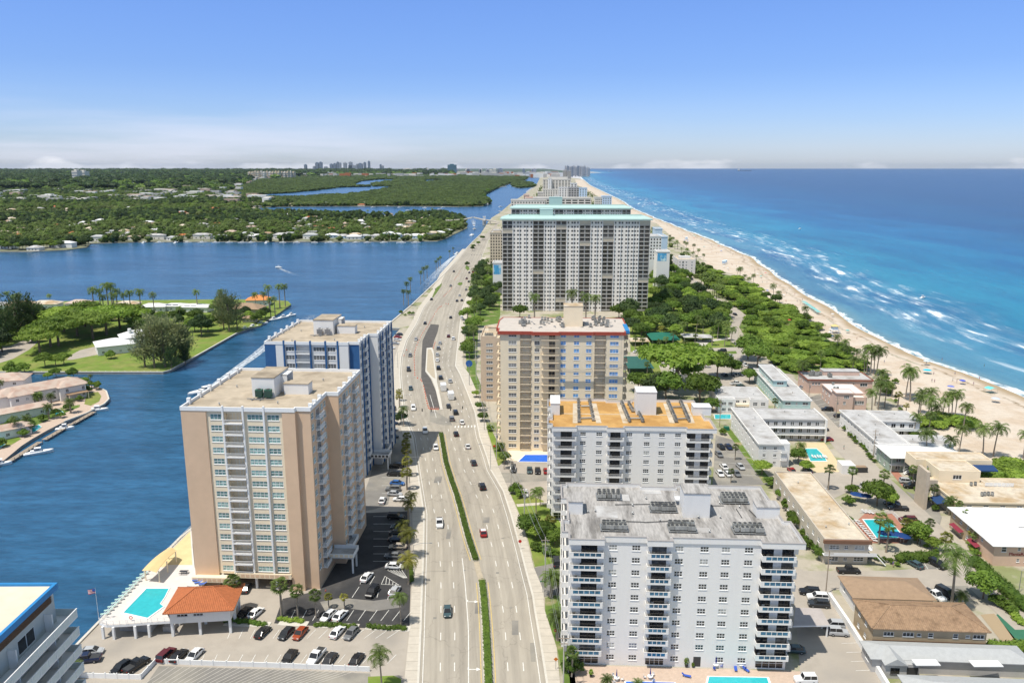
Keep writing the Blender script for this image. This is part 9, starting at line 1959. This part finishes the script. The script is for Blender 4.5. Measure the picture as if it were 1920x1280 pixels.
# mainland: houses, trees, skyline
HP=[];RM=(R_WHITE,R_PALE,R_CREAMST,R_ROSE,R_BROWN,R_TERRA,R_SHING);r=random.Random(77)
def small_house(label,x,y,W,D,h,wm,rm,rot,group,flat=False):
 e=thing('house',label,'house',(x,y,-.3),R(rot),group);b=MB();wall(b,(0,0,0),W,0,h,[(W*q,W*q+1.6,1,2.6)for q in(.15,.42,.68)],.3);wall(b,(W,0,R(90)),D,0,h);wall(b,(0,D,R(-90)),D,0,h);wall(b,(W,D,R(180)),W,0,h);put('wall',b.mesh('wall',wm),e)
 g=MB();[g.box(W*q,W*q+1.6,.2,.25,1,2.6)for q in(.15,.42,.68)];put('windows',g.mesh('windows',GLASSD),e)['kind']='stuff'
 b=MB()
 if flat:b.box(-.5,W+.5,-.5,D+.5,h,h+.3)
 else:hip_roof(b,0,W,0,D,h,min(W,D)*.22,.6)
 put('roof',b.mesh('roof',rm),e);HP.append((x+W/2,y+D/2,max(W,D)*.66+5))
FS=[(-2,466,16,0,'cream'),(50,470,14,1,'pale'),(92,464,28,0,'white'),(170,452,16,6,'tan'),(195,450,14,4,'red tiled'),(238,449,14,3,'white'),(275,449,22,1,'pale'),(312,450,14,6,'grey'),(362,448,22,1,'pale'),(400,448,17,6,'grey'),(462,447,22,0,'white'),(512,448,20,1,'pale'),(568,448,18,6,'grey'),(610,446,17,0,'white two storey'),(632,447,15,1,'pale gabled'),(650,449,18,0,'white'),
(674,447,14,6,'grey blue'),(695,447,18,1,'pale'),(718,445,15,0,'white columned'),(736,447,10,0,'small white'),(752,446,14,1,'pale low'),(765,447,18,0,'wide white'),(785,446,12,2,'cream hipped'),(800,444,16,2,'cream'),(815,441,14,0,'white'),(740,427,18,0,'white domed'),(830,436,13,6,'grey')]
for i,(u,v,W,k,cl)in enumerate(FS):x,y=G(u,v);small_house('%s roofed shore house, %s from the left along the far bank'%(cl,ordinal(i)),x,y,W*1.15,r.uniform(9,13),r.choice((4,4.4,6.5)),r.choice((W_WHITE,W_OFF,W_SKY)),RM[k],r.uniform(-8,8),'shore houses of the far bank')
MZ=[p for p in M1]
def onland(x,y):return inside((x,y),M1)and not inside((x,y),M2)
cnt=0
while cnt<250:
 y=1205+(r.random()**1.5)*1500;x=r.uniform(-.72,-.02)*y
 if not onland(x,y)or not onland(x+20,y)or inside((x,y),P1)or any(math.dist((x,y),q[:2])<24 for q in HP):continue
 small_house('small low house half hidden among the trees of the far town',x,y,r.uniform(11,20),r.uniform(9,13),r.choice((3.4,3.8,5)),r.choice((W_WHITE,W_OFF,W_SAND)),r.choice(RM),r.uniform(-15,15),'houses of the far town',r.random()<.2);cnt+=1
for i in range(30):
 u=560+i*11.6
 if u>900:break
 x,y=G(u,384.5);small_house('low waterside house of the row below the mangroves',x,y,r.uniform(14,30),10,r.choice((4,4,6)),r.choice((W_WHITE,W_OFF,W_PINK)),r.choice((R_WHITE,R_CREAMST,R_TERRA,R_PALE)),0,'houses below the mangroves')
def scatter_mesh(name,pts,protos,label,kind='stuff'):
 """points carrying scale and spin; geometry nodes put a tree on each"""
 me=bpy.data.meshes.new(name);me.from_pydata([p[:3]for p in pts],[],[]);a=me.attributes.new('size','FLOAT','POINT');a.data.foreach_set('value',[p[3]for p in pts]);a2=me.attributes.new('pick','INT','POINT');a2.data.foreach_set('value',[p[4]for p in pts])
 o=put(name,me);o['kind']=kind;o['label']=label;col=bpy.data.collections.new(name+'_kinds')
 for q in protos:ob=bpy.data.objects.new('crown_kind',q);col.objects.link(ob)
 ng=bpy.data.node_groups.new(name,'GeometryNodeTree');ng.interface.new_socket('Geometry',in_out='INPUT',socket_type='NodeSocketGeometry');ng.interface.new_socket('Geometry',in_out='OUTPUT',socket_type='NodeSocketGeometry');N=ng.nodes;Lk=ng.links
 gi,go=N.new('NodeGroupInput'),N.new('NodeGroupOutput');ci=N.new('GeometryNodeCollectionInfo');ci.inputs['Collection'].default_value=col;ci.inputs['Separate Children'].default_value=True;ci.inputs['Reset Children'].default_value=True
 ip=N.new('GeometryNodeInstanceOnPoints');ip.inputs['Pick Instance'].default_value=True;na=N.new('GeometryNodeInputNamedAttribute');na.data_type='FLOAT';na.inputs[0].default_value='size';nb=N.new('GeometryNodeInputNamedAttribute');nb.data_type='INT';nb.inputs[0].default_value='pick'
 rv=N.new('FunctionNodeRandomValue');rv.data_type='FLOAT_VECTOR';rv.inputs[0].default_value=(0,0,0);rv.inputs[1].default_value=(0,0,6.28);Lk.new(gi.outputs[0],ip.inputs['Points']);Lk.new(ci.outputs[0],ip.inputs['Instance']);Lk.new(na.outputs[0],ip.inputs['Scale']);Lk.new(nb.outputs[0],ip.inputs['Instance Index']);Lk.new(rv.outputs[0],ip.inputs['Rotation']);Lk.new(ip.outputs[0],go.inputs[0])
 o.modifiers.new('scatter','NODES').node_group=ng;return o
def lowtree(i,leaf,H=8,R_=5,n=150,size=.9,fl=.7):rr=random.Random(i*7+1);b=MB();L_=[(rr.uniform(-.45,.45)*R_,rr.uniform(-.45,.45)*R_,H-R_*fl*.8+rr.uniform(-1,1),R_*.6,R_*.6,R_*.55*fl)for _ in range(4)]+[(0,0,H-R_*fl*.6,R_*.55,R_*.55,R_*fl*.6)];leafcards(b,L_,n,size,rr);[blob(b,*l[:3],l[3]*.85,l[4]*.85,l[5]*.85,rr,seg=6)for l in L_];blob(b,0,0,H*.3,R_*.5,R_*.5,H*.35,rr,seg=6);return b.mesh('crown',leaf)
def lowpalm(i):
 rr=random.Random(i);b=MB();b.tube([(0,0,0),(.2,0,9)],.35,.2,4)
 for k in range(14):a=2.4*k;e=1.2-k*.13;p=Vector((.2,0,9));d=Vector((math.cos(a)*math.cos(e),math.sin(a)*math.cos(e),math.sin(e)));s=Vector((-math.sin(a),math.cos(a),0))*.75;m_=p+d*2.1;t=m_+Vector((math.cos(a),math.sin(a),-.7))*1.8;b.q(tuple(p),tuple(m_+s),tuple(t),tuple(m_-s))
 return b.mesh('crown',LEAF_P)
LW=leaf_mat('olive_leaf',(.09,.135,.038),(.19,.23,.07),.3)
LT=[lowtree(1,LEAF_D,9,5),lowtree(2,LEAF_A,8,5),lowtree(3,LW,7,6),lowtree(4,LEAF_D,10,5,fl=.9),lowtree(5,LW,6.5,5),lowpalm(3)]
pts=[];r=random.Random(5)
grid={}
for q in HP:grid.setdefault((int(q[0]//40),int(q[1]//40)),[]).append(q)
def blocked(x,y):
 gx_,gy=int(x//40),int(y//40)
 return any(math.dist((x,y),q[:2])<q[2]or(abs(x-q[0])<q[2]*.8 and 0<q[1]-y<q[2]+16)for a in(-1,0,1)for c in(-1,0,1)for q in grid.get((gx_+a,gy+c),()))
while len(pts)<27000:
 y=1100+2900*r.random()**1.05;x=r.uniform(-.76,0.0)*y
 dn=noise.noise(Vector((x*.006,y*.004,1.3)));
 if y>1500 and dn<-.22 and r.random()<.8:continue
 if not onland(x,y)or inside((x,y),P1)or blocked(x,y):continue
 if not onland(x,y-9)or not onland(x+7,y):
  if r.random()<.7:continue
 palmy=r.random()<(.42 if y<1500 else.15);s=r.uniform(.7,1.35)*(1+max(0,y-1500)/2600)
 bd=math.sin(y*.0085+1.5*noise.noise(Vector((x*.003,y*.003,7))))+dn
 if y>1280 and bd>.35:k_=r.choice((0,3,3,0,1))
 elif bd<-.1:k_=r.choice((1,2,4,4,2,4))
 else:k_=r.choice((0,1,2,3,4))
 pts.append((x,y,-.3,s*(1.0 if not palmy else.95),5 if palmy else k_))
scatter_mesh('far_woodland',pts,LT,'mass of trees covering the far town beyond the basin')
MGT=[lowtree(11,leaf_mat('mangrove_leaf',(.07,.115,.03),(.13,.18,.045),.25),7,8,120,1.3,.45),lowtree(12,MATS['mangrove_leaf']if 'mangrove_leaf' in MATS else LEAF_A,6,9,120,1.3,.4)]
pts=[];LGS=[GP(p)for p in([(468,371),(560,371.5),(600,369),(650,366.5),(682,363),(735,354),(738,351),(715,350),(690,351),(640,352),(600,357),(550,362),(480,366)],[(664,350),(700,350.5),(698,346),(740,341),(743,337),(715,337),(680,340),(664,345)],[(790,342),(828,342),(833,338.5),(800,337.5)])]
ys=[p[1]for p in M2]
while len(pts)<16000:
 y=min(ys)+(max(ys)-min(ys))*r.random()**1.5;x=r.uniform(-1500,160)*(y/4000)if y>2500 else r.uniform(-1000,60)
 if not inside((x,y),M2)or any(inside((x,y),q)for q in LGS):continue
 pts.append((x,y,.5,r.uniform(.8,1.3)*(1+(y-1900)/3500),r.randrange(2)))
for _ in range(220):
 x,y=r.uniform(ISL[0][0],ISL[4][0]+6),r.uniform(min(p[1]for p in ISL),max(p[1]for p in ISL))
 if inside((x,y),ISL):pts.append((x,y,0,1.7,r.randrange(2)))
for p in densify(M2,9)[:260]:pts.append((p[0],p[1]+2,.3,1.0*(1+(p[1]-1900)/4000),0))
scatter_mesh('mangrove_forest',pts,MGT,'low even mangrove forest round the far lagoons')
BT=[lowtree(21,LEAF_D,22,16,90,3.2,.5),lowtree(22,LEAF_A,18,18,90,3.2,.5)]
pts=[]
while len(pts)<9000:
 y=3400+9500*r.random()**1.3;x=r.uniform(-.72,-.07)*y
 if inside((x,y),M2)or noise.noise(Vector((x*.0016,y*.0009,4)))<-.18:continue
 pts.append((x,y,-2,r.uniform(.8,1.6)*(1+y/9000),r.randrange(2)))
scatter_mesh('distant_woodland',pts,BT,'distant flat woodland reaching to the horizon')
# barrier-strip trees beyond the huge white tower
pts=[]
while len(pts)<900:
 y=760+4500*r.random()**1.7;w0=G(937,399)[0];sx=shore_x(y);xw=-45+(y-1200)*.06 if y>1200 else-35;x=r.uniform(xw+14,sx-75)
 if x<xw or x>sx-60:continue
 if y<1000 and-8<x<110:continue
 pts.append((x,y,0,r.uniform(.55,.95),r.choice((0,1,2,5,5))))
for _ in range(240):y=640+3200*r.random()**1.5;pts.append((shore_x(y)-r.uniform(68,82),y,0,r.uniform(.7,1),5))
scatter_mesh('strip_greenery',pts,LT,'scattered trees and palms among the far strip buildings')
# pale flat roofs in the far plain: distant town fabric, too small to pick apart
b=MB()
for _ in range(1500):
 y=2300+9500*r.random()**1.2;x=r.uniform(-.72,-.06)*y
 if inside((x,y),M2)or(y<3400 and not onland(x,y)):continue
 f=1+y/6000;w=r.uniform(12,34)*f;d=r.uniform(10,22)*f;h=r.uniform(9,14)*(1+y/7000);b.box(x,x+w,y,y+d,-1,h,m=r.choice((0,0,1,2,3)))
o=put('distant_town',b.mesh('distant_town',[W_WHITE,W_OFF,R_ROSE,R_PALE]));o['kind']='stuff';o['label']='pale low roofs scattered over the far plain'
b=MB()
for _ in range(420):
 u=r.uniform(560,1040);y=r.uniform(7500,11500);x=(u-960)/FPX*y;w=r.uniform(25,110);b.box(x,x+w,y,y+40,0,r.uniform(12,42),m=r.choice((0,1,1,1,3,1,3,0,2)))
o=put('port_district',b.mesh('port_district',[W_OFF,W_GREY,R_TERRA,W_WHITE]));o['kind']='stuff';o['label']='dense warehouses and tanks of the far port'
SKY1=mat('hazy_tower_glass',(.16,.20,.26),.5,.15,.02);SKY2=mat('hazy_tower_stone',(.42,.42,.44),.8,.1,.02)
def sky_tower(label,u0,u1,vt,Y,m,group):
 q=ray(0,vt);t=Y/q[1];zt=CH+q[2]*t;x0,x1=[(u-960)/FPX*Y for u in(u0,u1)];e=thing('skyscraper',label,'skyscraper',(x0,Y,0),0,group);b=MB();W=x1-x0;b.box(0,W,0,60,0,zt);put('shaft',b.mesh('shaft',m),e)
 b=MB();n=max(3,int(zt/14));[b.box(-.8,W+.8,-1.2,0,k*zt/n,k*zt/n+3)for k in range(1,n)];put('floor_bands',b.mesh('floor_bands',SKY2 if m is SKY1 else SKY1),e)['kind']='stuff';b=MB();b.box(W*.25,W*.7,15,45,zt,zt+zt*.05+3);put('crown',b.mesh('crown',m),e)
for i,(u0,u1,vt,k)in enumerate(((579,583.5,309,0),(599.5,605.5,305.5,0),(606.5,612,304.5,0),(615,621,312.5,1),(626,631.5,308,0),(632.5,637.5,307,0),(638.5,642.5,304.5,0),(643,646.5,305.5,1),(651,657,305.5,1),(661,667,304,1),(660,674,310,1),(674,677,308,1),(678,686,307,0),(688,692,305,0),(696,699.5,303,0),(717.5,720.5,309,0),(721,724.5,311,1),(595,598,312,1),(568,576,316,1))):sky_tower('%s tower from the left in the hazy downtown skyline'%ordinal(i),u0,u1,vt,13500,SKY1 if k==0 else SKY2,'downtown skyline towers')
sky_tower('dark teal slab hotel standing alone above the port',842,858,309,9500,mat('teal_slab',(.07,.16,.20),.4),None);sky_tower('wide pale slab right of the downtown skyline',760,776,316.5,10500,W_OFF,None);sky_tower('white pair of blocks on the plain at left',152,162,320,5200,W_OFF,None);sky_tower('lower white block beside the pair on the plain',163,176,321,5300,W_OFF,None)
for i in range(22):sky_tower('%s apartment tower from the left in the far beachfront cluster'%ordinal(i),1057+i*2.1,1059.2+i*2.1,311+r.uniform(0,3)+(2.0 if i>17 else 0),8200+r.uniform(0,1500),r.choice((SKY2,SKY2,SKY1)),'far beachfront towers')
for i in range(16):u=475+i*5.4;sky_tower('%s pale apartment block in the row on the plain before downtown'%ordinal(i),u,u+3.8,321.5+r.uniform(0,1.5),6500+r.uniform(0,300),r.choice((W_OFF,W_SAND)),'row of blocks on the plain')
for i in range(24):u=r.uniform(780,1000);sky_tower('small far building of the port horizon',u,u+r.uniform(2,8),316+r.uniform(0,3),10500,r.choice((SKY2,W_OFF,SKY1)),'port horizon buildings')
x,y=G(454.5,344);hz_=38;e=thing('water_tower','pale blue bulbous water tower on thin legs on the plain','water tower',(x,y,0));b=MB();rr=random.Random(2);blob(b,0,0,hz_,11,11,6,rr,seg=14,rings=8);put('tank',b.mesh('tank',mat('tank_blue',(.30,.50,.58),.5)),e);b=MB();[b.cyl(8*math.cos(k*1.05),8*math.sin(k*1.05),0,hz_-2,.9,n=6)for k in range(6)];b.cyl(0,0,0,hz_-4,1.6,n=8);loose(e,'leg',b,W_SKY)
for lab,u,v,h in(('thin red white radio mast on the plain',229,341,78),('thin chimney mast at the port',975,328,80)):x,y=G(u,v);b=MB();b.cyl(0,0,0,h,1.3,.8,4);tag(put('radio_mast',b.mesh('radio_mast',METAL),None,(x,y,0)),lab,'mast')
b=MB()
for(u,v,w,d)in((425,330,130,60),(395,330,60,40)):x,y=G(u,v);b.box(x-w,x+w,y,y+d*4,0,9)
tag(put('red_roofed_depot',b.mesh('red_roofed_depot',R_TERRA)),'wide red roofed depot on the far plain','depot')
# ships on the sea
for lab,u,v,L_ in(('long grey freighter on the sea horizon',1396,320.5,330),('small workboat far off the beach',1144,322.5,70)):
 x,y=G(u,v,-.75);e=thing('ship',lab,'ship',(x,y,-.8));b=MB();b.box(-L_/2,L_/2,-14,14,0,L_*.035+3);put('hull',b.mesh('hull',SKY1),e);b=MB();b.box(-L_/2+4,-L_/2+L_*.13,-10,10,L_*.035+3,L_*.1+10);put('superstructure',b.mesh('superstructure',W_WHITE),e)
for i,(u,v)in enumerate(((1730,560),(1500,430))):boat('tiny boat %s out on the sea'%ordinal(i),u,v,6,2,30,False,z=-.8)
# haze
hb=MB();hb.box(-26000,41000,-380,37500,-4.5,205);hm=bpy.data.materials.new('haze');hm.use_nodes=True;hn=hm.node_tree;hn.nodes.clear()
ho=hn.nodes.new('ShaderNodeOutputMaterial');hv=hn.nodes.new('ShaderNodeVolumePrincipled');hv.inputs['Color'].default_value=(.70,.83,1,1);hv.inputs['Density'].default_value=1.1e-5;hv.inputs['Anisotropy'].default_value=0.3
hn.links.new(hv.outputs[0],ho.inputs['Volume']);hz=put('haze',hb.mesh('haze',hm));hz['kind']='stuff';hz['label']='thin blue haze over the coast'
